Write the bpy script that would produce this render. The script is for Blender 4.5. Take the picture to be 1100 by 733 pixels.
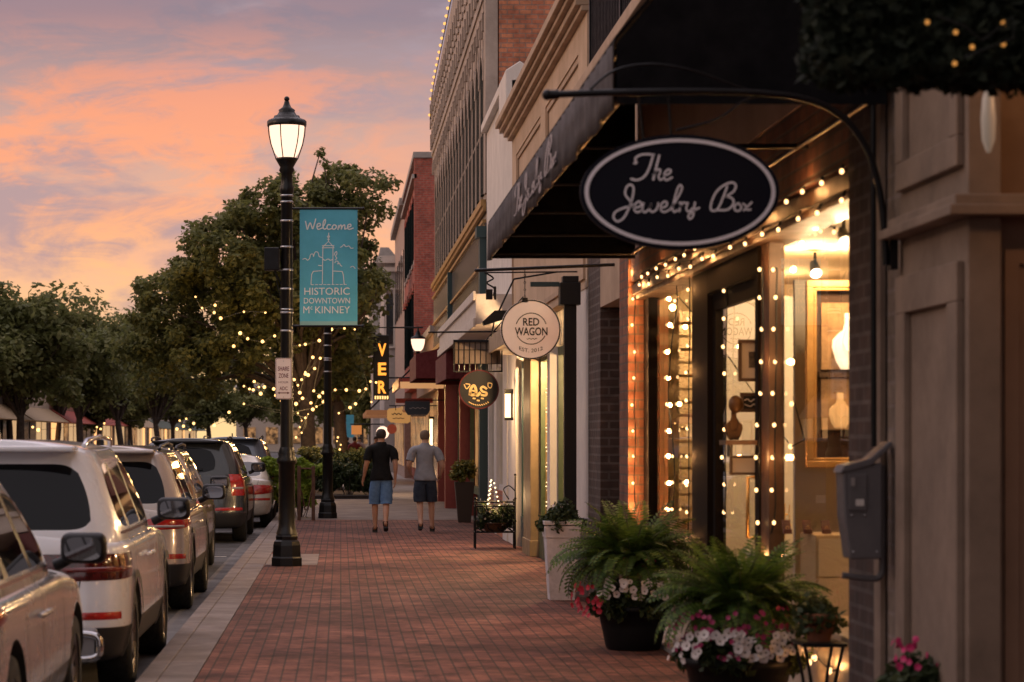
import bpy, bmesh, math, random
import numpy as np
from mathutils import Vector, Matrix
from mathutils.bvhtree import BVHTree
R = math.radians
random.seed(7)
for _o in list(bpy.data.objects): bpy.data.objects.remove(_o)
SC = bpy.context.scene
COL = SC.collection
# ------------------------------------------------------------------ camera
cam_d = bpy.data.cameras.new('camera'); cam = bpy.data.objects.new('camera', cam_d); COL.objects.link(cam)
cam.location = (0, 0, 1.6); cam.rotation_euler = (R(90), 0, 0)
cam_d.sensor_width = 36; cam_d.lens = 86.7
cam_d.shift_x = (550 - 366) / 1100; cam_d.shift_y = (472 - 366.5) / 1100
cam_d.clip_start = 0.1; cam_d.clip_end = 4000
cam_d.dof.use_dof = True; cam_d.dof.focus_distance = 36; cam_d.dof.aperture_fstop = 4.0
SC.camera = cam
# ------------------------------------------------------------------ world: dusk sky
W = bpy.data.worlds.new('World'); SC.world = W; W.use_nodes = True
nt = W.node_tree; nt.nodes.clear()
def N(tree, t, **kw):
    n = tree.nodes.new(t)
    for k, v in kw.items():
        if k.startswith('i_'):
            n.inputs[k[2:].replace('_', ' ')].default_value = v
        else: setattr(n, k, v)
    return n
def lin(c):
    return tuple((x/255/12.92 if x/255 <= .04045 else ((x/255+.055)/1.055)**2.4) for x in c) + (1,)
def ramp(tree, stops, interp='EASE'):
    n = tree.nodes.new('ShaderNodeValToRGB'); cr = n.color_ramp; cr.interpolation = interp
    while len(cr.elements) < len(stops): cr.elements.new(.5)
    for e, (p, c) in zip(cr.elements, stops): e.position = p; e.color = c
    return n
L_ = nt.links.new
out = N(nt, 'ShaderNodeOutputWorld'); bg = N(nt, 'ShaderNodeBackground')
tc = N(nt, 'ShaderNodeTexCoord'); sep = N(nt, 'ShaderNodeSeparateXYZ'); L_(tc.outputs['Generated'], sep.inputs[0])
def M2(tree, op, a, b=None, c=None, clamp=False):
    n = tree.nodes.new('ShaderNodeMath'); n.operation = op; n.use_clamp = clamp
    for i, v in enumerate((a, b, c)):
        if v is None: continue
        if isinstance(v, (int, float)): n.inputs[i].default_value = v
        else: tree.links.new(v, n.inputs[i])
    return n.outputs[0]
def MX(tree, fac, a, b, mode='MIX'):
    n = tree.nodes.new('ShaderNodeMix'); n.data_type = 'RGBA'; n.blend_type = mode; n.clamp_factor = True
    for i, v in ((0, fac), (6, a), (7, b)):
        if isinstance(v, (int, float, tuple)): n.inputs[i].default_value = v
        else: tree.links.new(v, n.inputs[i])
    return n.outputs[2]
elev = M2(nt, 'MAXIMUM', sep.outputs[2], 0.0)
e5 = M2(nt, 'MULTIPLY', elev, 2.0, clamp=True)
base = ramp(nt, [(0, lin((255, 218, 156))), (.07, lin((255, 208, 150))), (.15, lin((236, 178, 148))), (.24, lin((196, 158, 154))), (.34, lin((128, 114, 138))), (.7, lin((130, 122, 148))), (1, lin((140, 138, 165)))], 'LINEAR')
L_(e5, base.inputs[0])
def mrange(tree, v, a, b, c=0., d=1., smooth=True):
    n = tree.nodes.new('ShaderNodeMapRange'); n.interpolation_type = 'SMOOTHSTEP' if smooth else 'LINEAR'
    tree.links.new(v, n.inputs[0]); n.inputs[1].default_value = a; n.inputs[2].default_value = b; n.inputs[3].default_value = c; n.inputs[4].default_value = d
    return n.outputs[0]
def cloud(loc, roty, scale, detail, rough, dist):
    mp = N(nt, 'ShaderNodeMapping'); mp.inputs['Location'].default_value = loc; mp.inputs['Rotation'].default_value = (0, R(roty), 0); mp.inputs['Scale'].default_value = scale
    L_(tc.outputs['Generated'], mp.inputs[0])
    n = N(nt, 'ShaderNodeTexNoise'); n.inputs['Scale'].default_value = 1.0; n.inputs['Detail'].default_value = detail; n.inputs['Roughness'].default_value = rough; n.inputs['Distortion'].default_value = dist
    L_(mp.outputs[0], n.inputs['Vector']); return n.outputs[0]
k1 = cloud((2.3, 0, 1.4), 22, (8, 4, 22), 10, .60, .8)      # large slanting bands
k2 = cloud((5.1, 2, 3.7), 26, (34, 8, 120), 8, .68, 1.2)    # fine wisps inside them
k3 = cloud((9.3, 1.2, 7.7), 12, (9, 3, 30), 8, .58, .6)     # grey-blue gaps
both = M2(nt, 'ADD', M2(nt, 'MULTIPLY', k1, .78), M2(nt, 'MULTIPLY', k2, .22))
west = mrange(nt, sep.outputs[0], .06, -.035, .15, 1)
up = mrange(nt, elev, .176, .13, .12, 1)
m_or = M2(nt, 'MULTIPLY', M2(nt, 'MULTIPLY', mrange(nt, both, .45, .58), west), up)
m_gr = M2(nt, 'MULTIPLY', mrange(nt, k3, .44, .60), mrange(nt, elev, .02, .07))
c1 = MX(nt, M2(nt, 'MULTIPLY', m_gr, .75), base.outputs[0], lin((152, 138, 158)))
orc = ramp(nt, [(0, lin((255, 222, 162))), (.10, lin((255, 204, 146))), (.20, lin((252, 166, 124))), (.30, lin((238, 146, 116))), (.4, lin((206, 130, 122)))], 'LINEAR')
L_(e5, orc.inputs[0])
c2 = MX(nt, 1.0, MX(nt, M2(nt, 'MULTIPLY', m_or, .85), c1, orc.outputs[0]), (.92, .88, .85, 1), 'MULTIPLY')
# the afterglow in the west (outside the picture, but it lights the street), dimmer dusk sky in the east behind the camera
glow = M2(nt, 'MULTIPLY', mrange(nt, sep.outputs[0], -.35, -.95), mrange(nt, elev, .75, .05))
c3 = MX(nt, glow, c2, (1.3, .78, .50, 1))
zen = mrange(nt, elev, .25, .8)
c3 = MX(nt, zen, c3, (1.25, 1.05, 1.12, 1))
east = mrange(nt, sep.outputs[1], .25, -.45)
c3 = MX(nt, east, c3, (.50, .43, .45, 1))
sky = N(nt, 'ShaderNodeTexSky'); sky.sky_type = 'NISHITA'; sky.sun_disc = False; sky.sun_elevation = R(3); sky.sun_rotation = R(-100); sky.air_density = 1.5; sky.dust_density = 3
skm = MX(nt, 1.0, sky.outputs[0], (.06, .06, .06, 1), 'MULTIPLY')
c4 = MX(nt, 1.0, c3, skm, 'ADD')
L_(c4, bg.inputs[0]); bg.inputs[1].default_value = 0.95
L_(bg.outputs[0], out.inputs[0])
# ------------------------------------------------------------------ the last of the sun, low in the west
sd = bpy.data.lights.new('sun', 'SUN'); sd.energy = .4; sd.angle = R(25); sd.color = (1, .68, .5)
so = bpy.data.objects.new('sun', sd); COL.objects.link(so)
so.rotation_euler = Vector((.93, .25, -.26)).to_track_quat('-Z', 'Y').to_euler()
SC.view_settings.view_transform = 'Standard'; SC.view_settings.look = 'None'; SC.view_settings.exposure = 0.32; SC.view_settings.gamma = 1.0
SC.render.engine = 'CYCLES'
cy = SC.cycles; cy.use_denoising = True; cy.max_bounces = 7; cy.diffuse_bounces = 3; cy.glossy_bounces = 3; cy.transmission_bounces = 5; cy.transparent_max_bounces = 8
cy.sample_clamp_indirect = 4; cy.sample_clamp_direct = 0; cy.caustics_reflective = False; cy.caustics_refractive = False; cy.blur_glossy = .5
# ------------------------------------------------------------------ helpers
F0 = 2650.0
def at(px, py, Y):
    s = F0 / Y
    return ((px - 366) / s, Y, 1.6 + (472 - py) / s)
def yx(px, X=2.6): return F0 * X / (px - 366)
MATS = {}
def principled(name, col, rough=.6, metal=0., noise=.0, nscale=8., bump=0., bscale=40., emit=None, es=0., spec=.5, coat=0., dark=None, subs=0.):
    if name in MATS: return MATS[name]
    m = bpy.data.materials.new(name); m.use_nodes = True; t = m.node_tree; b = t.nodes['Principled BSDF']
    col = tuple(col)[:3] + (1,)
    b.inputs['Base Color'].default_value = col; b.inputs['Roughness'].default_value = rough; b.inputs['Metallic'].default_value = metal
    b.inputs['Specular IOR Level'].default_value = spec; b.inputs['Coat Weight'].default_value = coat; b.inputs['Coat Roughness'].default_value = .06
    g = None
    if noise or bump:
        g = t.nodes.new('ShaderNodeNewGeometry')
    if noise:
        n = t.nodes.new('ShaderNodeTexNoise'); n.inputs['Scale'].default_value = nscale; n.inputs['Detail'].default_value = 6; n.inputs['Roughness'].default_value = .65
        t.links.new(g.outputs['Position'], n.inputs['Vector'])
        d = dark if dark else tuple(c * (1 - noise) for c in col[:3]) + (1,)
        l = tuple(min(1, c * (1 + noise * .6)) for c in col[:3]) + (1,)
        r = ramp(t, [(.3, d), (.72, l)], 'LINEAR'); t.links.new(n.outputs[0], r.inputs[0]); t.links.new(r.outputs[0], b.inputs['Base Color'])
        if emit and es > .15:
            t.links.new(mrange(t, n.outputs[0], .38, .62, es * .12, es * 1.7), b.inputs['Emission Strength'])
        rr = mrange(t, n.outputs[0], .3, .7, min(1, rough * 1.15), rough * .85); t.links.new(rr, b.inputs['Roughness'])
    if bump:
        n = t.nodes.new('ShaderNodeTexNoise'); n.inputs['Scale'].default_value = bscale; n.inputs['Detail'].default_value = 5
        t.links.new(g.outputs['Position'], n.inputs['Vector'])
        bp = t.nodes.new('ShaderNodeBump'); bp.inputs['Strength'].default_value = bump; bp.inputs['Distance'].default_value = .02
        t.links.new(n.outputs[0], bp.inputs['Height']); t.links.new(bp.outputs[0], b.inputs['Normal'])
    if emit:
        b.inputs['Emission Color'].default_value = tuple(emit)[:3] + (1,)
        if not b.inputs['Emission Strength'].is_linked: b.inputs['Emission Strength'].default_value = es
    MATS[name] = m
    return m
def quiet(m):
    m.cycles.emission_sampling = 'NONE'; return m
def brick_mat(name, c1, c2, mortar, wall=True, bw=.21, bh=.075, ms=.012, rough=.85, bump=.5, stain=.35):
    m = bpy.data.materials.new(name); m.use_nodes = True; t = m.node_tree; b = t.nodes['Principled BSDF']; b.inputs['Roughness'].default_value = rough
    g = t.nodes.new('ShaderNodeNewGeometry'); sp = t.nodes.new('ShaderNodeSeparateXYZ'); t.links.new(g.outputs['Position'], sp.inputs[0])
    cb = t.nodes.new('ShaderNodeCombineXYZ')
    if wall:
        sn = t.nodes.new('ShaderNodeSeparateXYZ'); t.links.new(g.outputs['True Normal'], sn.inputs[0])
        isx = M2(t, 'GREATER_THAN', M2(t, 'ABSOLUTE', sn.outputs[0]), .6)
        u = M2(t, 'ADD', M2(t, 'MULTIPLY', sp.outputs[1], isx), M2(t, 'MULTIPLY', sp.outputs[0], M2(t, 'SUBTRACT', 1, isx)))
        t.links.new(u, cb.inputs[0]); t.links.new(sp.outputs[2], cb.inputs[1])
    else:
        t.links.new(sp.outputs[1], cb.inputs[0]); t.links.new(sp.outputs[0], cb.inputs[1])
    br = t.nodes.new('ShaderNodeTexBrick'); t.links.new(cb.outputs[0], br.inputs['Vector'])
    br.inputs['Scale'].default_value = 1; br.inputs['Brick Width'].default_value = bw; br.inputs['Row Height'].default_value = bh; br.inputs['Mortar Size'].default_value = ms; br.inputs['Mortar Smooth'].default_value = .2
    br.inputs['Color1'].default_value = tuple(c1) + (1,); br.inputs['Color2'].default_value = tuple(c2) + (1,); br.inputs['Mortar'].default_value = tuple(mortar) + (1,); br.inputs['Bias'].default_value = -.1
    n = t.nodes.new('ShaderNodeTexNoise'); n.inputs['Scale'].default_value = 1.3; n.inputs['Detail'].default_value = 7; n.inputs['Roughness'].default_value = .7; t.links.new(g.outputs['Position'], n.inputs['Vector'])
    v = mrange(t, n.outputs[0], .3, .7, 1 - stain, 1 + stain * .7)
    if not wall:
        sp_ = t.nodes.new('ShaderNodeTexNoise'); sp_.inputs['Scale'].default_value = 2.6; sp_.inputs['Detail'].default_value = 9; sp_.inputs['Roughness'].default_value = .8; t.links.new(g.outputs['Position'], sp_.inputs['Vector'])
        big = t.nodes.new('ShaderNodeTexNoise'); big.inputs['Scale'].default_value = .38; big.inputs['Detail'].default_value = 4; t.links.new(g.outputs['Position'], big.inputs['Vector'])
        v = M2(t, 'MULTIPLY', M2(t, 'MULTIPLY', v, mrange(t, sp_.outputs[0], .36, .47, .55, 1)), mrange(t, big.outputs[0], .35, .65, .75, 1.2))
    vc = t.nodes.new('ShaderNodeCombineXYZ'); [t.links.new(v, vc.inputs[i]) for i in range(3)]
    n3 = t.nodes.new('ShaderNodeTexNoise'); n3.inputs['Scale'].default_value = 9; n3.inputs['Detail'].default_value = 4; t.links.new(g.outputs['Position'], n3.inputs['Vector'])
    v3 = mrange(t, n3.outputs[0], .3, .7, .8, 1.2); vc3 = t.nodes.new('ShaderNodeCombineXYZ'); [t.links.new(v3, vc3.inputs[i]) for i in range(3)]
    c = MX(t, 1., MX(t, 1., br.outputs['Color'], vc.outputs[0], 'MULTIPLY'), vc3.outputs[0], 'MULTIPLY')
    t.links.new(c, b.inputs['Base Color'])
    bp = t.nodes.new('ShaderNodeBump'); bp.inputs['Strength'].default_value = bump; bp.inputs['Distance'].default_value = .01; bp.invert = True
    t.links.new(br.outputs['Fac'], bp.inputs['Height'])
    t.links.new(bp.outputs[0], b.inputs['Normal'])
    if not wall: b.inputs['Specular IOR Level'].default_value = .22
    MATS[name] = m
    return m
def glass_mat(name, tint=(1, 1, 1), refl=.12, rough=.0):
    m = bpy.data.materials.new(name); m.use_nodes = True; t = m.node_tree; t.nodes.clear()
    o = t.nodes.new('ShaderNodeOutputMaterial'); tr = t.nodes.new('ShaderNodeBsdfTransparent'); gl = t.nodes.new('ShaderNodeBsdfGlossy'); mx = t.nodes.new('ShaderNodeMixShader')
    tr.inputs[0].default_value = tuple(tint) + (1,); gl.inputs['Roughness'].default_value = rough
    fr = t.nodes.new('ShaderNodeFresnel'); fr.inputs[0].default_value = 1.5
    f = M2(t, 'ADD', M2(t, 'MULTIPLY', fr.outputs[0], .38), refl * .3, clamp=True)
    t.links.new(f, mx.inputs[0]); t.links.new(tr.outputs[0], mx.inputs[1]); t.links.new(gl.outputs[0], mx.inputs[2]); t.links.new(mx.outputs[0], o.inputs[0])
    MATS[name] = m
    return m
def leaf_mat(name, c0, c1, c2, scale=1.2, trans=.25, rough=.6):
    m = bpy.data.materials.new(name); m.use_nodes = True; t = m.node_tree; b = t.nodes['Principled BSDF']; o = t.nodes['Material Output']
    g = t.nodes.new('ShaderNodeNewGeometry')
    n = t.nodes.new('ShaderNodeTexNoise'); n.inputs['Scale'].default_value = scale; n.inputs['Detail'].default_value = 3; t.links.new(g.outputs['Position'], n.inputs['Vector'])
    f = M2(t, 'ADD', M2(t, 'MULTIPLY', n.outputs[0], .65), M2(t, 'MULTIPLY', g.outputs['Random Per Island'], .35))
    r = ramp(t, [(.25, tuple(c0) + (1,)), (.5, tuple(c1) + (1,)), (.78, tuple(c2) + (1,))], 'LINEAR'); t.links.new(f, r.inputs[0]); t.links.new(r.outputs[0], b.inputs['Base Color'])
    b.inputs['Roughness'].default_value = rough; b.inputs['Specular IOR Level'].default_value = .35
    tl = t.nodes.new('ShaderNodeBsdfTranslucent'); t.links.new(r.outputs[0], tl.inputs[0]); mx = t.nodes.new('ShaderNodeMixShader'); mx.inputs[0].default_value = trans
    t.links.new(b.outputs[0], mx.inputs[1]); t.links.new(tl.outputs[0], mx.inputs[2]); t.links.new(mx.outputs[0], o.inputs[0])
    MATS[name] = m
    return m
def bulb_mat(name, col, strength):
    m = bpy.data.materials.new(name); m.use_nodes = True; t = m.node_tree; t.nodes.clear()
    o = t.nodes.new('ShaderNodeOutputMaterial'); e = t.nodes.new('ShaderNodeEmission'); e.inputs[0].default_value = tuple(col) + (1,); e.inputs[1].default_value = strength
    t.links.new(e.outputs[0], o.inputs[0]); MATS[name] = m
    return m
# ---- objects
def setp(o, label=None, cat=None, group=None, kind=None):
    if label: o['label'] = label
    if cat: o['category'] = cat
    if group: o['group'] = group
    if kind: o['kind'] = kind
    return o
def thing(name, label, cat, loc=(0, 0, 0), group=None, rz=0):
    o = bpy.data.objects.new(name, None); COL.objects.link(o); o.location = loc; o.rotation_euler = (0, 0, rz); o.empty_display_size = .2
    return setp(o, label, cat, group)
def origin_of(p):
    v = Vector((0, 0, 0))
    while p is not None: v += p.location; p = p.parent
    return v
class MB:
    def __init__(s): s.v = []; s.f = []; s.m = []; s.cur = 0; s.sm = []; s.smooth = False
    def add(s, vs, fs):
        b = len(s.v); s.v.extend([tuple(x) for x in vs])
        for f in fs: s.f.append([b + i for i in f]); s.m.append(s.cur); s.sm.append(s.smooth)
        return s
    def box(s, x0, x1, y0, y1, z0, z1):
        vs = [(x0, y0, z0), (x1, y0, z0), (x1, y1, z0), (x0, y1, z0), (x0, y0, z1), (x1, y0, z1), (x1, y1, z1), (x0, y1, z1)]
        return s.add(vs, [(0, 3, 2, 1), (4, 5, 6, 7), (0, 1, 5, 4), (1, 2, 6, 5), (2, 3, 7, 6), (3, 0, 4, 7)])
    def prism(s, poly, axis, a0, a1):
        # poly: 2D points in the other two axes (in xyz order)
        n = len(poly); vs = []
        for a in (a0, a1):
            for p in poly:
                q = list(p); q.insert(axis, a); vs.append(q)
        fs = [tuple(range(n))[::-1], tuple(range(n, 2 * n))] + [(i, (i + 1) % n, n + (i + 1) % n, n + i) for i in range(n)]
        return s.add(vs, fs)
    def tube(s, pts, r, n=8, cap=True):
        pts = [Vector(p) for p in pts]; k = len(pts); rs = r if isinstance(r, (list, tuple)) else [r] * k
        vs = []; t0 = None; u = None
        for i, p in enumerate(pts):
            t = (pts[min(i + 1, k - 1)] - pts[max(i - 1, 0)]).normalized()
            if u is None:
                a = Vector((0, 0, 1)) if abs(t.z) < .9 else Vector((1, 0, 0)); u = t.cross(a).normalized()
            else:
                u = (u - t * u.dot(t))
                u = u.normalized() if u.length > 1e-6 else t.orthogonal().normalized()
            w = t.cross(u)
            for j in range(n):
                a = 2 * math.pi * j / n; vs.append(p + (u * math.cos(a) + w * math.sin(a)) * rs[i])
        fs = []
        for i in range(k - 1):
            for j in range(n): fs.append((i * n + j, i * n + (j + 1) % n, (i + 1) * n + (j + 1) % n, (i + 1) * n + j))
        o = s.smooth; s.smooth = True; s.add(vs, fs); s.smooth = o
        if cap: s.add(vs[:n] + vs[-n:], [tuple(range(n))[::-1], tuple(range(n, 2 * n))])
        return s
    def lathe(s, c, prof, n=16, axis=2, rot=0, smooth=True):
        vs = []; k = len(prof)
        for r, h in prof:
            for j in range(n):
                a = 2 * math.pi * j / n + rot; q = [r * math.cos(a), r * math.sin(a)]; q.insert(axis, h)
                vs.append((c[0] + q[0], c[1] + q[1], c[2] + q[2]))
        fs = [(i * n + j, i * n + (j + 1) % n, (i + 1) * n + (j + 1) % n, (i + 1) * n + j) for i in range(k - 1) for j in range(n)]
        o = s.smooth; s.smooth = smooth; s.add(vs, fs); s.smooth = o
        fc = []
        if prof[0][0] > 1e-4: fc.append(tuple(range(n))[::-1])
        if prof[-1][0] > 1e-4: fc.append(tuple(range((k - 1) * n, k * n)))
        if fc: s.add(vs, fc)
        return s
    def sphere(s, c, r, n=8, sc=(1, 1, 1)):
        k = max(4, n // 2 + 1)
        prof = [(max(1e-5, math.sin(math.pi * i / k)) * r, -math.cos(math.pi * i / k) * r) for i in range(k + 1)]
        b = len(s.v); s.lathe((0, 0, 0), prof, n)
        for i in range(b, len(s.v)): x, y, z = s.v[i]; s.v[i] = (c[0] + x * sc[0], c[1] + y * sc[1], c[2] + z * sc[2])
        return s
    def quad(s, a, b, c, d): return s.add([a, b, c, d], [(0, 1, 2, 3)])
    def frame(s, plane, a, u0, u1, v0, v1, t, d):
        # rectangular frame of bar width t, depth d; plane 'x' = facing X at x=a (u=y,v=z); plane 'y' at y=a (u=x,v=z)
        for (p, q, r_, w) in ((u0, u1, v0, v0 + t), (u0, u1, v1 - t, v1), (u0, u0 + t, v0 + t, v1 - t), (u1 - t, u1, v0 + t, v1 - t)):
            if plane == 'x': s.box(a, a + d, p, q, r_, w)
            else: s.box(p, q, a, a + d, r_, w)
        return s
    def xf(s, M, start=0):
        for i in range(start, len(s.v)): s.v[i] = tuple(M @ Vector(s.v[i]))
        return s
    def build(s, name, mats, parent=None, label=None, cat=None, group=None, kind=None, bevel=0, recalc=True, base=None):
        me = bpy.data.meshes.new(name)
        vs = np.array(s.v, dtype=np.float64).reshape(-1, 3)
        if parent is not None: o_ = np.array(origin_of(parent)); loc = (0, 0, 0)
        else:
            mn, mx = vs.min(0), vs.max(0)
            o_ = np.array(base) if base is not None else np.array([(mn[0] + mx[0]) / 2, (mn[1] + mx[1]) / 2, mn[2]]); loc = tuple(o_)
        vs = vs - o_
        me.from_pydata(vs.tolist(), [], s.f)
        if not isinstance(mats, (list, tuple)): mats = [mats]
        for m in mats: me.materials.append(m)
        me.polygons.foreach_set('material_index', s.m); me.polygons.foreach_set('use_smooth', s.sm)
        if recalc:
            bm = bmesh.new(); bm.from_mesh(me); bmesh.ops.recalc_face_normals(bm, faces=bm.faces); bm.to_mesh(me); bm.free()
        me.update()
        o = bpy.data.objects.new(name, me); COL.objects.link(o); o.location = loc
        if parent is not None: o.parent = parent
        if bevel:
            b = o.modifiers.new('bevel', 'BEVEL'); b.width = bevel; b.segments = 2; b.limit_method = 'ANGLE'; b.angle_limit = R(40)
        return setp(o, label, cat, group, kind)
def raw_obj(name, verts, faces, mat, parent=None, smooth=False):
    me = bpy.data.meshes.new(name); verts = np.asarray(verts, dtype=np.float32)
    o_ = np.array(origin_of(parent), dtype=np.float32) if parent is not None else np.zeros(3, dtype=np.float32)
    verts = verts - o_
    faces = np.asarray(faces, dtype=np.int32); k = faces.shape[1]
    me.vertices.add(len(verts)); me.vertices.foreach_set('co', verts.ravel())
    me.loops.add(faces.size); me.loops.foreach_set('vertex_index', faces.ravel())
    me.polygons.add(len(faces)); me.polygons.foreach_set('loop_start', np.arange(0, faces.size, k, dtype=np.int32))
    me.update(calc_edges=True); me.validate()
    me.materials.append(mat)
    if smooth: me.polygons.foreach_set('use_smooth', [True] * len(me.polygons))
    o = bpy.data.objects.new(name, me); COL.objects.link(o)
    if parent is not None: o.parent = parent
    return o
def copy_tree(o, parent=None):
    c = o.copy(); COL.objects.link(c); c.parent = parent
    for ch in list(KIDS.get(o.name, [])) or [x for x in bpy.data.objects if x.parent == o]: copy_tree(ch, c)
    return c
KIDS = {}
def catmull(P, n=6):
    P = [Vector(p) for p in P]; out = []
    if len(P) < 3: return P
    for i in range(len(P) - 1):
        p0, p1, p2, p3 = P[max(i - 1, 0)], P[i], P[i + 1], P[min(i + 2, len(P) - 1)]
        for j in range(n):
            t = j / n
            out.append(.5 * ((2 * p1) + (-p0 + p2) * t + (2 * p0 - 5 * p1 + 4 * p2 - p3) * t * t + (-p0 + 3 * p1 - 3 * p2 + p3) * t ** 3))
    out.append(P[-1]); return out
def stroke(mb, pts, w, to3, smooth=True, n=5, d=.004):
    """ribbon stroke of half-width w (in source units) along 2D points; to3 maps 2D -> 3D; lifted by depth list"""
    P = catmull([Vector((p[0], p[1], 0)) for p in pts], n) if smooth and len(pts) > 2 else [Vector((p[0], p[1], 0)) for p in pts]
    L = []; Rr = []
    for i, p in enumerate(P):
        t = (P[min(i + 1, len(P) - 1)] - P[max(i - 1, 0)])
        if t.length < 1e-6: t = Vector((1, 0, 0))
        t.normalize(); q = Vector((-t.y, t.x, 0)) * w
        e = t * (w * .6 if i == len(P) - 1 else (-w * .6 if i == 0 else 0))
        L.append(to3((p + q + e)[:2])); Rr.append(to3((p - q + e)[:2]))
    vs = L + Rr; k = len(P)
    mb.add(vs, [(i, i + 1, k + i + 1, k + i) for i in range(k - 1)])
def text_into(mb, s, cx, cy, w, h, to3, offset=0.0, arc=None):
    """text fitted to a w x h box centred on (cx,cy) in 2D (y up), mapped by to3"""
    cu = bpy.data.curves.new('t', 'FONT'); cu.body = s; cu.size = 1; cu.offset = offset; cu.resolution_u = 3
    ob = bpy.data.objects.new('t', cu); COL.objects.link(ob)
    dg = bpy.context.evaluated_depsgraph_get(); ev = ob.evaluated_get(dg); me = ev.to_mesh()
    V = [v.co.copy() for v in me.vertices]; Fs = [tuple(p.vertices) for p in me.polygons]
    ev.to_mesh_clear(); bpy.data.objects.remove(ob); bpy.data.curves.remove(cu)
    if not V: return
    x0 = min(v.x for v in V); x1 = max(v.x for v in V); y0 = min(v.y for v in V); y1 = max(v.y for v in V)
    out = []
    for v in V:
        a = cx + ((v.x - x0) / (x1 - x0) - .5) * w; b = cy + ((v.y - y0) / max(y1 - y0, 1e-6) - .5) * h
        if arc:  # arc=(centre y, radius): bend under the circle
            ang = (a - cx) / arc[1]; rr = arc[1] - (b - cy) if arc[1] > 0 else 0
            a = cx + math.sin(ang) * rr; b = arc[0] - math.cos(ang) * rr
        out.append(to3((a, b)))
    mb.add(out, Fs)
# ------------------------------------------------------------------ shared materials
M_ = {}
M_['black_metal'] = principled('black_metal', (.012, .012, .014), .38, .6, noise=.4, nscale=12)
M_['black_paint'] = principled('black_paint', (.008, .008, .01), .45, spec=.3)
M_['steel'] = principled('steel', (.5, .5, .52), .3, 1.)
M_['gold'] = principled('gold', (.75, .45, .15), .35, 1.)
M_['concrete'] = principled('concrete', (.30, .27, .25), .85, noise=.3, nscale=3, bump=.3, bscale=60)
M_['kerb'] = principled('kerb_stone', (.185, .142, .12), .75, noise=.3, nscale=2.3, bump=.3, bscale=50)
M_['asphalt'] = principled('asphalt', (.058, .055, .056), .85, noise=.35, nscale=1.5, bump=.5, bscale=90)
M_['gutter'] = principled('gutter_concrete', (.13, .115, .105), .8, noise=.4, nscale=1.7, bump=.3, bscale=60)
M_['pavers'] = brick_mat('brick_pavers', (.18, .072, .05), (.115, .047, .036), (.055, .034, .026), wall=False, bw=.20, bh=.10, ms=.007, rough=.82, bump=.5, stain=.55)
M_['dark_brick'] = brick_mat('dark_brick', (.075, .045, .035), (.05, .03, .025), (.11, .085, .075), bw=.215, bh=.085, ms=.012)
M_['warm_brick'] = brick_mat('warm_brick', (.22, .09, .05), (.16, .06, .035), (.12, .08, .06), bw=.215, bh=.085, ms=.01)
M_['red_brick'] = brick_mat('red_brick', (.42, .10, .065), (.32, .07, .05), (.30, .15, .12), bw=.22, bh=.08, ms=.011, stain=.3)
M_['orange_brick'] = brick_mat('orange_brick', (.46, .17, .085), (.34, .11, .06), (.26, .15, .11), bw=.22, bh=.085, ms=.012, stain=.35)
M_['cream_brick'] = brick_mat('painted_cream_brick', (.24, .185, .145), (.20, .155, .12), (.25, .2, .175), bw=.3, bh=.11, ms=.01)
M_['cream'] = principled('cream_paint', (.25, .185, .14), .7, noise=.30, nscale=2.4, bump=.1)
M_['beige'] = principled('beige_stucco', (.50, .36, .25), .8, noise=.18, nscale=1.3, bump=.25, bscale=30)
M_['beige_trim'] = principled('beige_trim', (.42, .30, .21), .75, noise=.2, nscale=2)
M_['white_paint'] = principled('white_paint', (.62, .58, .55), .6, noise=.12, nscale=2, bump=.1)
M_['grey_stone'] = principled('grey_stone', (.34, .30, .28), .8, noise=.25, nscale=2)
M_['brown_wood'] = principled('brown_wood', (.09, .045, .022), .5, noise=.35, nscale=5)
M_['dark_frame'] = principled('dark_frame', (.008, .005, .004), .75, spec=.12)
M_['green_paint'] = principled('green_paint', (.06, .085, .04), .5, noise=.2)
M_['teal_paint'] = principled('teal_paint', (.02, .05, .055), .5)
M_['red_paint'] = principled('red_paint', (.25, .04, .028), .45, noise=.15)
M_['maroon'] = principled('maroon_canvas', (.12, .012, .016), .8, noise=.2)
M_['canvas'] = principled('black_canvas', (.008, .008, .010), .9, spec=.1, noise=.3, nscale=6, bump=.2, bscale=14)
M_['valance'] = principled('valance_canvas', (.058, .045, .044), .8, noise=.3, nscale=5, bump=.2, bscale=14)
M_['glass'] = glass_mat('shop_glass', (.98, .96, .93), .16)
M_['dark_glass'] = principled('dark_window_glass', (.012, .014, .018), .06, spec=.7)
M_['lit_glass'] = principled('lit_window_glass', (.05, .04, .03), .15, noise=.6, nscale=1.6, emit=(1, .48, .18), es=.2)
M_['bulb'] = bulb_mat('warm_bulb', (1, .56, .22), 3.4)
M_['bulb_far'] = quiet(bulb_mat('warm_bulb_far', (1, .52, .16), 3.2))
M_['bulb_gold'] = quiet(bulb_mat('gold_bulb', (1, .48, .13), 1.3))
M_['bulb_tiny'] = quiet(bulb_mat('fairy_bulb', (1, .72, .38), 3))
M_['lamp_glass'] = bulb_mat('lamp_glass', (1, .62, .43), 1.5)
M_['wire'] = principled('wire', (.01, .012, .01), .6)
M_['bark'] = principled('bark', (.07, .05, .038), .9, noise=.4, nscale=8, bump=.6, bscale=20)
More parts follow.
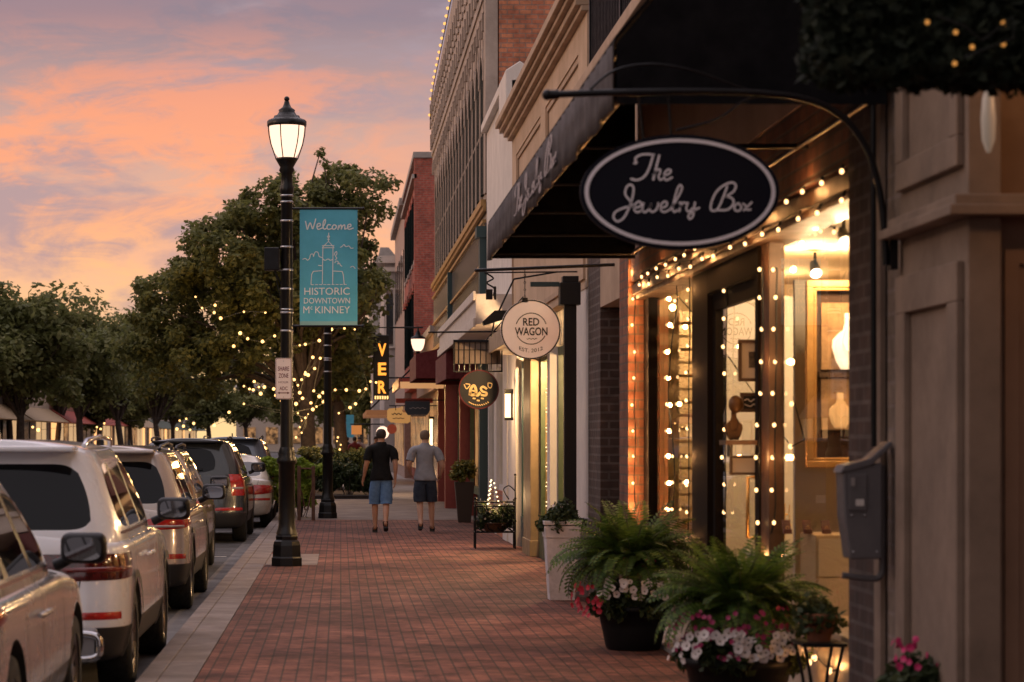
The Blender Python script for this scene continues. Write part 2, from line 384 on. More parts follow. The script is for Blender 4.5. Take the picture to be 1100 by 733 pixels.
# ================================================================== ground
def sheet(name, x0, x1, y0, y1, z, mat, d=.05):
    mb = MB(); mb.box(x0, x1, y0, y1, z - d, z); return mb.build(name, mat, kind='structure')
sheet('ground', -900, 900, -200, 3000, -.2, principled('far_ground', (.10, .09, .07), .9, noise=.3, nscale=.05))
RZ = -.15
sheet('road', -13.2, -1.65, -10, 320, RZ, M_['asphalt'])
sheet('gutter', -1.65, -1.36, -10, 320, RZ + .004, M_['gutter'])
# kerb of separate granite blocks, one object, joints left open
mb = MB(); y = -4.0
while y < 120: mb.box(-1.36, -1.222, y + .004, y + 1.5, RZ - .04, .0); y += 1.504
mb.build('kerb', M_['kerb'], kind='structure', bevel=.008)
mb = MB(); y = -4.4
while y < 120: mb.box(-1.215, -.975, y + .005, y + 2.2, -.06, -.001); y += 2.205
mb.build('kerb_paving', M_['kerb'], kind='structure')
sheet('sidewalk_bed', -1.3, 8, -10, 320, -.02, principled('joint_sand', (.04, .033, .03), .9))
sheet('sidewalk', -.967, 6, -10, 49.0, .0, M_['pavers'], .015)
sheet('cross_paving', -.967, 6, 49.01, 66, .0, principled('pale_paving', (.16, .12, .10), .8, noise=.3, nscale=1.2, bump=.3, bscale=30), .015)
sheet('far_sidewalk', -.967, 6, 66.01, 320, .0, M_['concrete'], .015)
# saw-cut concrete patch around the lamp foot
sheet('paving_slab', -.963, -.30, 31.35, 34.3, .004, M_['kerb'], .01)
mb = MB(); mb.box(-19, -13.2, -10, 320, RZ - .1, 0.0); mb.build('opposite_sidewalk', M_['concrete'], kind='structure')
# parking bay ticks on the road
mb = MB()
for yy in (15.9, 23.6, 30.0, 36.6, 46.3): mb.box(-3.9, -1.7, yy, yy + .1, RZ + .004, RZ + .008)
mb.build('road_marking', principled('road_paint', (.55, .53, .5), .7, noise=.5, nscale=10), kind='structure')

# ================================================================== buildings on the right (walls face -X at X=2.6)
F = 2.6
def bld(name, label, y0): return thing(name, label, 'building', (F, y0, 0))
def part(p, name, mat, fn, bevel=0, **kw):
    mb = MB(); fn(mb); return mb.build(name, mat, p, bevel=bevel, **kw)
# ---- 1. cream shop at the right edge with a recessed entrance
b1 = bld('cream_shop', 'cream panelled shopfront at the right edge with a recessed brown doorway', 10.3)
part(b1, 'pilaster', M_['cream'], lambda m: (m.box(2.62, 2.76, 10.3, 11.55, 0, 2.53), m.box(2.62, 2.76, 10.3, 11.55, 2.62, 3.4),
     m.frame('x', 2.585, 10.36, 11.5, .12, 2.35, .17, .035), m.frame('x', 2.585, 10.36, 11.5, 2.75, 3.35, .13, .035)), bevel=.006)
part(b1, 'ledge', M_['cream'], lambda m: (m.box(2.52, 3.35, 10.2, 11.57, 2.53, 2.575), m.box(2.55, 3.35, 10.24, 11.56, 2.575, 2.62)), bevel=.006)
brn = principled('brown_paint', (.30, .19, .13), .6, noise=.15, nscale=3)
part(b1, 'doorway_wall', brn, lambda m: (m.box(2.762, 3.4, 10.42, 11.5, 0, 2.53), m.frame('y', 10.395, 2.80, 3.4, .1, 2.4, .06, .024), m.box(2.762, 3.4, 10.42, 11.5, 2.62, 3.4)))
part(b1, 'recess_wall', M_['brown_wood'], lambda m: (m.box(3.4, 3.5, 4, 11.5, 0, 3.4), m.box(2.62, 3.5, 3.8, 4.0, 0, 3.4)))
part(b1, 'upper_wall', M_['cream'], lambda m: (m.box(2.62, 6, 3.8, 11.55, 3.4, 9)))
def hang_lamp():
    x, y, z = at(1062, 128, 9.6)
    t = thing('hanging_lamp', 'slim white glass lamp hanging under the hedge awning at the right edge', 'lamp', (x, y, z - .13))
    mb = MB(); mb.lathe((x, y, z), [(.008, -.13), (.026, -.08), (.03, 0), (.024, .08), (.012, .12)], 12); mb.build('lamp_shade', principled('opal_glass', (.45, .4, .36), .3, emit=(1, .8, .6), es=.08), t)
    mb = MB(); mb.tube([(x, y, z + .12), (x, y, 3.4)], .005, 6); mb.build('cord', M_['wire'], t)
hang_lamp()
pl = bpy.data.lights.new('doorway_lamp', 'POINT'); pl.energy = 9; pl.color = (1, .5, .22); pl.shadow_soft_size = .1
def down_lamp():
    t = thing('downlight', 'small warm downlight in the ceiling of the recessed doorway at right', 'lamp', (3.2, 9.2, 3.3))
    mb = MB(); mb.lathe((3.2, 9.2, 3.3), [(.07, .09), (.07, 0), (.055, 0), (.05, .03), (.0001, .03)], 14); mb.build('housing', M_['black_metal'], t)
    mb = MB(); mb.lathe((3.2, 9.2, 3.3), [(.045, .02), (.0001, .018)], 14); mb.build('lens', M_['bulb'], t)
    o = bpy.data.objects.new('lamp_light', pl); COL.objects.link(o); o.parent = t; o.location = (0, 0, -.1)
down_lamp()

# ---- 2. jewellery shop
b2 = bld('jewelry_shop', 'dark brick jewelry shop with lit display windows framed in string lights', 12.1)
part(b2, 'brick_pier', M_['dark_brick'], lambda m: (m.box(2.6, 2.9, 12.0, 12.62, 0, 3.5),))
part(b2, 'painted_strip', M_['cream_brick'], lambda m: (m.box(2.63, 2.9, 11.56, 11.995, 0, 3.5),))
part(b2, 'trim_strip', M_['cream'], lambda m: (m.box(2.595, 2.62, 11.86, 12.0, 0, 3.5),))
part(b2, 'brick_pier', M_['warm_brick'], lambda m: (m.box(2.6, 2.80, 22.3, 23.0, 0, 3.5),))
part(b2, 'brick_pier', M_['dark_brick'], lambda m: (m.box(2.6, 2.84, 24.7, 25.9, 0, 3.5),))
part(b2, 'doorway_wall', M_['beige_trim'], lambda m: (m.box(2.80, 2.95, 23.0, 24.7, 0, 3.5), m.box(2.6, 2.80, 23.0, 24.7, 2.92, 3.5)))
part(b2, 'upper_wall', M_['warm_brick'], lambda m: (m.box(2.62, 3.6, 12.62, 22.3, 3.02, 3.5),))
part(b2, 'fascia', M_['beige'], lambda m: (m.box(2.61, 3.6, 11.56, 25.9, 3.5, 5.05),))
part(b2, 'cornice', M_['beige_trim'], lambda m: (m.box(2.50, 3.6, 11.5, 25.95, 5.05, 5.14), m.box(2.42, 3.6, 11.5, 25.98, 5.14, 5.26), m.box(2.56, 3.6, 11.5, 25.92, 4.9, 5.05)), bevel=.01)
part(b2, 'upper_brick_wall', M_['dark_brick'], lambda m: (m.box(3.62, 6.5, 11.5, 25.9, 5.26, 11), m.box(2.66, 3.6, 24.9, 25.9, 5.26, 9.5)))
def railing(m):
    for z in (5.34, 6.15): m.box(2.5, 2.53, 12, 24.8, z, z + .035)
    y = 12.0
    while y < 24.8: m.box(2.506, 2.524, y, y + .018, 5.27, 6.16); y += .13
    for y in (12, 14.5, 17, 19.5, 22, 24.7): m.box(2.49, 2.54, y, y + .05, 5.262, 6.25)
part(b2, 'balcony_railing', M_['black_metal'], railing)
WX = 2.78
part(b2, 'head_beam', M_['brown_wood'], lambda m: (m.box(2.66, 2.9, 12.62, 22.3, 2.86, 3.018), m.box(2.63, 2.66, 12.64, 22.28, 2.9, 2.99)), bevel=.006)
part(b2, 'bulkhead', principled('marble_tile', (.46, .38, .29), .45, noise=.2, nscale=3), lambda m: (m.box(2.74, 2.9, 12.62, 15.85, 0, .5), m.box(2.70, 2.92, 12.62, 15.85, .5, .54)), bevel=.004)
part(b2, 'bulkhead', MATS['marble_tile'], lambda m: (m.box(2.74, 2.9, 19.1, 22.3, 0, .5), m.box(2.70, 2.92, 19.1, 22.3, .5, .54)), bevel=.004)
part(b2, 'window_frame', M_['brown_wood'], lambda m: (m.box(2.74, 2.84, 15.78, 16.08, .54, 2.86), m.box(2.75, 2.82, 12.62, 12.72, .54, 2.86)), bevel=.004)
part(b2, 'door_frame', M_['dark_frame'], lambda m: (m.box(2.72, 2.86, 18.3, 19.1, 0, 2.86), m.box(2.72, 2.86, 16.08, 18.3, 2.68, 2.86), m.box(2.72, 2.86, 16.08, 16.2, 0, 2.68)), bevel=.004)
part(b2, 'window_frame', M_['dark_frame'], lambda m: (m.box(2.74, 2.84, 21.95, 22.3, .54, 2.86),), bevel=.004)
def pane(p, y0, y1, z0, z1, name='window_pane'):
    mb = MB(); mb.quad((WX, y0, z0), (WX, y1, z0), (WX, y1, z1), (WX, y0, z1)); return mb.build(name, M_['glass'], p)
pane(b2, 12.72, 15.78, .54, 2.86); pane(b2, 19.1, 21.95, .54, 2.86)
dr = part(b2, 'door', M_['dark_frame'], lambda m: m.frame('x', 2.76, 16.21, 18.29, .03, 2.67, .12, .05))
pane(dr, 16.33, 18.17, .15, 2.55)
part(dr, 'handle', M_['gold'], lambda m: (m.tube([(2.74, 16.3, .95), (2.69, 16.3, .95), (2.69, 16.3, 1.35), (2.74, 16.3, 1.35)], .012, 8),))
inw = principled('interior_wall', (.56, .40, .22), .8, noise=.1, nscale=1)
inwh = principled('interior_white', (.68, .62, .54), .8, noise=.06, nscale=1)
part(b2, 'interior', inw, lambda m: (m.box(4.9, 5.0, 12, 25, 0, 3.2), m.box(2.9, 5, 12.3, 12.4, 0, 3.2), m.box(2.85, 5, 22.31, 22.4, 0, 3.2), m.box(2.9, 5, 12.3, 22.4, -.01, .04), m.box(2.91, 5, 12.3, 22.4, 3.0, 3.1)))
part(b2, 'interior_partition', inwh, lambda m: (m.box(2.95, 4.9, 19.35, 19.42, .04, 2.72), m.box(3.02, 4.9, 16.4, 16.46, .04, 2.66)))
# ceiling panel over the near display, lit
part(b2, 'display_floor', inw, lambda m: (m.box(2.86, 4.2, 12.64, 15.8, .44, .54), m.box(2.86, 4.2, 19.12, 21.9, .44, .54)))
def shop_spot(x, y, z, e, nm, rad=.06, lab=''):
    t = thing('track_spotlight', lab, 'lamp', (x, y, z), 'spotlights inside the jewelry shop')
    mb = MB(); mb.tube([(x, y, z), (x, y, z - .09)], .012, 8); mb.tube([(x + .0, y + .05, z - .08), (x, y - .05, z - .16)], [.03, .045], 12); mb.build('housing', M_['black_metal'], t)
    l = bpy.data.lights.new('spot_light', 'POINT'); l.energy = e; l.color = (1, .68, .36); l.shadow_soft_size = rad
    o = bpy.data.objects.new('spot_light', l); COL.objects.link(o); o.parent = t; o.location = (0, -.08, -.26)
shop_spot(3.12, 15.3, 2.98, 42, 'a', lab='warm track spotlight shining on the gold framed display case')
shop_spot(3.5, 18.2, 2.98, 110, 'b', lab='warm track spotlight behind the shop door')
shop_spot(3.4, 20.8, 2.98, 110, 'c', lab='warm track spotlight in the window beside the lit brick pier')
shop_spot(3.5, 14.0, 2.98, 30, 'd', lab='warm track spotlight nearest the dark brick pier')
# framed display of jewellery, facing up the street
t = thing('display_case', 'gold framed glowing jewelry display hung in the right hand shop window', 'display case', (3.15, 15.55, .62 + .9))
x0, x1, z0, z1 = 2.93, 3.52, 1.42, 2.60; yy = 15.5
part(t, 'frame', principled('gilt_wood', (.55, .30, .10), .4, .4, noise=.2), lambda m: (m.frame('y', yy, x0, x1, z0, z1, .045, .06), m.frame('y', yy + .01, x0 + .045, x1 - .045, z0 + .045, z1 - .045, .02, .05)), bevel=.006)
part(t, 'backing', principled('velvet', (.05, .025, .015), .9), lambda m: m.box(x0 + .04, x1 - .04, yy + .06, yy + .09, z0 + .04, z1 - .04))
glowp = principled('glow_panel', (.34, .19, .08), .6, noise=.5, nscale=14, emit=(1, .45, .15), es=.12)  # spotlight's glow put into the panel as emission
part(t, 'glow_panel', glowp, lambda m: (m.box(x0 + .1, x1 - .1, yy + .045, yy + .059, z0 + .62, z1 - .14), m.box(x0 + .1, x1 - .1, yy + .045, yy + .059, z0 + .24, z0 + .56)))
part(t, 'shelf', M_['brown_wood'], lambda m: (m.box(x0 + .08, x1 - .08, yy + .0, yy + .055, z0 + .57, z0 + .6),))
def bust(m, x, y, z, s):
    o_ = [(-.055, 0), (.055, 0), (.085, .05), (.112, .14), (.108, .19), (.075, .225), (.042, .25), (.032, .29), (.032, .36), (-.032, .36), (-.032, .29), (-.042, .25), (-.075, .225), (-.108, .19), (-.112, .14), (-.085, .05)]
    for d, k in ((0, 1.), (-.02 * s, .86)):
        m.prism([(x + a_ * s * k, z + (.0 if k == 1 else .02 * s) + h_ * s * k) for a_, h_ in o_], 1, y - .005 + d, y + .018 + d)
    m.tube(catmull([(x - .035 * s, y - .03, z + .27 * s), (x - .05 * s, y - .034, z + .17 * s), (x, y - .036, z + .10 * s), (x + .05 * s, y - .034, z + .17 * s), (x + .035 * s, y - .03, z + .27 * s)], 5), .006 * s, 5)
part(t, 'necklace_bust', principled('bust_velvet_glow', (.85, .75, .6), .7, emit=(1, .78, .5), es=1.0), lambda m: bust(m, x0 + .27, yy + .0, z0 + .62, .98))  # bust emits its brightness, standing in for the spotlight on it
part(t, 'necklace_bust', principled('bust_warm_glow', (.7, .45, .22), .7, emit=(1, .55, .2), es=.35), lambda m: bust(m, x0 + .21, yy + .0, z0 + .25, .62))  # same painted glow, dimmer and warmer
part(t, 'necklace_bust', MATS['bust_warm_glow'], lambda m: bust(m, x0 + .37, yy + .0, z0 + .25, .7))
# picture, chalk sign, shelf with bust behind the door
def picture(px0, px1, py0, py1, Y, nm, lab, cat, fm, inner, marks=None):
    a = at(px0, py1, Y); b = at(px1, py0, Y)
    t = thing(nm, lab, cat, ((a[0] + b[0]) / 2, Y, a[2]))
    part(t, 'frame', fm, lambda m: m.frame('y', Y - .02, a[0], b[0], a[2], b[2], .022, .03))
    part(t, 'picture', inner, lambda m: m.box(a[0] + .02, b[0] - .02, Y, Y + .01, a[2] + .02, b[2] - .02))
    if marks: marks(t, a, b)
photo = principled('photo_print', (.10, .08, .06), .5, noise=.9, nscale=30)
picture(793, 826, 365, 410, 16.38, 'framed_picture', 'dark framed photograph with a pale mount behind the door glass', 'picture', M_['brown_wood'], inwh,
        lambda t, a, b: part(t, 'print', photo, lambda m: m.box(a[0] + .07, b[0] - .06, 16.372, 16.378, a[2] + .09, b[2] - .08)))
def chalk(t, a, b):
    def f(m):
        for i in range(3):
            z = b[2] - .05 - i * .035
            stroke(m, [(a[0] + .03 + k * .02, z + .009 * math.sin(k * 2.3 + i)) for k in range(9)], .003, lambda p: (p[0], 16.37, p[1]))
    part(t, 'chalk_writing', M_['white_paint'], f)
picture(795, 826, 422, 443, 16.38, 'chalkboard', 'small blackboard sign hung below the framed photograph', 'sign', M_['brown_wood'], M_['black_paint'], chalk)
t = thing('wall_shelf', 'dark wall shelf with a white edge behind the door glass', 'shelf', (3.05, 16.2, 1.55))
a = at(776, 478, 16.25); b = at(830, 474, 16.25)
part(t, 'board', M_['brown_wood'], lambda m: m.box(a[0], b[0], 16.1, 16.38, a[2], a[2] + .03)); [part(t, 'bracket', M_['black_metal'], lambda m: m.box(xx, xx + .02, 16.25, 16.38, a[2] - .08, a[2])) for xx in (a[0] + .05, b[0] - .07)]
mb = MB(); xs = at(789, 0, 16.2)[0]; bust(mb, xs, 16.22, a[2] + .032, .52); mb.sphere((xs + .012, 16.21, a[2] + .032 + .235), .05, 12, (1, .9, 1.2))
setp(mb.build('sculpted_bust', principled('bronze', (.12, .06, .02), .45, .3)), 'small bronze bust standing on the shelf behind the door', 'sculpture')
# jewellery table and necklace stands low in the windows
def stand(x, y, z, h, nm, lab, grp, m1):
    mb = MB(); mb.lathe((x, y, z), [(.07, 0), (.075, .012), (.012, .03), (.01, h * .7), (.012, h)], 12)
    for k in range(3):
        zz = z + h * (.55 + .2 * k); mb.tube([(x - .11 + .02 * k, y, zz), (x, y, zz + .02), (x + .11 - .02 * k, y, zz)], .006, 6)
        for q in range(7): u = -.1 + q * .033; mb.tube([(x + u, y - .005, zz), (x + u * .95, y - .006, zz - .06 - .02 * ((q * 7) % 3))], .0035, 5)
    setp(mb.build(nm, m1), lab, 'jewelry stand', grp)
stand(3.05, 17.3, .80, .36, 'necklace_stand', 'branching necklace stand behind the door glass', 'necklace stands in the shop', M_['gold'])
stand(2.98, 20.6, .54, .5, 'necklace_stand', 'tall necklace stand in the window beside the lit pier', 'necklace stands in the shop', M_['gold'])
t = thing('display_table', 'white cloth covered display table behind the shop door', 'table', (3.2, 17.3, .04))
part(t, 'tabletop', inwh, lambda m: m.box(2.92, 3.7, 16.9, 17.9, .76, .80), bevel=.006); part(t, 'table_skirt', inwh, lambda m: m.box(2.94, 3.68, 16.92, 17.88, .04, .758))
t = thing('display_cabinet', 'cream two-drawer cabinet standing in the right hand shop window', 'cabinet', (3.1, 15.2, .54))
part(t, 'carcass', inw, lambda m: m.box(2.87, 3.12, 14.9, 15.4, .5, 1.02), bevel=.005)
part(t, 'drawer', principled('cream_drawer', (.66, .54, .38), .5), lambda m: (m.box(2.885, 3.105, 14.885, 14.899, .77, 1.0),)); part(t, 'drawer', MATS['cream_drawer'], lambda m: (m.box(2.885, 3.105, 14.885, 14.899, .52, .76),))
# small items in far window: leaning wand-like pole, card, shutter slats
mb = MB()
for k in range(16): mb.box(2.95, 3.6, 21.5, 21.52, .9 + k * .115, .99 + k * .115)
setp(mb.build('slatted_blind', inw), 'pale slatted blind hanging at the end of the left hand shop window', 'blind')
# door mat like threshold of stone
mb = MB(); mb.box(2.45, 2.74, 12.7, 22.0, .0, .035); mb.build('threshold_step', M_['grey_stone'], b2, bevel=.006)

# ---- 3. beige building with the gift shop
b3 = bld('beige_building', 'beige stucco building with panelled parapet and moulded cornice', 25.9)
E3 = 37.25
part(b3, 'parapet', M_['beige'], lambda m: (m.box(2.63, 6, 25.92, E3, 3.2, 6.1),
     m.box(2.59, 2.63, 25.92, E3, 3.2, 4.75), m.box(2.59, 2.63, 25.92, E3, 5.8, 6.1), m.box(2.59, 2.63, 25.92, 26.9, 4.75, 5.8), m.box(2.59, 2.63, 36.4, E3, 4.75, 5.8), m.box(2.59, 2.63, 31.2, 32.0, 4.75, 5.8)))
part(b3, 'panel_moulding', M_['beige_trim'], lambda m: (m.frame('x', 2.605, 26.9, 31.2, 4.75, 5.8, .07, .02), m.frame('x', 2.605, 32.0, 36.4, 4.75, 5.8, .07, .02), m.frame('x', 2.565, 26.1, 37.0, 3.3, 4.6, .06, .025), m.box(2.5, 2.59, 25.95, E3, 4.62, 4.72)))
part(b3, 'cornice', M_['beige_trim'], lambda m: (m.box(2.52, 6, 25.9, E3 + .02, 6.1, 6.16), m.box(2.46, 6, 25.9, E3 + .06, 6.16, 6.24), m.box(2.40, 6, 25.9, E3 + .1, 6.24, 6.30), m.box(2.34, 6, 25.9, E3 + .14, 6.30, 6.40)), bevel=.01)
# ground floor
part(b3, 'wall', M_['white_paint'], lambda m: m.box(2.6, 2.8, 25.92, 27.2, 0, 3.2)); part(b3, 'wall', M_['white_paint'], lambda m: m.box(2.62, 3.0, 30.9, 31.3, 0, 3.2)); part(b3, 'wall', M_['white_paint'], lambda m: m.box(2.62, 2.8, 36.9, 38.6, 0, 3.2))
part(b3, 'pilaster', principled('tan_wood', (.24, .17, .09), .6, noise=.2, nscale=4), lambda m: (m.box(2.585, 2.85, 33.6, 34.9, 0, 2.85), m.box(2.57, 2.86, 33.55, 34.95, 0, .22)), bevel=.006)
part(b3, 'window_frame', M_['green_paint'], lambda m: (m.frame('x', 2.72, 31.3, 33.6, .1, 2.75, .1, .06), m.box(2.72, 2.78, 32.4, 32.5, .2, 2.65), m.box(2.7, 2.84, 31.3, 33.6, 0, .35)))
part(b3, 'window_frame', M_['teal_paint'], lambda m: (m.frame('x', 2.70, 34.95, 36.85, .1, 2.75, .1, .06), m.box(2.70, 2.76, 35.85, 35.95, .2, 2.65), m.box(2.69, 2.84, 34.95, 36.85, 0, .45)))
part(b3, 'window_frame', M_['green_paint'], lambda m: (m.frame('x', 2.72, 27.2, 30.9, .1, 2.75, .1, .06), m.box(2.7, 2.84, 27.2, 30.9, 0, .4)))
part(b3, 'window_pane', M_['glass'], lambda m: (m.quad((2.75, 31.35, .2), (2.75, 33.55, .2), (2.75, 33.55, 2.7), (2.75, 31.35, 2.7)),))
part(b3, 'window_pane', M_['glass'], lambda m: (m.quad((2.73, 34.95, .2), (2.73, 36.85, .2), (2.73, 36.85, 2.7), (2.73, 34.95, 2.7)),))
part(b3, 'window_pane', M_['glass'], lambda m: (m.quad((2.75, 27.2, .4), (2.75, 30.9, .4), (2.75, 30.9, 2.7), (2.75, 27.2, 2.7)),))
part(b3, 'interior', principled('shop_inside', (.20, .17, .08), .8, noise=.4, nscale=4), lambda m: (m.box(3.6, 3.7, 27, 37, 0, 3), m.box(2.8, 3.6, 27, 37, -.01, .06), m.box(2.8, 3.6, 27, 37, 2.9, 3.0), m.box(2.86, 3.6, 31.0, 31.2, 0, 3), m.box(2.86, 3.6, 34.5, 34.6, 0, 3)))
part(b3, 'transom', principled('transom_glow', (.4, .3, .18), .25, noise=.5, nscale=6, emit=(1, .58, .25), es=.28), lambda m: (m.box(2.7, 2.74, 27.2, 30.9, 2.76, 3.18), m.box(2.7, 2.74, 31.3, 33.55, 2.88, 3.18)))  # warm reflection in the transom glass put in as emission
part(b3, 'canopy', principled('canopy_board', (.40, .30, .2), .6, noise=.3, nscale=5), lambda m: (m.box(2.12, 2.585, 30.95, 36.8, 2.86, 2.98), m.box(2.10, 2.14, 30.95, 36.8, 2.82, 3.05)), bevel=.006)
def inner_light(x, y, z, e, nm, lab, col=(1, .62, .3)):
    t = thing(nm, lab, 'lamp', (x, y, z))
    mb = MB(); mb.lathe((x, y, z), [(.09, .1), (.1, .0), (.0001, -.0)], 12); mb.build('lamp_shade', M_['black_metal'], t)
    mb = MB(); mb.sphere((x, y, z - .05), .035, 8); mb.build('bulb', M_['bulb'], t)
    l = bpy.data.lights.new('lamp_light', 'POINT'); l.energy = e; l.color = col; l.shadow_soft_size = .08
    o = bpy.data.objects.new('lamp_light', l); COL.objects.link(o); o.parent = t; o.location = (0, 0, -.16)
inner_light(2.95, 32.6, 2.75, 320, 'ceiling_lamp', 'warm ceiling lamp inside the green framed gift shop window')
inner_light(2.95, 35.9, 2.75, 260, 'ceiling_lamp', 'warm ceiling lamp inside the dark teal framed shop window')
inner_light(2.95, 29.0, 2.75, 320, 'ceiling_lamp', 'warm ceiling lamp inside the shop behind the black post')

# ---- 4. narrow white building
b4 = bld('white_building', 'narrow white painted building with a pointed parapet end', 37.4)
part(b4, 'wall', M_['white_paint'], lambda m: (m.box(2.6, 6, E3 + .16, 43.9, 3.0, 7.05), m.box(2.6, 3.2, 38.62, 39.6, 0, 3.0), m.box(2.62, 3.2, 41.52, 42.2, 0, 3.0), m.box(2.62, 3.2, 43.6, 43.9, 0, 3.0)))
part(b4, 'parapet', M_['white_paint'], lambda m: (m.box(2.5, 6, 39.0, 43.95, 7.05, 7.2), m.prism([(2.5, 6.42), (2.95, 6.42), (2.95, 7.18), (2.72, 7.34), (2.5, 7.2)], 1, E3 + .16, 38.98)), bevel=.015)
part(b4, 'canopy', principled('white_board', (.60, .54, .50), .6, noise=.2, nscale=6), lambda m: (m.box(2.02, 2.6, 36.95, 50.5, 3.32, 3.78), m.box(1.98, 2.02, 36.93, 50.52, 3.28, 3.42), m.box(1.98, 2.02, 36.93, 50.52, 3.68, 3.82)), bevel=.01)
part(b4, 'window_frame', M_['white_paint'], lambda m: (m.frame('x', 2.66, 39.6, 41.5, .75, 2.9, .09, .07), m.frame('x', 2.66, 42.2, 43.6, .75, 2.9, .09, .07)))
part(b4, 'window_pane', M_['glass'], lambda m: (m.quad((2.7, 39.6, .8), (2.7, 41.5, .8), (2.7, 41.5, 2.9), (2.7, 39.6, 2.9)), m.quad((2.7, 42.2, .8), (2.7, 43.6, .8), (2.7, 43.6, 2.9), (2.7, 42.2, 2.9))))
part(b4, 'brick_base', M_['orange_brick'], lambda m: (m.box(2.62, 3.0, 39.6, 41.5, 0, .75), m.box(2.62, 3.0, 42.2, 43.6, 0, .75)))
part(b4, 'interior', principled('shop_inside_pale', (.30, .26, .22), .8, noise=.6, nscale=5, emit=(1, .75, .5), es=.12), lambda m: (m.box(3.3, 3.4, 39, 43.9, 0, 3), m.box(3.201, 3.3, 41.6, 41.7, 0, 3)))

# ---- 5. tall ornate building with lights along its cornice
b5 = bld('ornate_building', 'tall ornate brown building with narrow arched windows and a bulb lined cornice', 44)
Y0, Y1 = 44.0, 69
part(b5, 'side_wall', M_['orange_brick'], lambda m: m.box(2.82, 9, Y0, Y0 + .4, 3.5, 13.5))
br5 = principled('brown_stone', (.36, .29, .245), .75, noise=.3, nscale=1.5, bump=.2)
part(b5, 'wall', br5, lambda m: (m.box(2.62, 9, Y0 + .41, Y1, 8.75, 11.0), m.box(2.645, 9, Y0 + .41, Y1, 3.4, 8.75), m.box(2.58, 2.80, Y0 - .02, Y0 + .38, 6, 13.0)))
wins = [45.0 + i * 1.36 for i in range(17)]
def mull(m):
    for y in [w - .30 for w in wins] + [wins[-1] + 1.06]:
        m.box(2.596, 2.64, y - .17, y + .17, 6.05, 8.75); m.box(2.588, 2.596, y - .07, y + .07, 6.05, 8.45)
part(b5, 'window_pier', br5, mull)
teal_gl = principled('teal_dark_glass', (.012, .018, .02), 1., spec=0)
for w in wins:
    fr = MB(); 
    pts = [(w - .14, 6.1), (w + .9, 6.1)] ; 
    arc = [(w + .38 + .52 * math.cos(a), 8.12 + .52 * math.sin(a)) for a in [math.pi * k / 8 for k in range(9)]]
    fr.prism([(w - .08, 6.1), (w + .84, 6.1)] + arc, 0, 2.604, 2.64)
    wn = fr.build('window', teal_gl, b5)
    sb = MB(); sb.box(2.600, 2.6035, w + .35, w + .41, 6.1, 8.3); sb.box(2.600, 2.6035, w - .08, w + .84, 7.2, 7.26); sb.build('sash', principled('sash', (.2, .16, .13), .6), wn)
    sb = MB()
    for k in range(8):
        a0, a1 = math.pi * k / 8, math.pi * (k + 1) / 8
        q = [(w + .38 + r_ * math.cos(a), 8.12 + r_ * math.sin(a)) for r_, a in ((.50, a0), (.66, a0), (.66, a1), (.50, a1))]
        sb.prism(q, 0, 2.575, 2.60)
    sb.prism([(w + .30, 8.6), (w + .46, 8.6), (w + .5, 8.95), (w + .26, 8.95)], 0, 2.555, 2.575)
    sb.build('hood_mould', br5, wn)
def cor5(m):
    m.box(2.57, 2.62, Y0 + .4, Y1, 9.3, 9.5); m.box(2.54, 2.62, Y0 + .4, Y1 + .05, 9.5, 9.66)
    y = Y0 + .5
    while y < Y1: m.box(2.50, 2.60, y, y + .24, 9.68, 10.1); m.box(2.55, 2.61, y + .05, y + .2, 8.98, 9.3); m.box(2.50, 2.54, y + .1, y + .5, 10.3, 10.42); m.box(2.49, 2.54, y, y + .22, 10.55, 10.95); y += .9
part(b5, 'cornice', br5, cor5)
part(b5, 'parapet', br5, lambda m: (m.prism([(Y0 + .42, 10.1), (Y1 + .05, 10.1), (Y1, 10.5), (Y1 - 1, 10.95), (62, 11.25), (56, 11.5), (50, 11.75), (Y0 + .42, 11.8)], 0, 2.53, 3.2),))
led = [Vector((2.5, y, z)) for y, z in ((69.0, 10.3), (68.7, 10.6), (67.8, 11.0), (66, 11.15), (62, 11.3), (59, 11.43), (56, 11.55), (50, 11.8), (47, 11.85))]
def bulbs_on(name, path, spacing, r, mat, parent=None, label=None, cat=None, group=None, wire=.006, drop=.0, ns=6, jitter=0.):
    """string of bulbs: the wire is the thing, bulbs are one mesh part of it when far, single parts when near"""
    P = [Vector(p) for p in path]; L = 0; out = []; nextd = spacing / 2
    for a, b in zip(P, P[1:]):
        d = (b - a).length
        while nextd <= L + d: out.append(a.lerp(b, (nextd - L) / d)); nextd += spacing
        L += d
    return out
mb = MB()
led_pts = bulbs_on('', led, .85, .05, None)
gl = thing('cornice_lights', 'row of small gold bulbs along the top of the ornate building', 'string lights', (2.5, 58, 10.3))
mb.tube(led, .012, 6); mb.build('cable', M_['wire'], gl)
for p in led_pts:
    q = MB(); q.sphere(p + Vector((-.03, 0, .03)), .038, 8); q.build('bulb', M_['bulb_gold'], gl)
gold = principled('gilt_trim', (.45, .27, .10), .5, .3, noise=.3)
part(b5, 'ledge', gold, lambda m: (m.box(2.56, 2.62, Y0 + .4, Y1, 5.72, 5.80), m.box(2.52, 2.62, Y0 + .4, Y1, 5.80, 5.92), m.box(2.55, 2.62, Y0 + .4, Y1, 5.5, 5.56)))
part(b5, 'transom', principled('grey_glass', (.13, .11, .105), .2), lambda m: (m.box(2.60, 2.85, Y0 + .4, Y1, 4.1, 5.5),))
part(b5, 'signboard', gold, lambda m: (m.box(2.55, 2.60, Y0 + .6, Y1 - .4, 4.0, 4.1), m.box(2.55, 2.6, Y0 + .6, Y1 - .4, 4.75, 4.8), m.box(2.50, 2.60, Y0 + .6, Y1 - .4, 3.5, 3.62)))
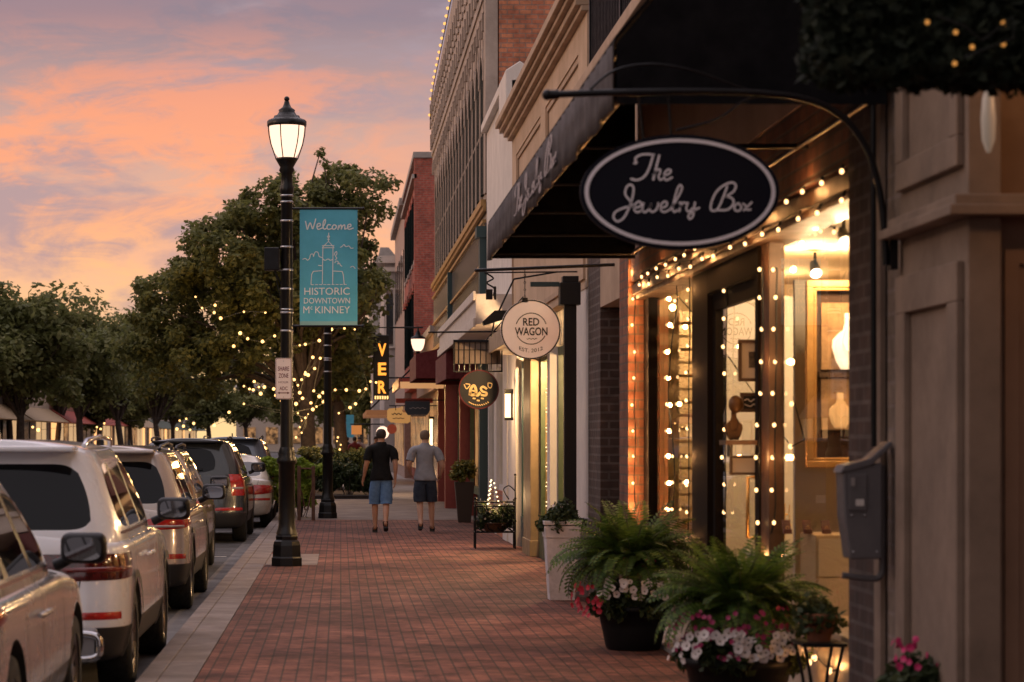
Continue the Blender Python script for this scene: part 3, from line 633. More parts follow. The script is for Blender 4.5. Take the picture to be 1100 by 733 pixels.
part(b5, 'pilaster', M_['teal_paint'], lambda m: (m.box(2.48, 2.85, Y0 - .02, Y0 + .39, 0, 5.2), m.box(2.42, 2.85, Y0 - .06, Y0 + .45, 5.2, 5.4)))
part(b5, 'pilaster', M_['teal_paint'], lambda m: m.box(2.50, 2.6, 57.6, 57.9, 0, 5.5))
part(b5, 'ground_floor', principled('dark_green', (.05, .06, .035), .5), lambda m: (m.box(2.85, 3.4, Y0 + .4, Y1, 0, 4.0),))
part(b5, 'column', M_['red_paint'], lambda m: (m.box(2.5, 2.85, 51.6, 52.1, 0, 3.4),)); part(b5, 'column', M_['red_paint'], lambda m: (m.box(2.42, 2.85, 57.0, 57.55, 0, 3.4),)); part(b5, 'column', M_['red_paint'], lambda m: (m.box(2.5, 2.85, 63.3, 63.8, 0, 3.4),))
part(b5, 'window_frame', M_['green_paint'], lambda m: (m.frame('x', 2.7, 52.2, 56.9, .5, 3.2, .14, .08), m.frame('x', 2.7, 47, 51.5, .5, 3.2, .14, .08)))
part(b5, 'window', M_['lit_glass'], lambda m: m.box(2.8, 2.84, 47.1, 51.4, .6, 3.1)); part(b5, 'window', M_['lit_glass'], lambda m: m.box(2.8, 2.84, 52.3, 56.8, .6, 3.1)); part(b5, 'window', M_['lit_glass'], lambda m: m.box(2.8, 2.84, 58.2, 63, .6, 3.1))
def box_awning(nm, lab, y0, y1, x0, z0, z1, z2, mat, under=None):
    t = thing(nm, lab, 'awning', (2.6, y0, z0))
    def f(m):
        m.prism([(x0, z0), (x0 + .02, z0), (x0 + .02, z1 - .02), (F - .01, z2 - .02), (F - .01, z2), (x0, z1)], 1, y0 + .02, y1 - .02)
    part(t, 'canvas', mat, f)
    for yy in (y0, y1 - .018): part(t, 'end_panel', mat, lambda m: m.prism([(x0, z0), (F - .01, z0), (F - .01, z2), (x0, z1)], 1, yy, yy + .018))
    part(t, 'frame', M_['black_metal'], lambda m: (m.tube([(x0 + .04, y0 + .05, z0 + .03), (x0 + .04, y1 - .05, z0 + .03)], .012, 6), m.tube([(x0 + .04, (y0 + y1) / 2, z0 + .03), (F, (y0 + y1) / 2, z0 + .03)], .012, 6)))
    return t
box_awning('maroon_awning', 'deep maroon box awning beside the lit wall lantern', 56.4, 61.5, 1.72, 3.0, 3.55, 3.75, M_['maroon'])
box_awning('maroon_awning', 'maroon awning just beyond the iron grid sign frame', 46.8, 52, 2.0, 2.75, 3.25, 3.7, M_['maroon'])
t = thing('red_canopy', 'red board canopy lit warm from below past the maroon awning', 'awning', (2.2, 66, 2.7))
part(t, 'board', M_['red_paint'], lambda m: (m.box(1.55, 2.6, 62.2, 69.5, 3.05, 3.14),)); part(t, 'fascia', principled('glow_fascia', (.6, .38, .2), .5, emit=(1, .5, .2), es=.35), lambda m: m.box(1.5, 2.6, 62.14, 62.2, 2.88, 3.05)); part(t, 'fascia', M_['red_paint'], lambda m: (m.box(1.46, 1.52, 62.2, 69.5, 2.9, 3.15), m.box(1.55, 2.6, 69.5, 69.56, 2.62, 2.75)))  # near fascia emits the warm light from below; no lamp there

# ---- 6.. further buildings on the right
b6 = bld('low_shop', 'low brown shop between the ornate building and the red brick one', 69.1)
part(b6, 'wall', principled('tan_brick', (.30, .2, .15), .8, noise=.3), lambda m: (m.box(2.62, 8, 69.1, 85, 3.0, 4.6), m.box(2.8, 8, 69.1, 85, 0, 3.0)))
part(b6, 'cornice', M_['grey_stone'], lambda m: m.box(2.5, 8, 69.1, 85, 4.6, 4.8)); part(b6, 'window', M_['lit_glass'], lambda m: (m.box(2.74, 2.79, 69.8, 76, .5, 2.8),)); part(b6, 'window', M_['lit_glass'], lambda m: (m.box(2.74, 2.79, 77, 84, .5, 2.8),))
b7 = bld('red_brick_building', 'tall red brick building with narrow street windows beyond the ornate one', 85)
part(b7, 'wall', M_['red_brick'], lambda m: (m.box(2.62, 9, 85, 101, 3.5, 11.3), m.box(2.54, 2.62, 85, 85.5, 3.5, 11.3), m.box(2.9, 9, 85, 101, 0, 3.5)))
part(b7, 'cornice', M_['grey_stone'], lambda m: (m.box(2.50, 9, 84.92, 101.05, 11.3, 11.5), m.box(2.46, 2.62, 85, 101, 10.6, 10.75)))
for k in range(6):
    y = 86.4 + k * 2.5
    w = MB(); w.box(2.58, 2.615, y, y + 1.1, 7.9, 10.1); wn = w.build('window', teal_gl, b7); q = MB(); q.box(2.57, 2.62, y - .1, y + 1.2, 10.1, 10.35); q.build('lintel', M_['red_brick'], wn); q = MB(); q.box(2.57, 2.62, y - .1, y + 1.2, 7.75, 7.9); q.build('sill', M_['grey_stone'], wn)
    w = MB(); w.box(2.58, 2.615, y, y + 1.1, 4.4, 6.8); wn = w.build('window', teal_gl, b7); q = MB(); q.box(2.52, 2.62, y - .1, y + 1.2, 6.8, 7.05); q.build('lintel', M_['red_brick'], wn)
part(b7, 'shop_window', M_['lit_glass'], lambda m: m.box(2.84, 2.89, 86, 100, .5, 3))
b8 = bld('pale_brick_building', 'pale pinkish building beyond the red brick one', 101.1)
part(b8, 'wall', principled('pale_pink', (.38, .27, .23), .8, noise=.2), lambda m: m.box(2.62, 9, 101.1, 119, 0, 11.2)); part(b8, 'cornice', M_['grey_stone'], lambda m: m.box(2.4, 9, 101.1, 119.1, 11.2, 11.5))
for k in range(5): part(b8, 'window', M_['dark_glass'], lambda m: m.box(2.58, 2.61, 102.6 + k * 3.3, 104 + k * 3.3, 7, 9.5))
part(b8, 'shop_window', M_['lit_glass'], lambda m: m.box(2.58, 2.61, 102, 118, .5, 3))
b9 = bld('white_corner_building', 'grey white building with tall framed window at the far end of the row', 119.2)
part(b9, 'wall', principled('grey_white', (.42, .38, .37), .8, noise=.15), lambda m: (m.box(2.62, 12, 128, 165, 0, 10.3), m.box(2.1, 12, 119.2, 128, 0, 10.1)))
part(b9, 'cornice', M_['white_paint'], lambda m: (m.box(1.7, 12, 118.9, 128.2, 10.1, 10.45), m.box(1.9, 12, 119, 128, 9.7, 9.9)))
part(b9, 'window', M_['dark_glass'], lambda m: m.box(2.2, 2.55, 119.12, 119.18, 6.2, 8.6)); part(b9, 'window_frame', M_['white_paint'], lambda m: m.frame('y', 119.05, 2.12, 2.62, 6.0, 8.9, .08, .12))
b10 = thing('church', 'distant grey gabled building closing the end of the row', 'building', (2.4, 175, 0))
part(b10, 'wall', M_['grey_stone'], lambda m: m.box(2.3, 6, 175, 200, 0, 12)); part(b10, 'roof', M_['grey_stone'], lambda m: m.prism([(2.2, 12), (6.1, 12), (3.4, 15.2), (2.8, 15.2)], 1, 174.8, 200))
part(b10, 'window', M_['dark_glass'], lambda m: m.box(2.9, 3.6, 174.95, 174.99, 6, 10))
# street end
t = thing('street_end_building', 'pale building facing down the street behind the far trees', 'building', (-4, 330, 0))
part(t, 'wall', principled('pale_end', (.42, .35, .3), .8, noise=.2), lambda m: (m.box(-14, 14, 330, 345, 0, 8.5),)); part(t, 'cornice', M_['white_paint'], lambda m: m.box(-14.3, 14.3, 329.6, 345, 8.5, 9))
for k in range(9): part(t, 'window', M_['lit_glass'], lambda m: m.box(-13 + k * 3, -11.4 + k * 3, 329.9, 329.95, 1, 3.2))
# ---- opposite side of the street
specs = [('grey_brick_building', 'greyish brick building at the left edge behind the street trees', 96, 130, 8.2, (.24, .2, .175)),
         ('cream_building', 'cream shop building across the street behind the second parked car', 130.2, 148, 6.2, (.42, .33, .25)),
         ('dark_red_building', 'dark red shop building across the street with a lit orange window', 148.2, 166, 6.6, (.22, .09, .06)),
         ('tan_building', 'tan shop building across the street with a white sign board', 166.2, 190, 6.0, (.36, .27, .19)),
         ('pink_building', 'pinkish shop building far across the street', 190.2, 222, 6.5, (.42, .27, .22)),
         ('pale_building', 'pale plaster building far across the street near the end', 222.2, 300, 7.0, (.48, .40, .34))]
litm = principled('far_lit', (.2, .12, .05), .4, emit=(1, .5, .18), es=1.1); litm2 = principled('far_lit_soft', (.4, .28, .15), .4, emit=(1, .62, .3), es=.45)
rng = random.Random(3)
for nm, lab, y0, y1, h, c in specs:
    t = thing(nm, lab, 'building', (-17.5, y0, 0)); mt = principled(nm, c, .8, noise=.25, nscale=1)
    part(t, 'wall', mt, lambda m: (m.box(-27, -17.5, y0, y1, 0, h))); part(t, 'cornice', M_['grey_stone'], lambda m: m.box(-27, -17.2, y0, y1, h, h + .3))
    y = y0 + .8
    while y < y1 - 2:
        w = rng.uniform(1.2, 2.6)
        if y + w > y1 - .4: break
        part(t, 'shop_window', rng.choice([litm, litm2, litm2, M_['dark_glass'], M_['lit_glass']]), lambda m: m.box(-17.5, -17.44, y, y + w, .5, 2.7))
        part(t, 'window', M_['dark_glass'], lambda m: m.box(-17.5, -17.44, y + .2, y + min(w, 1.3), 4.0, 5.6))
        y += w + rng.uniform(.5, 1.1)
    part(t, 'awning', principled('awn%d' % int(y0), rng.choice([(.3, .05, .03), (.05, .07, .05), (.35, .25, .15)]), .8), lambda m: m.prism([(-16.2, 2.6), (-17.44, 3.4), (-17.44, 2.6)], 1, y0 + .5, y1 - .5))

t = thing('unseen_brown_building', 'long brown two storey building across the street, mirrored in the shop glass', 'building', (-17.5, 20, 0)); mt = principled('opposite_brown', (.2, .14, .11), .8, noise=.25, nscale=1)  # out of view; added to block the low western glow and fill reflections
part(t, 'wall', mt, lambda m: m.box(-27, -17.5, -40, 95.8, 0, 7.8)); part(t, 'cornice', M_['grey_stone'], lambda m: m.box(-27, -17.1, -40, 95.8, 7.8, 8.1))
for k in range(24):
    y = -36 + k * 5.4; part(t, 'shop_window', rng.choice([litm2, M_['lit_glass'], M_['dark_glass']]), lambda m: m.box(-17.5, -17.44, y, y + 3.6, .5, 2.8)); part(t, 'window', M_['dark_glass'], lambda m: m.box(-17.5, -17.44, y + .8, y + 2.4, 4.4, 6.4))


gb = principled('gift_box', (.10, .03, .02), .5)
for k, (px, Y, lb) in enumerate(((846, 15.1, 'small maroon ring box at the left end of the cream cabinet'), (868, 15.1, 'small maroon ring box in the middle of the cream cabinet'), (888, 15.1, 'small maroon ring box at the right end of the cream cabinet'))):
    xx = at(px, 0, Y)[0]; t = thing('ring_box', lb, 'box', (xx, Y, 1.021), 'ring boxes on the cabinet')
    part(t, 'box_base', gb, lambda m: m.box(xx - .025, xx + .025, Y - .025, Y + .025, 1.021, 1.05), bevel=.003)
    part(t, 'lid', gb, lambda m: m.prism([(Y + .02, 1.05), (Y + .04, 1.055), (Y + .06, 1.10), (Y + .04, 1.105)], 0, xx - .025, xx + .025)); part(t, 'ring', M_['gold'], lambda m: m.tube([(xx + .009 * math.cos(a), Y, 1.058 + .009 * math.sin(a)) for a in [math.pi * q / 6 for q in range(13)]], .002, 5))
a = at(800, 500, 16.36); w_, h_ = .20, .13
t = thing('price_card', 'small white price card behind the lower door glass', 'card', (a[0], 16.36, a[2] - h_ / 2))
part(t, 'frame', M_['brown_wood'], lambda m: m.frame('y', 16.34, a[0] - w_ / 2, a[0] + w_ / 2, a[2] - h_ / 2, a[2] + h_ / 2, .018, .03))
part(t, 'card_face', inwh, lambda m: m.box(a[0] - w_ / 2 + .017, a[0] + w_ / 2 - .017, 16.36, 16.368, a[2] - h_ / 2 + .017, a[2] + h_ / 2 - .017))
# ================================================================== cars (built facing +Y, rear bumper at y=0, kerb side = +x)
def car_paint(nm, c, metal=.35):
    m = principled(nm, c, .26, metal, noise=.05, nscale=1.2, coat=1., spec=.6); return m
M_['tyre'] = principled('tyre_rubber', (.012, .012, .012), .85, noise=.3, nscale=30)
M_['rim'] = principled('wheel_rim', (.22, .22, .23), .3, .9)
M_['cladding'] = principled('dark_cladding', (.018, .018, .02), .6)
M_['well'] = principled('wheel_well', (.004, .004, .004), .9)
M_['car_glass'] = principled('tinted_car_glass', (.004, .005, .007), .03, spec=.32)
M_['red_lens'] = principled('red_lens', (.48, .016, .012), .12, coat=1, noise=.5, nscale=25)
M_['smoked_lens'] = principled('smoked_lens', (.09, .006, .006), .12, coat=1, noise=.6, nscale=25)
M_['white_lens'] = principled('white_lens', (.4, .34, .34), .15, coat=1)
M_['chrome'] = principled('chrome', (.6, .6, .62), .15, 1.)
M_['mirror'] = principled('mirror_glass', (.16, .16, .17), .03, 1.)
M_['plate'] = principled('number_plate', (.6, .6, .58), .5)
def lerp(a, b, t): return a + (b - a) * t
def make_car(name, label, paint, L=4.7, Wd=1.88, H=1.70, belt=1.06, lamp='wrap', clad=True, wheel_r=.36, rear_gl=.25, low=False, badge=False, tuck=.0, lamp_mat='red_lens', rails=True, g='cars parked along the kerb', detail=3):
    t = thing(name, label, 'car', (0, 0, 0), g)
    w = Wd / 2
    wy = (.88, L - .95)
    # ---- lower body cage
    side_y = [.34, .55, .95, 1.35, 1.9, L * .5, L - 1.75, L - 1.35, L - .95, L - .6]
    cols = [(0, 0), (.42, .0), (.78, .035), (.945, .13)] + [(1, y) for y in side_y] + [(.955, L - .3), (.80, L - .08), (.45, L - .01), (0, L)]
    rows = [(.24, .90, .10), (.30, .955, .03), (.50, 1.0, -.01), (.66, 1.0, .015), (.80, .995, .05), (belt - .08, .975, .075), (belt, .93, .11)]
    V = []; nc = len(cols)
    for ri, (z, xs, ins) in enumerate(rows):
        for cx, cyy in cols:
            fr = cyy / L
            yy = cyy + ins * (1 - 2 * fr) * (1 if abs(fr - .5) > .3 else 0)
            if fr > .5: yy = cyy - ins * 1.6 * max(0, (fr - .8) / .2)
            zz = z
            if ri >= 4:   # bonnet drops to the nose
                f = max(0, (fr - .66) / .34); zz = z - (.10 + .05 * (ri - 4)) * f ** 1.6
            V.append((cx * w * xs, yy, zz))
    nr = len(rows)
    Lidx = lambda r, c: r * nc + c
    allv = list(V); Rm = {}
    for r in range(nr):
        for c in range(nc):
            if c in (0, nc - 1): Rm[(r, c)] = Lidx(r, c)
            else:
                x, y, z = V[Lidx(r, c)]; allv.append((-x, y, z)); Rm[(r, c)] = len(allv) - 1
    Ct = {}
    for r, dz in ((nr - 1, .035), (0, 0)):
        for c in range(1, nc - 1):
            x, y, z = V[Lidx(r, c)]; allv.append((0, y, z + dz)); Ct[(r, c)] = len(allv) - 1
    Fc = []; Mi = []
    for r in range(nr - 1):
        mi = 1 if (clad and r <= 1) else 0
        for c in range(nc - 1):
            Fc.append((Lidx(r, c), Lidx(r, c + 1), Lidx(r + 1, c + 1), Lidx(r + 1, c))); Mi.append(mi)
            Fc.append((Rm[(r, c + 1)], Rm[(r, c)], Rm[(r + 1, c)], Rm[(r + 1, c + 1)])); Mi.append(mi)
    for r, mi in ((nr - 1, 0), (0, 1)):
        for c in range(1, nc - 2):
            for side in (0, 1):
                a = Lidx(r, c) if side == 0 else Rm[(r, c)]; b = Lidx(r, c + 1) if side == 0 else Rm[(r, c + 1)]
                q = (a, b, Ct[(r, c + 1)], Ct[(r, c)])
                flip = (side == 1) ^ (r == 0)
                Fc.append(q[::-1] if flip else q); Mi.append(mi)
        for c, e in ((1, 0), (nc - 2, nc - 1)):
            for side in (0, 1):
                a = Lidx(r, c) if side == 0 else Rm[(r, c)]
                Fc.append((Lidx(r, e), a, Ct[(r, c)])); Mi.append(mi)
    me = bpy.data.meshes.new('tub'); me.from_pydata(allv, [], Fc); me.polygons.foreach_set('material_index', Mi); me.polygons.foreach_set('use_smooth', [True] * len(Fc))
    bm = bmesh.new(); bm.from_mesh(me); bmesh.ops.recalc_face_normals(bm, faces=bm.faces)
    cl = bm.edges.layers.float.new('crease_edge')
    for e in bm.edges:
        z = [v.co.z for v in e.verts]
        if all(abs(q - rows[2][0]) < .004 for q in z): e[cl] = .6
        if all(abs(v.co.z - (belt - .08)) < .01 for v in e.verts): e[cl] = .35
    bm.to_mesh(me); bm.free()
    for m in (paint, M_['cladding'], M_['well']): me.materials.append(m)
    tub = bpy.data.objects.new('tub', me); COL.objects.link(tub)
    sb = tub.modifiers.new('s', 'SUBSURF'); sb.levels = sb.render_levels = detail
    cut = MB()
    for y in wy:
        for sx in (-1, 1): cut.lathe((0, 0, 0), [(wheel_r + .075, sx * (w + .1)), (wheel_r + .06, sx * (w - .30))], 28, axis=0) if False else None
    cutobs = []
    for y in wy:
        for sx in (-1, 1):
            c = MB(); n = 28; vs = []
            for xx in (sx * (w - .32), sx * (w + .12)):
                for k in range(n):
                    a = 2 * math.pi * k / n; vs.append((xx, y + (wheel_r + .065) * math.cos(a), wheel_r + (wheel_r + .065) * math.sin(a)))
            c.add(vs, [tuple(range(n)), tuple(range(n, 2 * n))[::-1]] + [(k, n + k, n + (k + 1) % n, (k + 1) % n) for k in range(n)])
            c.m = [2] * len(c.m)
            co = c.build('cutter', [paint, M_['cladding'], M_['well']], t); cutobs.append(co)
            bo = tub.modifiers.new('b', 'BOOLEAN'); bo.operation = 'DIFFERENCE'; bo.object = co; bo.solver = 'EXACT'
    # ---- greenhouse cage
    wb, wt = w * .935, w * .70
    yr0, yr1 = .10, rear_gl + .12       # rear glass foot and head
    yf0, yf1 = L - 1.28, L * .56 + .05
    if low: yr0, yr1, yf0, yf1 = .55, 1.35, L - 1.35, L * .5
    gz = [belt - .05, belt + .035, H - .15, H - .055]
    def outline(k):
        tt = (0, .08, .86, 1.0)[k]
        yb = lerp(yr0, yr1, tt); yf = lerp(yf0, yf1, tt); ww = lerp(wb, wt, tt ** 1.15)
        if k == 3: ww *= .97
        Ln = yf - yb
        return [(0, yb), (.60, yb + .012), (.86, yb + .05), (.97, yb + .16), (1, yb + .34), (1, yb + .34 + .17 * Ln), (1, yb + .40 + .19 * Ln),
                (1, lerp(L * .43, L * .42, tt)), (1, lerp(L * .43, L * .42, tt) + .09), (.995, yf - lerp(.36, .30, tt)), (.90, yf - lerp(.10, .10, tt)), (.5, yf - .01), (0, yf)], ww
    gcols = 13; GV = []
    for k, z in enumerate(gz):
        o_, ww = outline(k)
        for (fx, y) in o_: GV.append((fx * ww, y, z))
    GA = list(GV); GR = {}
    for r in range(4):
        for c in range(gcols):
            if c in (0, gcols - 1): GR[(r, c)] = r * gcols + c
            else: x, y, z = GV[r * gcols + c]; GA.append((-x, y, z)); GR[(r, c)] = len(GA) - 1
    GC = {}
    for c in range(1, gcols - 1):
        x, y, z = GV[3 * gcols + c]
        GA.append((x * .6, y, H)); a = len(GA) - 1; GA.append((-x * .6, y, H)); b = len(GA) - 1; GA.append((0, y, H + .012)); GC[c] = (a, b, len(GA) - 1)
    # tags: 0 paint, 1 black pillar, 2 rear window, 3 windscreen, 4.. side windows right (quarter, rear, front), 7.. left
    GF = []; GM = []
    tagR = {0: 2, 1: 0, 2: 0, 3: 0, 4: 4, 5: 1, 6: 5, 7: 1, 8: 6, 9: 0, 10: 3, 11: 3}
    if lamp != 'tall': tagR[1] = 2
    for r in range(3):
        for c in range(gcols - 1):
            mid = tagR[c] if r == 1 else 0
            GF.append((r * gcols + c, r * gcols + c + 1, (r + 1) * gcols + c + 1, (r + 1) * gcols + c)); GM.append(mid)
            ml = mid + 3 if mid >= 4 else mid
            GF.append((GR[(r, c + 1)], GR[(r, c)], GR[(r + 1, c)], GR[(r + 1, c + 1)])); GM.append(ml)
    b3_ = 3 * gcols
    for c in range(1, gcols - 2):
        a, b, m = GC[c]; a2, b2_, m2 = GC[c + 1]
        for q in ((b3_ + c, b3_ + c + 1, a2, a), (a, a2, m2, m), (m, m2, b2_, b), (b, b2_, GR[(3, c + 1)], GR[(3, c)])): GF.append(q); GM.append(0)
    for c, e in ((1, 0), (gcols - 2, gcols - 1)):
        a, b, m = GC[c]
        GF += [(b3_ + e, b3_ + c, a, m) , (b3_ + e, m, b, GR[(3, c)])]; GM += [0, 0]
    gme = bpy.data.meshes.new('gh'); gme.from_pydata(GA, [], GF); gme.polygons.foreach_set('material_index', GM); gme.polygons.foreach_set('use_smooth', [True] * len(GF))
    bm = bmesh.new(); bm.from_mesh(gme); bmesh.ops.recalc_face_normals(bm, faces=bm.faces)
    cl = bm.edges.layers.float.new('crease_edge')
    for e in bm.edges:
        ms = set(f.material_index for f in e.link_faces)
        if len(ms) > 1: e[cl] = .55
        if all(abs(v.co.z - gz[3]) < .01 for v in e.verts): e[cl] = .3
    bm.to_mesh(gme); bm.free()
    for _ in range(10): gme.materials.append(paint)
    gh = bpy.data.objects.new('gh', gme); COL.objects.link(gh)
    sb = gh.modifiers.new('s', 'SUBSURF'); sb.levels = sb.render_levels = detail
    dg = bpy.context.evaluated_depsgraph_get()
    tm = bpy.data.meshes.new_from_object(tub.evaluated_get(dg)); gm = bpy.data.meshes.new_from_object(gh.evaluated_get(dg))
    bt = BVHTree.FromPolygons([v.co for v in tm.vertices] + [v.co for v in gm.vertices], [tuple(p.vertices) for p in tm.polygons] + [tuple(i + len(tm.vertices) for i in p.vertices) for p in gm.polygons])
    for c in cutobs + [tub, gh]: bpy.data.objects.remove(c)
    def split(me, want):
        vs = []; fs = []; mp = {}; mi = []
        for p in me.polygons:
            if p.material_index in want:
                f = []
                for i in p.vertices:
                    if i not in mp: mp[i] = len(vs); vs.append(tuple(me.vertices[i].co))
                    f.append(mp[i])
                fs.append(f); mi.append(p.material_index)
        return vs, fs, mi
    mb = MB(); mb.smooth = True
    for me_, want in ((tm, {0, 1, 2}), (gm, {0})):
        vs, fs, mi = split(me_, want); n0 = len(mb.m); mb.add(vs, fs)
        if me_ is tm: mb.m[n0:] = mi
    body = mb.build('body', [paint, M_['cladding'], M_['well']], t, recalc=False)
    vs, fs, _ = split(gm, {1})
    for sgn in (1, -1):
        for lo, hi in ((0, L * .41), (L * .41, L)):
            sel = [f for f in fs if all(vs[i][0] * sgn > 0 for i in f) and lo <= sum(vs[i][1] for i in f) / len(f) < hi]
            if not sel: continue
            ids = sorted({i for f in sel for i in f}); mpp = {i: k for k, i in enumerate(ids)}
            mb = MB(); mb.smooth = True; mb.add([vs[i] for i in ids], [[mpp[i] for i in f] for f in sel]); mb.build('door_pillar', M_['black_paint'], t, recalc=False)
    for k, nm in ((2, 'rear_window'), (3, 'windscreen'), (4, 'side_window'), (5, 'side_window'), (6, 'side_window'), (7, 'side_window'), (8, 'side_window'), (9, 'side_window')):
        vs, fs, _ = split(gm, {k})
        if vs: mb = MB(); mb.smooth = True; mb.add(vs, fs); mb.build(nm, M_['car_glass'], t, recalc=False)
    # ---- projecting details onto the skin
    cy_ = .95
    def hit(theta, z, sx=1, off=.008):
        """theta 0 = straight back, 90 = sideways, from a point inside the tail"""
        o_ = Vector((0, cy_, z)); d = Vector((sx * math.sin(theta), -math.cos(theta), 0))
        loc, nrm, idx, dist = bt.ray_cast(o_ + d * 3, -d)
        if loc is None: return None
        if nrm.dot(d) < 0: nrm = -nrm
        return loc + nrm * off
    def xth(x): return math.atan2(x, cy_ - .05)
    def wrap(x0, x1th, zlo, zhi, sx, mat, nm, parent=t, nu=18, nv=5, off=.012, lab=None):
        th0 = xth(x0); vs = []
        for i in range(nu + 1):
            u = i / nu; th = lerp(th0, x1th, u); a, b = zlo(u), zhi(u)
            for j in range(nv + 1):
                v = j / nv; bul = off * (1 - .75 * abs(2 * v - 1) ** 3) * (1 - .7 * abs(2 * u - 1) ** 5)
                p = hit(th, lerp(a, b, v), sx, bul)
                vs.append(p if p else Vector((sx * w * math.sin(th), 0, lerp(a, b, v))))
        fs = [(i * (nv + 1) + j, (i + 1) * (nv + 1) + j, (i + 1) * (nv + 1) + j + 1, i * (nv + 1) + j + 1) for i in range(nu) for j in range(nv)]
        mb = MB(); mb.smooth = True; mb.add(vs, fs); return mb.build(nm, mat, parent, label=lab)
    for sx in (1, -1):
        if lamp == 'wrap':      # broad lamp tapering towards the tailgate
            tl = wrap(.36, R(72), lambda u: .80 + .02 * u, lambda u: .985 - .0 * u, sx, M_['smoked_lens'], 'tail_lamp')
            wrap(.50, R(66), lambda u: .86, lambda u: .90, sx, principled('deep_red_lens', (.16, .006, .005), .12, coat=1), 'light_strip', tl, off=.02)
        elif lamp == 'eye':
            tl = wrap(.48, R(74), lambda u: .84 + .07 * u * u, lambda u: .90 + .085 * math.sin(math.pi * min(1, .15 + u * .75)), sx, M_['red_lens'], 'tail_lamp', off=.02)
            wrap(.5, R(52), lambda u: .86, lambda u: .89, sx, M_['white_lens'], 'reverse_lens', tl, nu=8, off=.026)
        elif lamp == 'tall':
            tl = wrap(w * .80, R(60), lambda u: .80, lambda u: belt + .02, sx, M_['red_lens'], 'tail_lamp', nu=8, nv=8)
            wrap(w * .82, R(55), lambda u: .90, lambda u: .95, sx, M_['white_lens'], 'reverse_lens', tl, nu=6, off=.02)
        else:
            tl = wrap(.52, R(68), lambda u: .66 + .06 * u, lambda u: .86 - .03 * u, sx, M_['red_lens'], 'tail_lamp', off=.025)
        wrap(.45, R(50), lambda u: .55, lambda u: .60, sx, M_['red_lens'], 'reflector', nu=8, nv=2, off=.012)
        # mirror
        my = yf0 - .30; mz = belt + .10; mx = w + .10
        mb = MB(); mb.box(-.13, .13, -.07, .07, -.085, .09)
        mi = mb.build('mirror_housing', M_['black_paint'], t); mi.data.transform(Matrix.Translation((sx * mx, my, mz)))
        mi.name = 'wing_mirror'; bv = mi.modifiers.new('b', 'BEVEL'); bv.width = .05; bv.segments = 4
        mi.data.polygons.foreach_set('use_smooth', [True] * 6)
        q = MB(); q.smooth = True; n = 20; q.add([(sx * mx + .105 * (abs(math.cos(a)) ** .6) * (1 if math.cos(a) > 0 else -1), my - .0725, mz + .066 * (abs(math.sin(a)) ** .6) * (1 if math.sin(a) > 0 else -1)) for a in [2 * math.pi * k / n for k in range(n)]], [tuple(range(n))]); q.build('mirror_glass', M_['mirror'], mi)
        q = MB(); q.tube([(sx * (w * .93), my + .02, mz - .10), (sx * (w + .02), my, mz - .06)], [.035, .03], 8); q.build('mirror_arm', M_['black_paint'], mi)
        # door gaps, handles, window trim
        def side_hit(y, z, off=.002):
            o_ = Vector((sx * 3, y, z)); loc, nrm, i_, d_ = bt.ray_cast(o_, Vector((-sx, 0, 0)))
            if loc is None: return None
            if nrm.x * sx < 0: nrm = -nrm
            return loc + nrm * off
        def gap(pts, nm, hw=.004, mat=None, par=body):
            mb = MB(); A = []; B = []
            for i, (y, z) in enumerate(pts):
                p = side_hit(y, z)
                if p is None: continue
                y2, z2 = pts[min(i + 1, len(pts) - 1)]; y1, z1 = pts[max(i - 1, 0)]
                d = Vector((0, y2 - y1, z2 - z1)).normalized(); nn = Vector((0, -d.z, d.y)) * hw
                A.append(p + nn); B.append(p - nn)
            k = len(A)
            if k < 2: return
            mb.add(A + B, [(i, i + 1, k + i + 1, k + i) for i in range(k - 1)]); return mb.build(nm, mat or M_['black_paint'], par)
        lz = [.42 + i * (belt - .40) / 10 for i in range(11)]
        for y, yt in ((L * .43 + .04, L * .43 + .04), (yf0 - .38, yf0 - .34)): gap([(lerp(y, yt, i / 10), z) for i, z in enumerate(lz)], 'door_gap')
        gap([(wy[0] + .42 + .12 * (1 - i / 10), z) for i, z in enumerate(lz)], 'door_gap')
        for y in (L * .43 - .18, yf0 - .38 - L * .2):
            p = side_hit(y, belt - .19, .022)
            if p: q = MB(); q.tube([p + Vector((0, -.1, 0)), p + Vector((0, -.06, 0)) + Vector((sx * .012, 0, 0)), p + Vector((0, .06, 0)) + Vector((sx * .012, 0, 0)), p + Vector((0, .1, 0))], [.012, .017, .017, .012], 8); q.build('door_handle', paint, body)
        gap([(lerp(yr0 + .4, yf0 - .35, i / 20), belt + .012) for i in range(21)], 'window_trim', .011, M_['chrome'] if badge or lamp == 'eye' else M_['black_paint'])
        if clad:
            pr = M_['cladding']
            for y in wy:
                q = MB(); A = []; B = []
                for k in range(19):
                    a = math.pi * (k / 18 * 1.1 - .05)
                    for rr, lst in ((wheel_r + .062, A), (wheel_r + .12, B)):
                        p = side_hit(y + rr * 1.02 * math.cos(a), wheel_r + rr * 1.02 * math.sin(a), .012)
                        lst.append(p if p and abs(p.x) > w * .8 else Vector((sx * w * 1.0, y + rr * math.cos(a), wheel_r + rr * math.sin(a))))
                q.smooth = True; q.add(A + B, [(i, i + 1, 19 + i + 1, 19 + i) for i in range(18)]); q.build('arch_trim', pr, body)
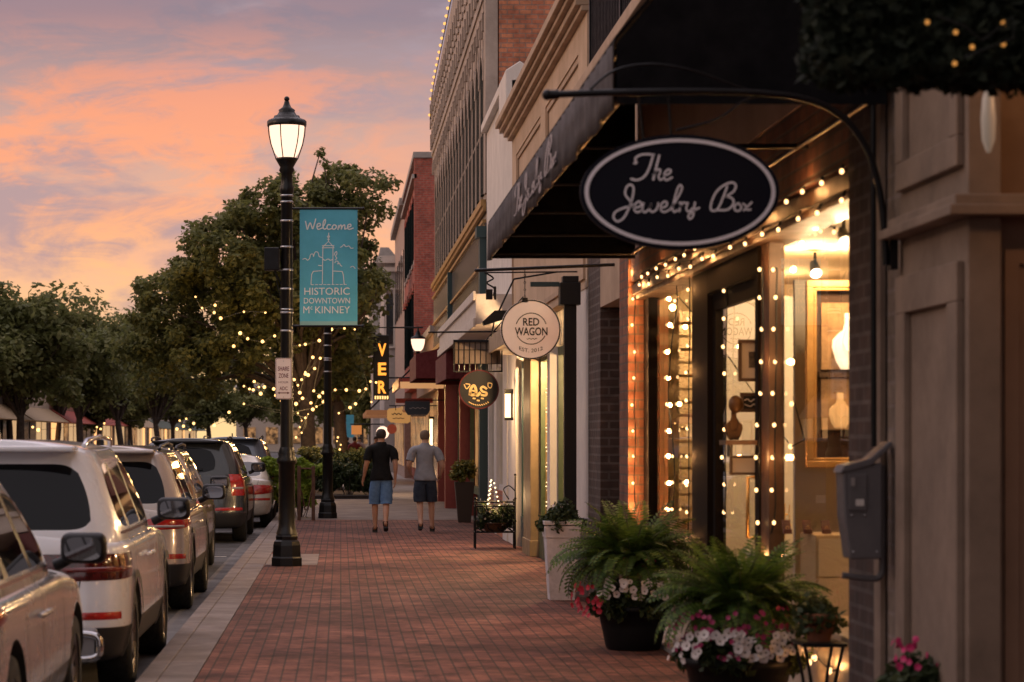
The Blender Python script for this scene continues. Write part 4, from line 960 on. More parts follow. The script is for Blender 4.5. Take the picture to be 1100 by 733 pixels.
        if rails and not low:
            q = MB(); q.tube([(sx * wt * .92, yr1 + .22, H - .035), (sx * wt * .93, yr1 + .32, H + .0), (sx * wt * .95, (yr1 + yf1) / 2, H + .028), (sx * wt * .93, yf1 - .35, H + .01), (sx * wt * .92, yf1 - .25, H - .035)], .018, 8); q.build('roof_rail', M_['steel'] if 'steel' in name else M_['black_paint'] if lamp != 'wrap' else M_['chrome'], t)
        for y in wy:
            wx = sx * (w - .015)
            q = MB(); n = 28; prof = []
            W_ = .235
            tp = [(wheel_r * .66, -W_), (wheel_r * .93, -W_ * 1.0), (wheel_r, -W_ * .86), (wheel_r, -W_ * .14), (wheel_r * .93, 0), (wheel_r * .66, .0)]
            vs = []
            for r_, d_ in tp:
                for k in range(n): a = 2 * math.pi * k / n; vs.append((wx + sx * d_, y + r_ * math.cos(a), wheel_r + r_ * math.sin(a)))
            mbt = MB(); mbt.smooth = True; mbt.add(vs, [(i * n + j, i * n + (j + 1) % n, (i + 1) * n + (j + 1) % n, (i + 1) * n + j) for i in range(5) for j in range(n)])
            rm = MB()
            for i in range(10):
                a = 2 * math.pi * i / 10; d = Vector((0, math.cos(a), math.sin(a))); pe = Vector((0, -math.sin(a), math.cos(a)))
                c0 = Vector((wx - sx * .03, y, wheel_r)); r0, r1_ = .05, wheel_r * .64
                rm.add([c0 + d * r0 - pe * .02, c0 + d * r0 + pe * .02, c0 + d * r1_ + pe * .03 + Vector((sx * .012, 0, 0)), c0 + d * r1_ - pe * .03 + Vector((sx * .012, 0, 0))], [(0, 1, 2, 3)])
            rm.tube([(wx - sx * .05, y, wheel_r), (wx - sx * .015, y, wheel_r)], .055, 14)
            nn = 28; ring = []
            for r_, d_ in ((wheel_r * .60, -.03), (wheel_r * .66, -.004), (wheel_r * .69, -.006)):
                for k in range(nn): a = 2 * math.pi * k / nn; ring.append((wx + sx * d_, y + r_ * math.cos(a), wheel_r + r_ * math.sin(a)))
            rm.smooth = True; rm.add(ring, [(i * nn + j, i * nn + (j + 1) % nn, (i + 1) * nn + (j + 1) % nn, (i + 1) * nn + j) for i in range(2) for j in range(nn)]); rm.smooth = False
            rm.cur = 1; rm.tube([(wx - sx * .14, y, wheel_r), (wx - sx * .13, y, wheel_r)], wheel_r * .62, 24)
            wh = rm.build('wheel', [M_['rim'], M_['well']], t); mbt.build('tyre', M_['tyre'], wh)
    # tailgate: gap lines, plate, wiper, spoiler
    def rear_line(pts, nm, hw=.004, mat=None, par=body):
        mb = MB(); A = []; B = []
        for i, (x, z) in enumerate(pts):
            loc, nrm, _, _ = bt.ray_cast(Vector((x, -3, z)), Vector((0, 1, 0)))
            if loc is None: continue
            x1, z1 = pts[max(i - 1, 0)]; x2, z2 = pts[min(i + 1, len(pts) - 1)]
            d = Vector((x2 - x1, 0, z2 - z1)).normalized(); nn = Vector((-d.z, 0, d.x)) * hw; lo = loc + Vector((0, -.003, 0)); A.append(lo + nn); B.append(lo - nn)
        k = len(A)
        if k > 1: mb.add(A + B, [(i, i + 1, k + i + 1, k + i) for i in range(k - 1)]); return mb.build(nm, mat or M_['black_paint'], par)
    for sx in (1, -1): rear_line([(sx * lerp(w * .72, w * .64, i / 12), lerp(belt + .0, .60, i / 12)) for i in range(13)], 'tailgate_gap')
    rear_line([(lerp(-w * .64, w * .64, i / 20), .60) for i in range(21)], 'tailgate_gap')
    def rbox(x0, x1, z0, z1, y, d, nm, mat, bev=0, par=t): q = MB(); q.box(x0, x1, y - d, y, z0, z1); return q.build(nm, mat, par, bevel=bev)
    loc, *_ = bt.ray_cast(Vector((0, -3, .74)), Vector((0, 1, 0))); ry = loc.y if loc else 0
    rbox(-.16, .16, .66, .81, ry - .001, .012, 'number_plate', M_['plate'])
    if not low:
        q = MB(); q.box(-wt * .88, wt * .88, yr1 - .17, yr1 + .12, H - .075, H - .035); sp_ = q.build('spoiler', paint if lamp != 'tall' else M_['black_paint'], t, bevel=.015)
        q = MB(); q.tube([(0, yr0 - .02, belt + .06), (.26, yr0 - .005, belt + .12)], .008, 6); q.build('wiper', M_['black_paint'], t)
        q = MB(); q.prism([(yr1 + .35, H - .01), (yr1 + .5, H - .01), (yr1 + .37, H + .085)], 0, -.014, .014); q.build('roof_antenna', M_['black_paint'], t)
    if lamp == 'wrap' and badge:
        for sx in (1, -1):
            q = MB()
            for k in range(24): pass
            ring = [(sx * (w * .62) + .19 * (abs(math.cos(a)) ** .5) * (1 if math.cos(a) > 0 else -1), .38 + .085 * (abs(math.sin(a)) ** .5) * (1 if math.sin(a) > 0 else -1)) for a in [2 * math.pi * k / 24 for k in range(24)]]
            q.tube([(x, -.012, z) for x, z in ring] + [(ring[0][0], -.012, ring[0][1])], .028, 8, cap=False); ex = q.build('exhaust_trim', M_['chrome'], t)
            q = MB(); q.add([(x, -.005, z) for x, z in ring], [tuple(range(24))]); q.build('exhaust_opening', M_['well'], ex)
        q = MB(); q.box(-w * .42, w * .80, -.006, .05, .27, .50); q.build('skid_plate', principled('silver_plastic', (.35, .34, .35), .4, .4), t, bevel=.02)
        q = MB(); text_into(q, 'HYBRID', w * .52, .755, .14, .022, lambda p: (p[0], ry - .006, p[1]), .01); q.build('badge', M_['chrome'], t) if False else None
    return t
def place_car(t, x, y): t.location = (x, y, RZ)
silver = car_paint('champagne_silver', (.58, .55, .54)); white = car_paint('pearl_white', (.82, .82, .86), .0); taupe = car_paint('sand_metallic', (.50, .44, .40)); greyc = car_paint('charcoal_metallic', (.035, .04, .045)); pale = car_paint('warm_silver', (.36, .30, .26)); cwhite = car_paint('cream_white', (.62, .56, .48), .1); blue = car_paint('blue_grey', (.16, .19, .24))
place_car(make_car('parked_suv', 'champagne silver crossover nearest the camera cut off by the left edge', silver, L=4.6, Wd=1.86, H=1.62, belt=1.03, clad=False, lamp='eye'), -2.49, 11.0)
place_car(make_car('parked_suv', 'white crossover with smoked tail lamps and oval chrome exhaust, second from the left edge', white, L=4.78, Wd=1.90, H=1.74, belt=1.10, lamp='wrap', badge=True), -2.37, 16.3)
place_car(make_car('parked_suv', 'sand coloured crossover with red eye-shaped tail lamps behind the white one', taupe, L=4.6, Wd=1.86, H=1.68, belt=1.06, lamp='eye'), -2.45, 24.6)
place_car(make_car('parked_suv', 'pale silver crossover mostly hidden between the sand crossover and the dark grey one', pale, L=4.7, Wd=1.86, H=1.66, belt=1.06, lamp='eye', detail=2), -2.68, 30.5)
place_car(make_car('parked_suv', 'dark grey square SUV with tall red tail lamps', greyc, L=5.05, Wd=1.96, H=1.76, belt=1.14, lamp='tall', rear_gl=.16, wheel_r=.39, detail=2), -2.58, 41.4)
place_car(make_car('parked_car', 'low cream white car with round red tail lamp just past the dark grey SUV', cwhite, L=4.5, Wd=1.84, H=1.45, belt=.98, lamp='low', low=True, clad=False, wheel_r=.34, rails=False, detail=2), -2.27, 48.2)
place_car(make_car('parked_suv', 'tall blue grey SUV seen above the low white car', blue, L=4.9, Wd=1.95, H=1.80, belt=1.12, lamp='tall', rear_gl=.2, detail=2), -2.45, 55.0)
# ================================================================== street lamps, banner, parking sign
M_['lamp_black'] = principled('cast_iron', (.008, .008, .009), .35, .3, noise=.4, nscale=15)
def street_lamp(x, y, label, extras=True):
    t = thing('street_lamp', label, 'street lamp', (x, y, 0), 'street lamps on the sidewalk')
    c = (x, y, 0)
    mb = MB(); mb.lathe(c, [(.205, 0), (.205, .10), (.19, .12), (.185, .26), (.17, .31), (.145, .33), (.15, .37), (.135, .40)], 8, rot=math.pi / 8, smooth=False)
    mb.lathe(c, [(.14, .40), (.118, .46), (.105, .52), (.102, 1.28), (.125, 1.30), (.13, 1.34), (.105, 1.38), (.112, 1.42), (.085, 1.50)], 20); mb.build('lamp_base', M_['lamp_black'], t)
    mb = MB(); mb.lathe(c, [(.082, 1.50), (.072, 4.70), (.088, 4.72), (.088, 4.78), (.074, 4.82), (.072, 4.96), (.10, 5.0), (.085, 5.04), (.13, 5.12), (.15, 5.15), (.12, 5.16)], 18); mb.build('pole', M_['lamp_black'], t)
    g = MB(); g.lathe(c, [(.105, 5.16), (.15, 5.22), (.19, 5.33), (.212, 5.45), (.222, 5.565)], 20); g.build('lamp_glass', M_['lamp_glass'], t)
    mb = MB()
    for k in range(6):
        a = math.pi * 2 * k / 6 + .2
        mb.tube([(x + r_ * math.cos(a), y + r_ * math.sin(a), z) for r_, z in ((.14, 5.15), (.165, 5.22), (.203, 5.33), (.228, 5.45), (.238, 5.57))], .0075, 5)
    mb.lathe(c, [(.245, 5.555), (.25, 5.57), (.25, 5.62), (.235, 5.635), (.15, 5.65), (.12, 5.665)], 24); mb.build('cage', M_['lamp_black'], t)
    mb = MB(); mb.lathe(c, [(.235, 5.636), (.17, 5.66), (.16, 5.69), (.125, 5.70), (.10, 5.74), (.105, 5.765), (.055, 5.80), (.035, 5.85), (.03, 5.875)], 20); mb.sphere((x, y, 5.905), .035, 10); mb.build('finial', M_['lamp_black'], t)
    l = bpy.data.lights.new('lamp_light', 'POINT'); l.energy = 60; l.color = (1, .68, .38); l.shadow_soft_size = .12
    o = bpy.data.objects.new('lamp_light', l); COL.objects.link(o); o.parent = t; o.location = (0, 0, 5.4)
    MATS_ = M_['steel']
    if extras:
        for z in (4.68, 4.60, 4.36, 4.03, 3.74, 3.50, 3.24, 3.20, 2.97): mb = MB(); mb.lathe((x, y, z), [(.080, -.012), (.083, -.010), (.083, .010), (.080, .012)], 18); mb.build('steel_band', M_['steel'], t)
    return t
LX, LY = -.682, 31.2
lampA = street_lamp(LX, LY, 'tall black street lamp in front carrying the blue banner')
lampB = street_lamp(-.264, 50.0, 'second black street lamp standing beyond the banner near the planting bed')
# banner
bx0, bx1, bz0, bz1 = at(322, 0, LY)[0], at(384, 0, LY)[0], at(0, 349.5, LY)[2], at(0, 225, LY)[2]
t = thing('street_banner', 'blue welcome banner hung from the front street lamp', 'banner', ((bx0 + bx1) / 2, LY, bz0))
bb = principled('banner_cloth', (.11, .50, .68), .7, noise=.12, nscale=2.5, bump=.15, bscale=5)
mb = MB(); n = 24; vs = []
for yo in (0, .006):
    for j in range(n + 1):
        for i in range(9):
            u, v = i / 8, j / n; yy = LY + yo + .022 * math.sin(u * 5 + v * 2) * math.sin(v * 3.1)
            vs.append((lerp(bx0, bx1, u), yy, lerp(bz0, bz1, v)))
for k in (0, 1):
    b_ = k * 9 * (n + 1); mb.smooth = True
    mb.add([], []) 
fs = []
for k in (0, 1):
    b_ = k * 9 * (n + 1)
    for j in range(n):
        for i in range(8):
            q = (b_ + j * 9 + i, b_ + j * 9 + i + 1, b_ + (j + 1) * 9 + i + 1, b_ + (j + 1) * 9 + i); fs.append(q)
mb.smooth = True; mb.add(vs, fs); mb.build('cloth', bb, t, recalc=False)
S_ = 1 / (5.235 * 85.0)
def tb(p): # banner crop px -> 3D
    X = bx0 + (p[0] - 63) * S_ * 1.0; Z = bz1 - (p[1] - 50) * S_ * .985; u = (X - bx0) / (bx1 - bx0); v = (Z - bz0) / (bz1 - bz0)
    return (X, LY - .007 + .022 * math.sin(u * 5 + v * 2) * math.sin(v * 3.1), Z)
wh = principled('banner_print', (.85, .9, .9), .7)
mb = MB()
W3 = 3.4
for s in ([(95, 118), (100, 140), (106, 165), (114, 142), (122, 127), (129, 145), (136, 162), (145, 135), (153, 105)],
          [(158, 152), (178, 143), (176, 131), (164, 134), (160, 152), (168, 165), (186, 158)], [(190, 158), (206, 128), (206, 108), (196, 122), (194, 152), (202, 164), (212, 160)],
          [(236, 140), (224, 138), (216, 152), (224, 165), (242, 160)], [(256, 139), (246, 150), (252, 165), (266, 158), (268, 144), (256, 139)],
          [(278, 166), (283, 140), (282, 158), (292, 140), (298, 146), (297, 164), (303, 148), (314, 139), (317, 150), (316, 163), (326, 160)], [(331, 153), (350, 147), (348, 135), (335, 140), (332, 156), (342, 165), (364, 157)]):
    stroke(mb, s, W3, tb)
for s in ([(190, 270), (256, 270)], [(191, 268), (225, 233), (255, 268)], [(190, 258), (256, 258)], [(193, 272), (190, 475)], [(250, 272), (248, 478)], [(190, 400), (138, 404)], [(140, 404), (130, 420), (126, 478)], [(250, 403), (302, 406)], [(302, 406), (308, 425), (313, 478)], [(225, 233), (225, 215)], [(219, 222), (231, 222)], [(221, 205), (229, 205)], [(226, 198), (226, 185)], [(225, 214), (232, 206), (225, 198), (218, 206), (225, 214)]): stroke(mb, s, 2.2, tb, smooth=False)
for k in range(9): stroke(mb, [(128 + k * 23, 480), (142 + k * 23, 480)], 2, tb, smooth=False)
for s in ([(80, 335), (95, 330), (106, 340), (118, 330), (124, 308), (138, 306), (140, 320), (150, 294), (166, 297), (172, 318), (188, 326)], [(192, 332), (206, 342), (222, 334), (236, 342), (248, 336)], [(256, 312), (262, 298), (270, 292), (272, 306), (264, 318), (272, 330), (262, 340)], [(260, 356), (270, 346), (280, 352), (276, 364), (286, 358), (292, 370), (300, 376)], [(292, 268), (302, 262), (312, 252), (322, 264), (340, 260), (350, 272), (364, 272)], [(168, 370), (186, 372)], [(348, 382), (362, 376), (374, 388)]): stroke(mb, s, 2.2, tb)
f2 = lambda p: tb((p[0], -p[1]))
for s, cy2, w_, h_ in (('HISTORIC', 518, 256, 42), ('DOWNTOWN', 572, 260, 33)): text_into(mb, s, 216, -cy2, w_, h_, f2, .006)
for s, cx_, cy2, w_, h_ in (('M', 100, 624, 34, 40), ('c', 129, 614, 12, 17), ('KINNEY', 248, 624, 196, 40)): text_into(mb, s, cx_, -cy2, w_, h_, f2, .0)
mb.build('print', wh, t, recalc=False)
mb = MB(); mb.box(bx0 - .0, bx1, LY - .006, LY + .012, bz0 + .0, bz0 + .05); mb.build('hem_stripe', principled('pale_hem', (.25, .48, .5), .7), t)
for z in (bz1 + .01, bz0 - .01):
    q = MB(); q.tube([(LX, LY, z), (bx1 + .06, LY, z)], .014, 8); q.sphere((bx1 + .07, LY, z), .022, 8); q.build('bracket_arm', M_['lamp_black'], t)
# speaker box
sx0, sz0 = at(284, 0, LY)[0], at(0, 291, LY)[2]
t = thing('speaker_box', 'small black loudspeaker box clamped to the front street lamp', 'speaker', (sx0 + .1, LY, sz0))
part(t, 'cabinet', M_['black_paint'], lambda m: m.box(sx0, sx0 + .19, LY - .09, LY + .09, sz0, sz0 + .29), bevel=.012); part(t, 'grille', M_['black_metal'], lambda m: m.box(sx0 + .015, sx0 + .175, LY - .096, LY - .089, sz0 + .015, sz0 + .275))
part(t, 'bracket', M_['lamp_black'], lambda m: (m.tube([(sx0 + .12, LY, sz0 + .02), (LX - .02, LY, sz0 - .28)], .012, 6),)); part(t, 'cable', M_['wire'], lambda m: m.tube(catmull([(sx0 + .14, LY, sz0 + .01), (sx0 + .16, LY, sz0 - .15), (LX - .085, LY - .02, sz0 - .32), (LX - .085, LY - .02, sz0 - .5)], 5), .006, 5))
# parking sign
px0, px1, pz0, pz1 = at(296, 0, LY)[0], at(313.5, 0, LY)[0], at(0, 429, LY)[2], at(0, 385, LY)[2]
t = thing('parking_sign', 'small white sign with red lettering and arrow on the front street lamp', 'sign', ((px0 + px1) / 2, LY - .1, pz0))
def rrect(x0, x1, z0, z1, r, n=5):
    o = []
    for cx, cz, a0 in ((x1 - r, z1 - r, 0), (x0 + r, z1 - r, 90), (x0 + r, z0 + r, 180), (x1 - r, z0 + r, 270)):
        for k in range(n + 1): a = R(a0 + 90 * k / n); o.append((cx + r * math.cos(a), cz + r * math.sin(a)))
    return o
YS = LY - .10
part(t, 'panel', principled('sign_white', (.78, .70, .72), .5), lambda m: m.prism(rrect(px0, px1, pz0, pz1, .025), 1, YS, YS + .004))
def pk(m):
    w_ = px1 - px0; h_ = pz1 - pz0; cx = (px0 + px1) / 2; f = lambda p: (p[0], YS - .002, p[1])
    a = rrect(px0 + .008, px1 - .008, pz0 + .008, pz1 - .008, .02); stroke(m, a + [a[0]], .0025, f, smooth=False)
    text_into(m, 'SHARE', cx, pz0 + h_ * .74, w_ * .68, h_ * .11, f, .01); text_into(m, 'ZONE', cx, pz0 + h_ * .57, w_ * .6, h_ * .11, f, .01); text_into(m, 'ADC', cx, pz0 + h_ * .26, w_ * .5, h_ * .09, f, .01)
    text_into(m, 'HOUR', cx, pz0 + h_ * .41, w_ * .6, h_ * .05, f, .0)
    stroke(m, [(px0 + .04, pz0 + h_ * .15), (px1 - .04, pz0 + h_ * .15)], .006, f, smooth=False)
    for sx in (-1, 1): xx = cx + sx * (w_ / 2 - .025); m.add([f((xx, pz0 + h_ * .15)), f((xx - sx * .03, pz0 + h_ * .15 + .016)), f((xx - sx * .03, pz0 + h_ * .15 - .016))], [(0, 1, 2)])
part(t, 'lettering', principled('sign_red', (.14, .02, .035), .5), pk, recalc=False)
part(t, 'bolt', M_['steel'], lambda m: (m.tube([((px0 + px1) / 2, YS - .004, pz1 - .04), ((px0 + px1) / 2, LY - .07, pz1 - .04)], .007, 8),)); part(t, 'bolt', M_['steel'], lambda m: (m.tube([((px0 + px1) / 2, YS - .004, pz0 + .025), ((px0 + px1) / 2, LY - .07, pz0 + .025)], .007, 8),))
# bike rack: two rusty posts with a V of chain
t = thing('post_and_chain', 'two rusty posts joined by a hanging V chain beside the near lamp', 'posts', (-.75, 49.4, 0))
rust = principled('rusty_steel', (.13, .06, .035), .8, noise=.4, nscale=12)
for xx in (-.82, -.54): part(t, 'post', rust, lambda m: m.box(xx - .035, xx + .035, 48.6, 48.67, 0, 1.07), bevel=.004)
part(t, 'chain', rust, lambda m: m.tube([(-.82, 48.63, .75), (-.70, 48.63, .2), (-.65, 48.63, .2), (-.54, 48.63, .75)], .016, 6)); part(t, 'rail', rust, lambda m: m.tube([(-.82, 48.63, 1.02), (-.54, 48.63, 1.02)], .018, 6))

# ================================================================== awning of the jewellery shop
AX, AY0, AY1, AZ0, AZ1, AT = 1.30, 11.7, 21.7, 3.17, 3.49, 5.0
t = thing('black_awning', 'black canvas awning over the jewelry shop with pale script lettering', 'awning', (AX, AY0, AZ0))
# front valance, softly rippled
mb = MB(); n = 160; vs = []
for j, z in enumerate((AZ0, AZ0 + .1, AZ0 + .2, AZ1)):
    for i in range(n + 1):
        y = lerp(AY0, AY1, i / n); rip = .011 * math.sin(y * 9.2 + math.sin(y * 2)) * (1 - j / 3.6) + .006 * math.sin(y * 23)
        sag = .014 * math.sin((y - AY0) * 2 * math.pi / 1.25) * (1 if j == 0 else 0)
        vs.append((AX + rip, y, z + sag))
fs = [(j * (n + 1) + i, j * (n + 1) + i + 1, (j + 1) * (n + 1) + i + 1, (j + 1) * (n + 1) + i) for j in range(3) for i in range(n)]
mb.smooth = True; mb.add(vs, fs); v = mb.build('valance', M_['valance'], t, recalc=False); so_ = v.modifiers.new('s', 'SOLIDIFY'); so_.thickness = .006
part(t, 'roof_canvas', M_['canvas'], lambda m: m.prism([(AX, AZ1 - .002), (F - .003, AT), (F - .003, AT + .02), (AX, AZ1 + .02)], 1, AY0, AY1))
for yy in (AY0, AY1 - .01): part(t, 'end_panel', M_['canvas'], lambda m: m.prism([(AX + .01, AZ0 + .02), (F - .01, AZ0 + .02), (F - .01, AT - .01), (AX + .01, AZ1 - .01)], 1, yy, yy + .01))
def afr(m):
    for y in np.linspace(AY0 + .05, AY1 - .05, 6):
        m.tube([(AX + .03, y, AZ0 + .06), (F, y, AZ0 + .06)], .016, 6); m.tube([(AX + .03, y, AZ1 - .03), (F, y, AT - .06)], .016, 6); m.tube([(AX + .03, y, AZ0 + .03), (AX + .03, y, AZ1 - .03)], .016, 6)
    for x_, z in ((AX + .03, AZ0 + .05), (AX + .03, AZ1 - .03), (F - .05, AZ0 + .06)): m.tube([(x_, AY0 + .04, z), (x_, AY1 - .04, z)], .016, 6)
part(t, 'frame', M_['black_metal'], afr)
# script lettering traced for the oval sign; reused on the valance
SCRIPT = [([(305, 152), (318, 150), (312, 128), (335, 110), (370, 104), (413, 107)], 7), ([(408, 108), (398, 145), (382, 190), (358, 226), (322, 243), (290, 236)], 7),
 ([(441, 110), (428, 160), (408, 242)], 7), ([(410, 215), (428, 190), (444, 186), (446, 200), (437, 226), (446, 242), (458, 236)], 6), ([(464, 220), (492, 210), (503, 194), (490, 186), (470, 204), (466, 228), (480, 243), (510, 228)], 6),
 ([(304, 385), (282, 352), (258, 318), (266, 280), (288, 268), (303, 288), (296, 340), (276, 398), (250, 445), (218, 465), (196, 446), (204, 416), (246, 394), (304, 380)], 6.5),
 ([(305, 392), (336, 386), (344, 368), (330, 358), (310, 376), (306, 400), (322, 416), (350, 404)], 6), ([(356, 366), (350, 402), (364, 415), (386, 398), (396, 370), (390, 402), (406, 414), (428, 398), (436, 366)], 6),
 ([(446, 392), (474, 386), (484, 368), (470, 358), (450, 376), (448, 402), (466, 415), (494, 404)], 6), ([(498, 402), (532, 352), (562, 292), (556, 270), (542, 282), (526, 332), (512, 392), (522, 414), (538, 404)], 6),
 ([(548, 366), (558, 366), (548, 412)], 6), ([(552, 390), (568, 366), (584, 366)], 6), ([(594, 364), (586, 398), (600, 412), (622, 392)], 6), ([(632, 362), (628, 404), (620, 440), (604, 452), (598, 434), (622, 410), (656, 392)], 6),
 ([(806, 276), (786, 330), (762, 385), (740, 408), (718, 400), (722, 360), (748, 306), (790, 270), (832, 256), (852, 272), (840, 304), (800, 330)], 6.5), ([(800, 330), (834, 342), (838, 372), (806, 402), (752, 404)], 6.5),
 ([(866, 366), (846, 382), (848, 404), (868, 408), (882, 390), (866, 366)], 6), ([(890, 370), (904, 380), (912, 402), (932, 400)], 6), ([(938, 362), (916, 384), (894, 406)], 6)]
def val(m):
    # lettering on the valance, read from the street: photo left->right = far -> near; nearer letters are larger
    y0_, y1_ = 14.5, 18.2
    for pts, w_ in SCRIPT:
        q = [((p[0] if p[1] < 250 or True else p[0]), p[1]) for p in pts]
        # put both lines on one: 'The' is shifted left of 'Jewelry Box'
        line1 = min(p[1] for p in pts) < 200
        conv = []
        for a, b in q:
            if line1: a2 = (a - 290) * 1.0; b2 = (b - 110) / 135
            else: a2 = 205 + (a - 195) * 1.0 + 25; b2 = (b - 268) / 145
            conv.append((a2 / 1000, b2))
        stroke(m, conv, .0125, lambda p: (AX - .02, y1_ - p[0] * (y1_ - y0_) * .98, AZ1 - .05 - p[1] * .20), n=4)
part(t, 'lettering', principled('valance_letters', (.42, .36, .36), .7), val, recalc=False)

# ================================================================== hanging oval sign on its curved bracket
SY = 11.52; s_ = F0 / SY
t = thing('oval_sign', 'black oval jewelry shop sign with silver script hanging from a curved iron bracket', 'sign', at(729, 266, SY))
def P(px, py, dy=0.): a = at(px, py, SY); return (a[0], SY + dy, a[2])
def oval(rx, ry, n=64, cx=730.5, cy2=206.5): return [(cx + rx * math.cos(2 * math.pi * k / n), cy2 + ry * math.sin(2 * math.pi * k / n)) for k in range(n)]
def ovp(m):
    o1 = oval(107, 62)
    pts = [(at(a, b, SY)[0], at(a, b, SY)[2]) for a, b in o1]; m.prism(pts, 1, SY, SY + .035)
navy = principled('sign_navy', (.004, .005, .012), .6, spec=.15)
part(t, 'panel', navy, ovp)
silv = principled('silver_paint', (.78, .76, .82), .5)
def ring(m):
    a, b = oval(102.5, 57.5), oval(98.3, 53.6)
    for k in range(64):
        q = [a[k], a[(k + 1) % 64], b[(k + 1) % 64], b[k]]; m.prism([(at(x, y, SY)[0], at(x, y, SY)[2]) for x, y in q], 1, SY - .008, SY - .001)
part(t, 'rim', silv, ring)
part(t, 'lettering', silv, lambda m: [stroke(m, p, w_ * .80, lambda q: P(620 + q[0] / 5, 145 + q[1] / 5, -.004), n=8) for p, w_ in SCRIPT], recalc=False)
def bracket(m):
    path = catmull([P(586, 102), P(640, 100), P(700, 98.5), P(760, 98), P(820, 100), P(868, 107), P(903, 124), P(926, 150), P(940, 185), P(948, 225), P(952, 285)], 8)
    m.tube(path, .0165, 10)
    m.sphere(P(588, 102), .026, 12); m.tube([P(590, 102), P(600, 101.5)], .023, 10)
part(t, 'bracket', M_['black_metal'], bracket)
part(t, 'scroll', M_['black_metal'], lambda m: (m.tube(catmull([P(634, 96), P(660, 76), P(700, 69), P(745, 76), P(790, 92), P(812, 99)], 8), .006, 8), m.tube(catmull([P(726, 140), P(770, 128), P(800, 108), P(822, 101)], 8), .006, 8)))
part(t, 'wall_plate', M_['black_metal'], lambda m: m.box(2.56, 2.595, SY - .04, SY + .04, at(0, 290, SY)[2], at(0, 262, SY)[2] + .05))
for xa, xb in ((686, 692), (718, 722)): part(t, 'hanger', M_['black_metal'], lambda m: (m.tube([P(xa, 99, .017), P(xb, 150, .017)], .006, 6),))
# ================================================================== round white sign
RY = 23.4; Pr = lambda px, py, dy=0.: (at(px, py, RY)[0], RY + dy, at(px, py, RY)[2])
t = thing('round_white_sign', 'round white hanging sign with black ring and block capitals', 'sign', at(570, 387, RY))
cx, cy2 = 570.2, 354.0
circ = lambda r, n=48: [(cx + r * math.cos(2 * math.pi * k / n), cy2 + r * math.sin(2 * math.pi * k / n)) for k in range(n)]
part(t, 'panel', principled('sign_cream', (.90, .85, .88), .5, noise=.08, nscale=3), lambda m: m.prism([(Pr(a, b)[0], Pr(a, b)[2]) for a, b in circ(32.3)], 1, RY, RY + .03))
def marks(m):
    tq = lambda p: Pr(530 + p[0] / 9.16, 315 + p[1] / 9.16, -.003)
    n = 64; o = [(368 + 287 * math.cos(2 * math.pi * k / n), 358 + 287 * math.sin(2 * math.pi * k / n)) for k in range(n + 1)]; stroke(m, o, 6.5, tq, smooth=False)
    for a0, a1 in ((198, 342), (28, 152)):
        o = [(372 + 153 * math.cos(R(a0 + (a1 - a0) * k / 30)), 350 + 153 * math.sin(R(a0 + (a1 - a0) * k / 30))) for k in range(31)]; stroke(m, o, 4.5, tq, smooth=False)
    f = lambda p: tq((p[0], -p[1]))
    text_into(m, 'RED', 372, -283, 160, 76, f, .02); text_into(m, 'WAGON', 372, -377, 322, 80, f, .02)
    text_into(m, 'EST. 2012', 370, -566, 232, 36, lambda p: tq((p[0], -p[1] - 26 * (((p[0] - 370) / 116) ** 2))), .004)
    text_into(m, 'GIFTS', 380, -450, 70, 16, f, .0) if False else stroke(m, [(330 + k * 11, 450 + 5 * math.sin(k * 2.1)) for k in range(10)], 3, tq)
part(t, 'lettering', M_['black_paint'], marks, recalc=False)
def chn(m, xa, ya, xb, yb, n, PP, r=.004):
    for k in range(n):
        u0, u1 = k / n, (k + 1) / n; a = Vector(PP(lerp(xa, xb, u0), lerp(ya, yb, u0))); b = Vector(PP(lerp(xa, xb, u1), lerp(ya, yb, u1)))
        o = Vector((.008, 0, 0)) if k % 2 else Vector((0, .008, 0)); m.tube([a, a.lerp(b, .5) + o, b], r, 5, cap=False); m.tube([a, a.lerp(b, .5) - o, b], r, 5, cap=False)
part(t, 'chain', M_['black_metal'], lambda m: (chn(m, 564, 290, 564, 321, 8, lambda a, b: Pr(a, b, .015)),))
part(t, 'hook', M_['black_metal'], lambda m: (m.box(*[v_ for ab in ((Pr(561, 0)[0], Pr(567, 0)[0]),) for v_ in ab], RY, RY + .03, Pr(0, 325)[2], Pr(0, 320)[2])))
part(t, 'bracket_bar', M_['black_metal'], lambda m: m.tube([Pr(510, 290.5, .015), Pr(667, 284, .015)], .016, 8))
t = thing('black_lamp_post', 'square black post with a bracket arm standing behind the white planter', 'post', (2.41, 26, 0))
bp = lambda px, py: at(px, py, 26.0)
part(t, 'post', M_['black_paint'], lambda m: (m.box(bp(606, 0)[0], bp(619, 0)[0], 25.95, 26.08, 0, bp(0, 318)[2]),), bevel=.006)
part(t, 'cap', M_['black_paint'], lambda m: (m.box(bp(601, 0)[0], bp(623, 0)[0], 25.9, 26.13, bp(0, 328)[2], bp(0, 304)[2]), m.box(bp(604, 0)[0], bp(621, 0)[0], 25.92, 26.11, bp(0, 304)[2], bp(0, 297)[2])), bevel=.006)
part(t, 'bracket_arm', M_['teal_paint'], lambda m: (m.box(bp(570, 0)[0], bp(601, 0)[0], 25.98, 26.05, bp(0, 308)[2], bp(0, 303)[2]),))
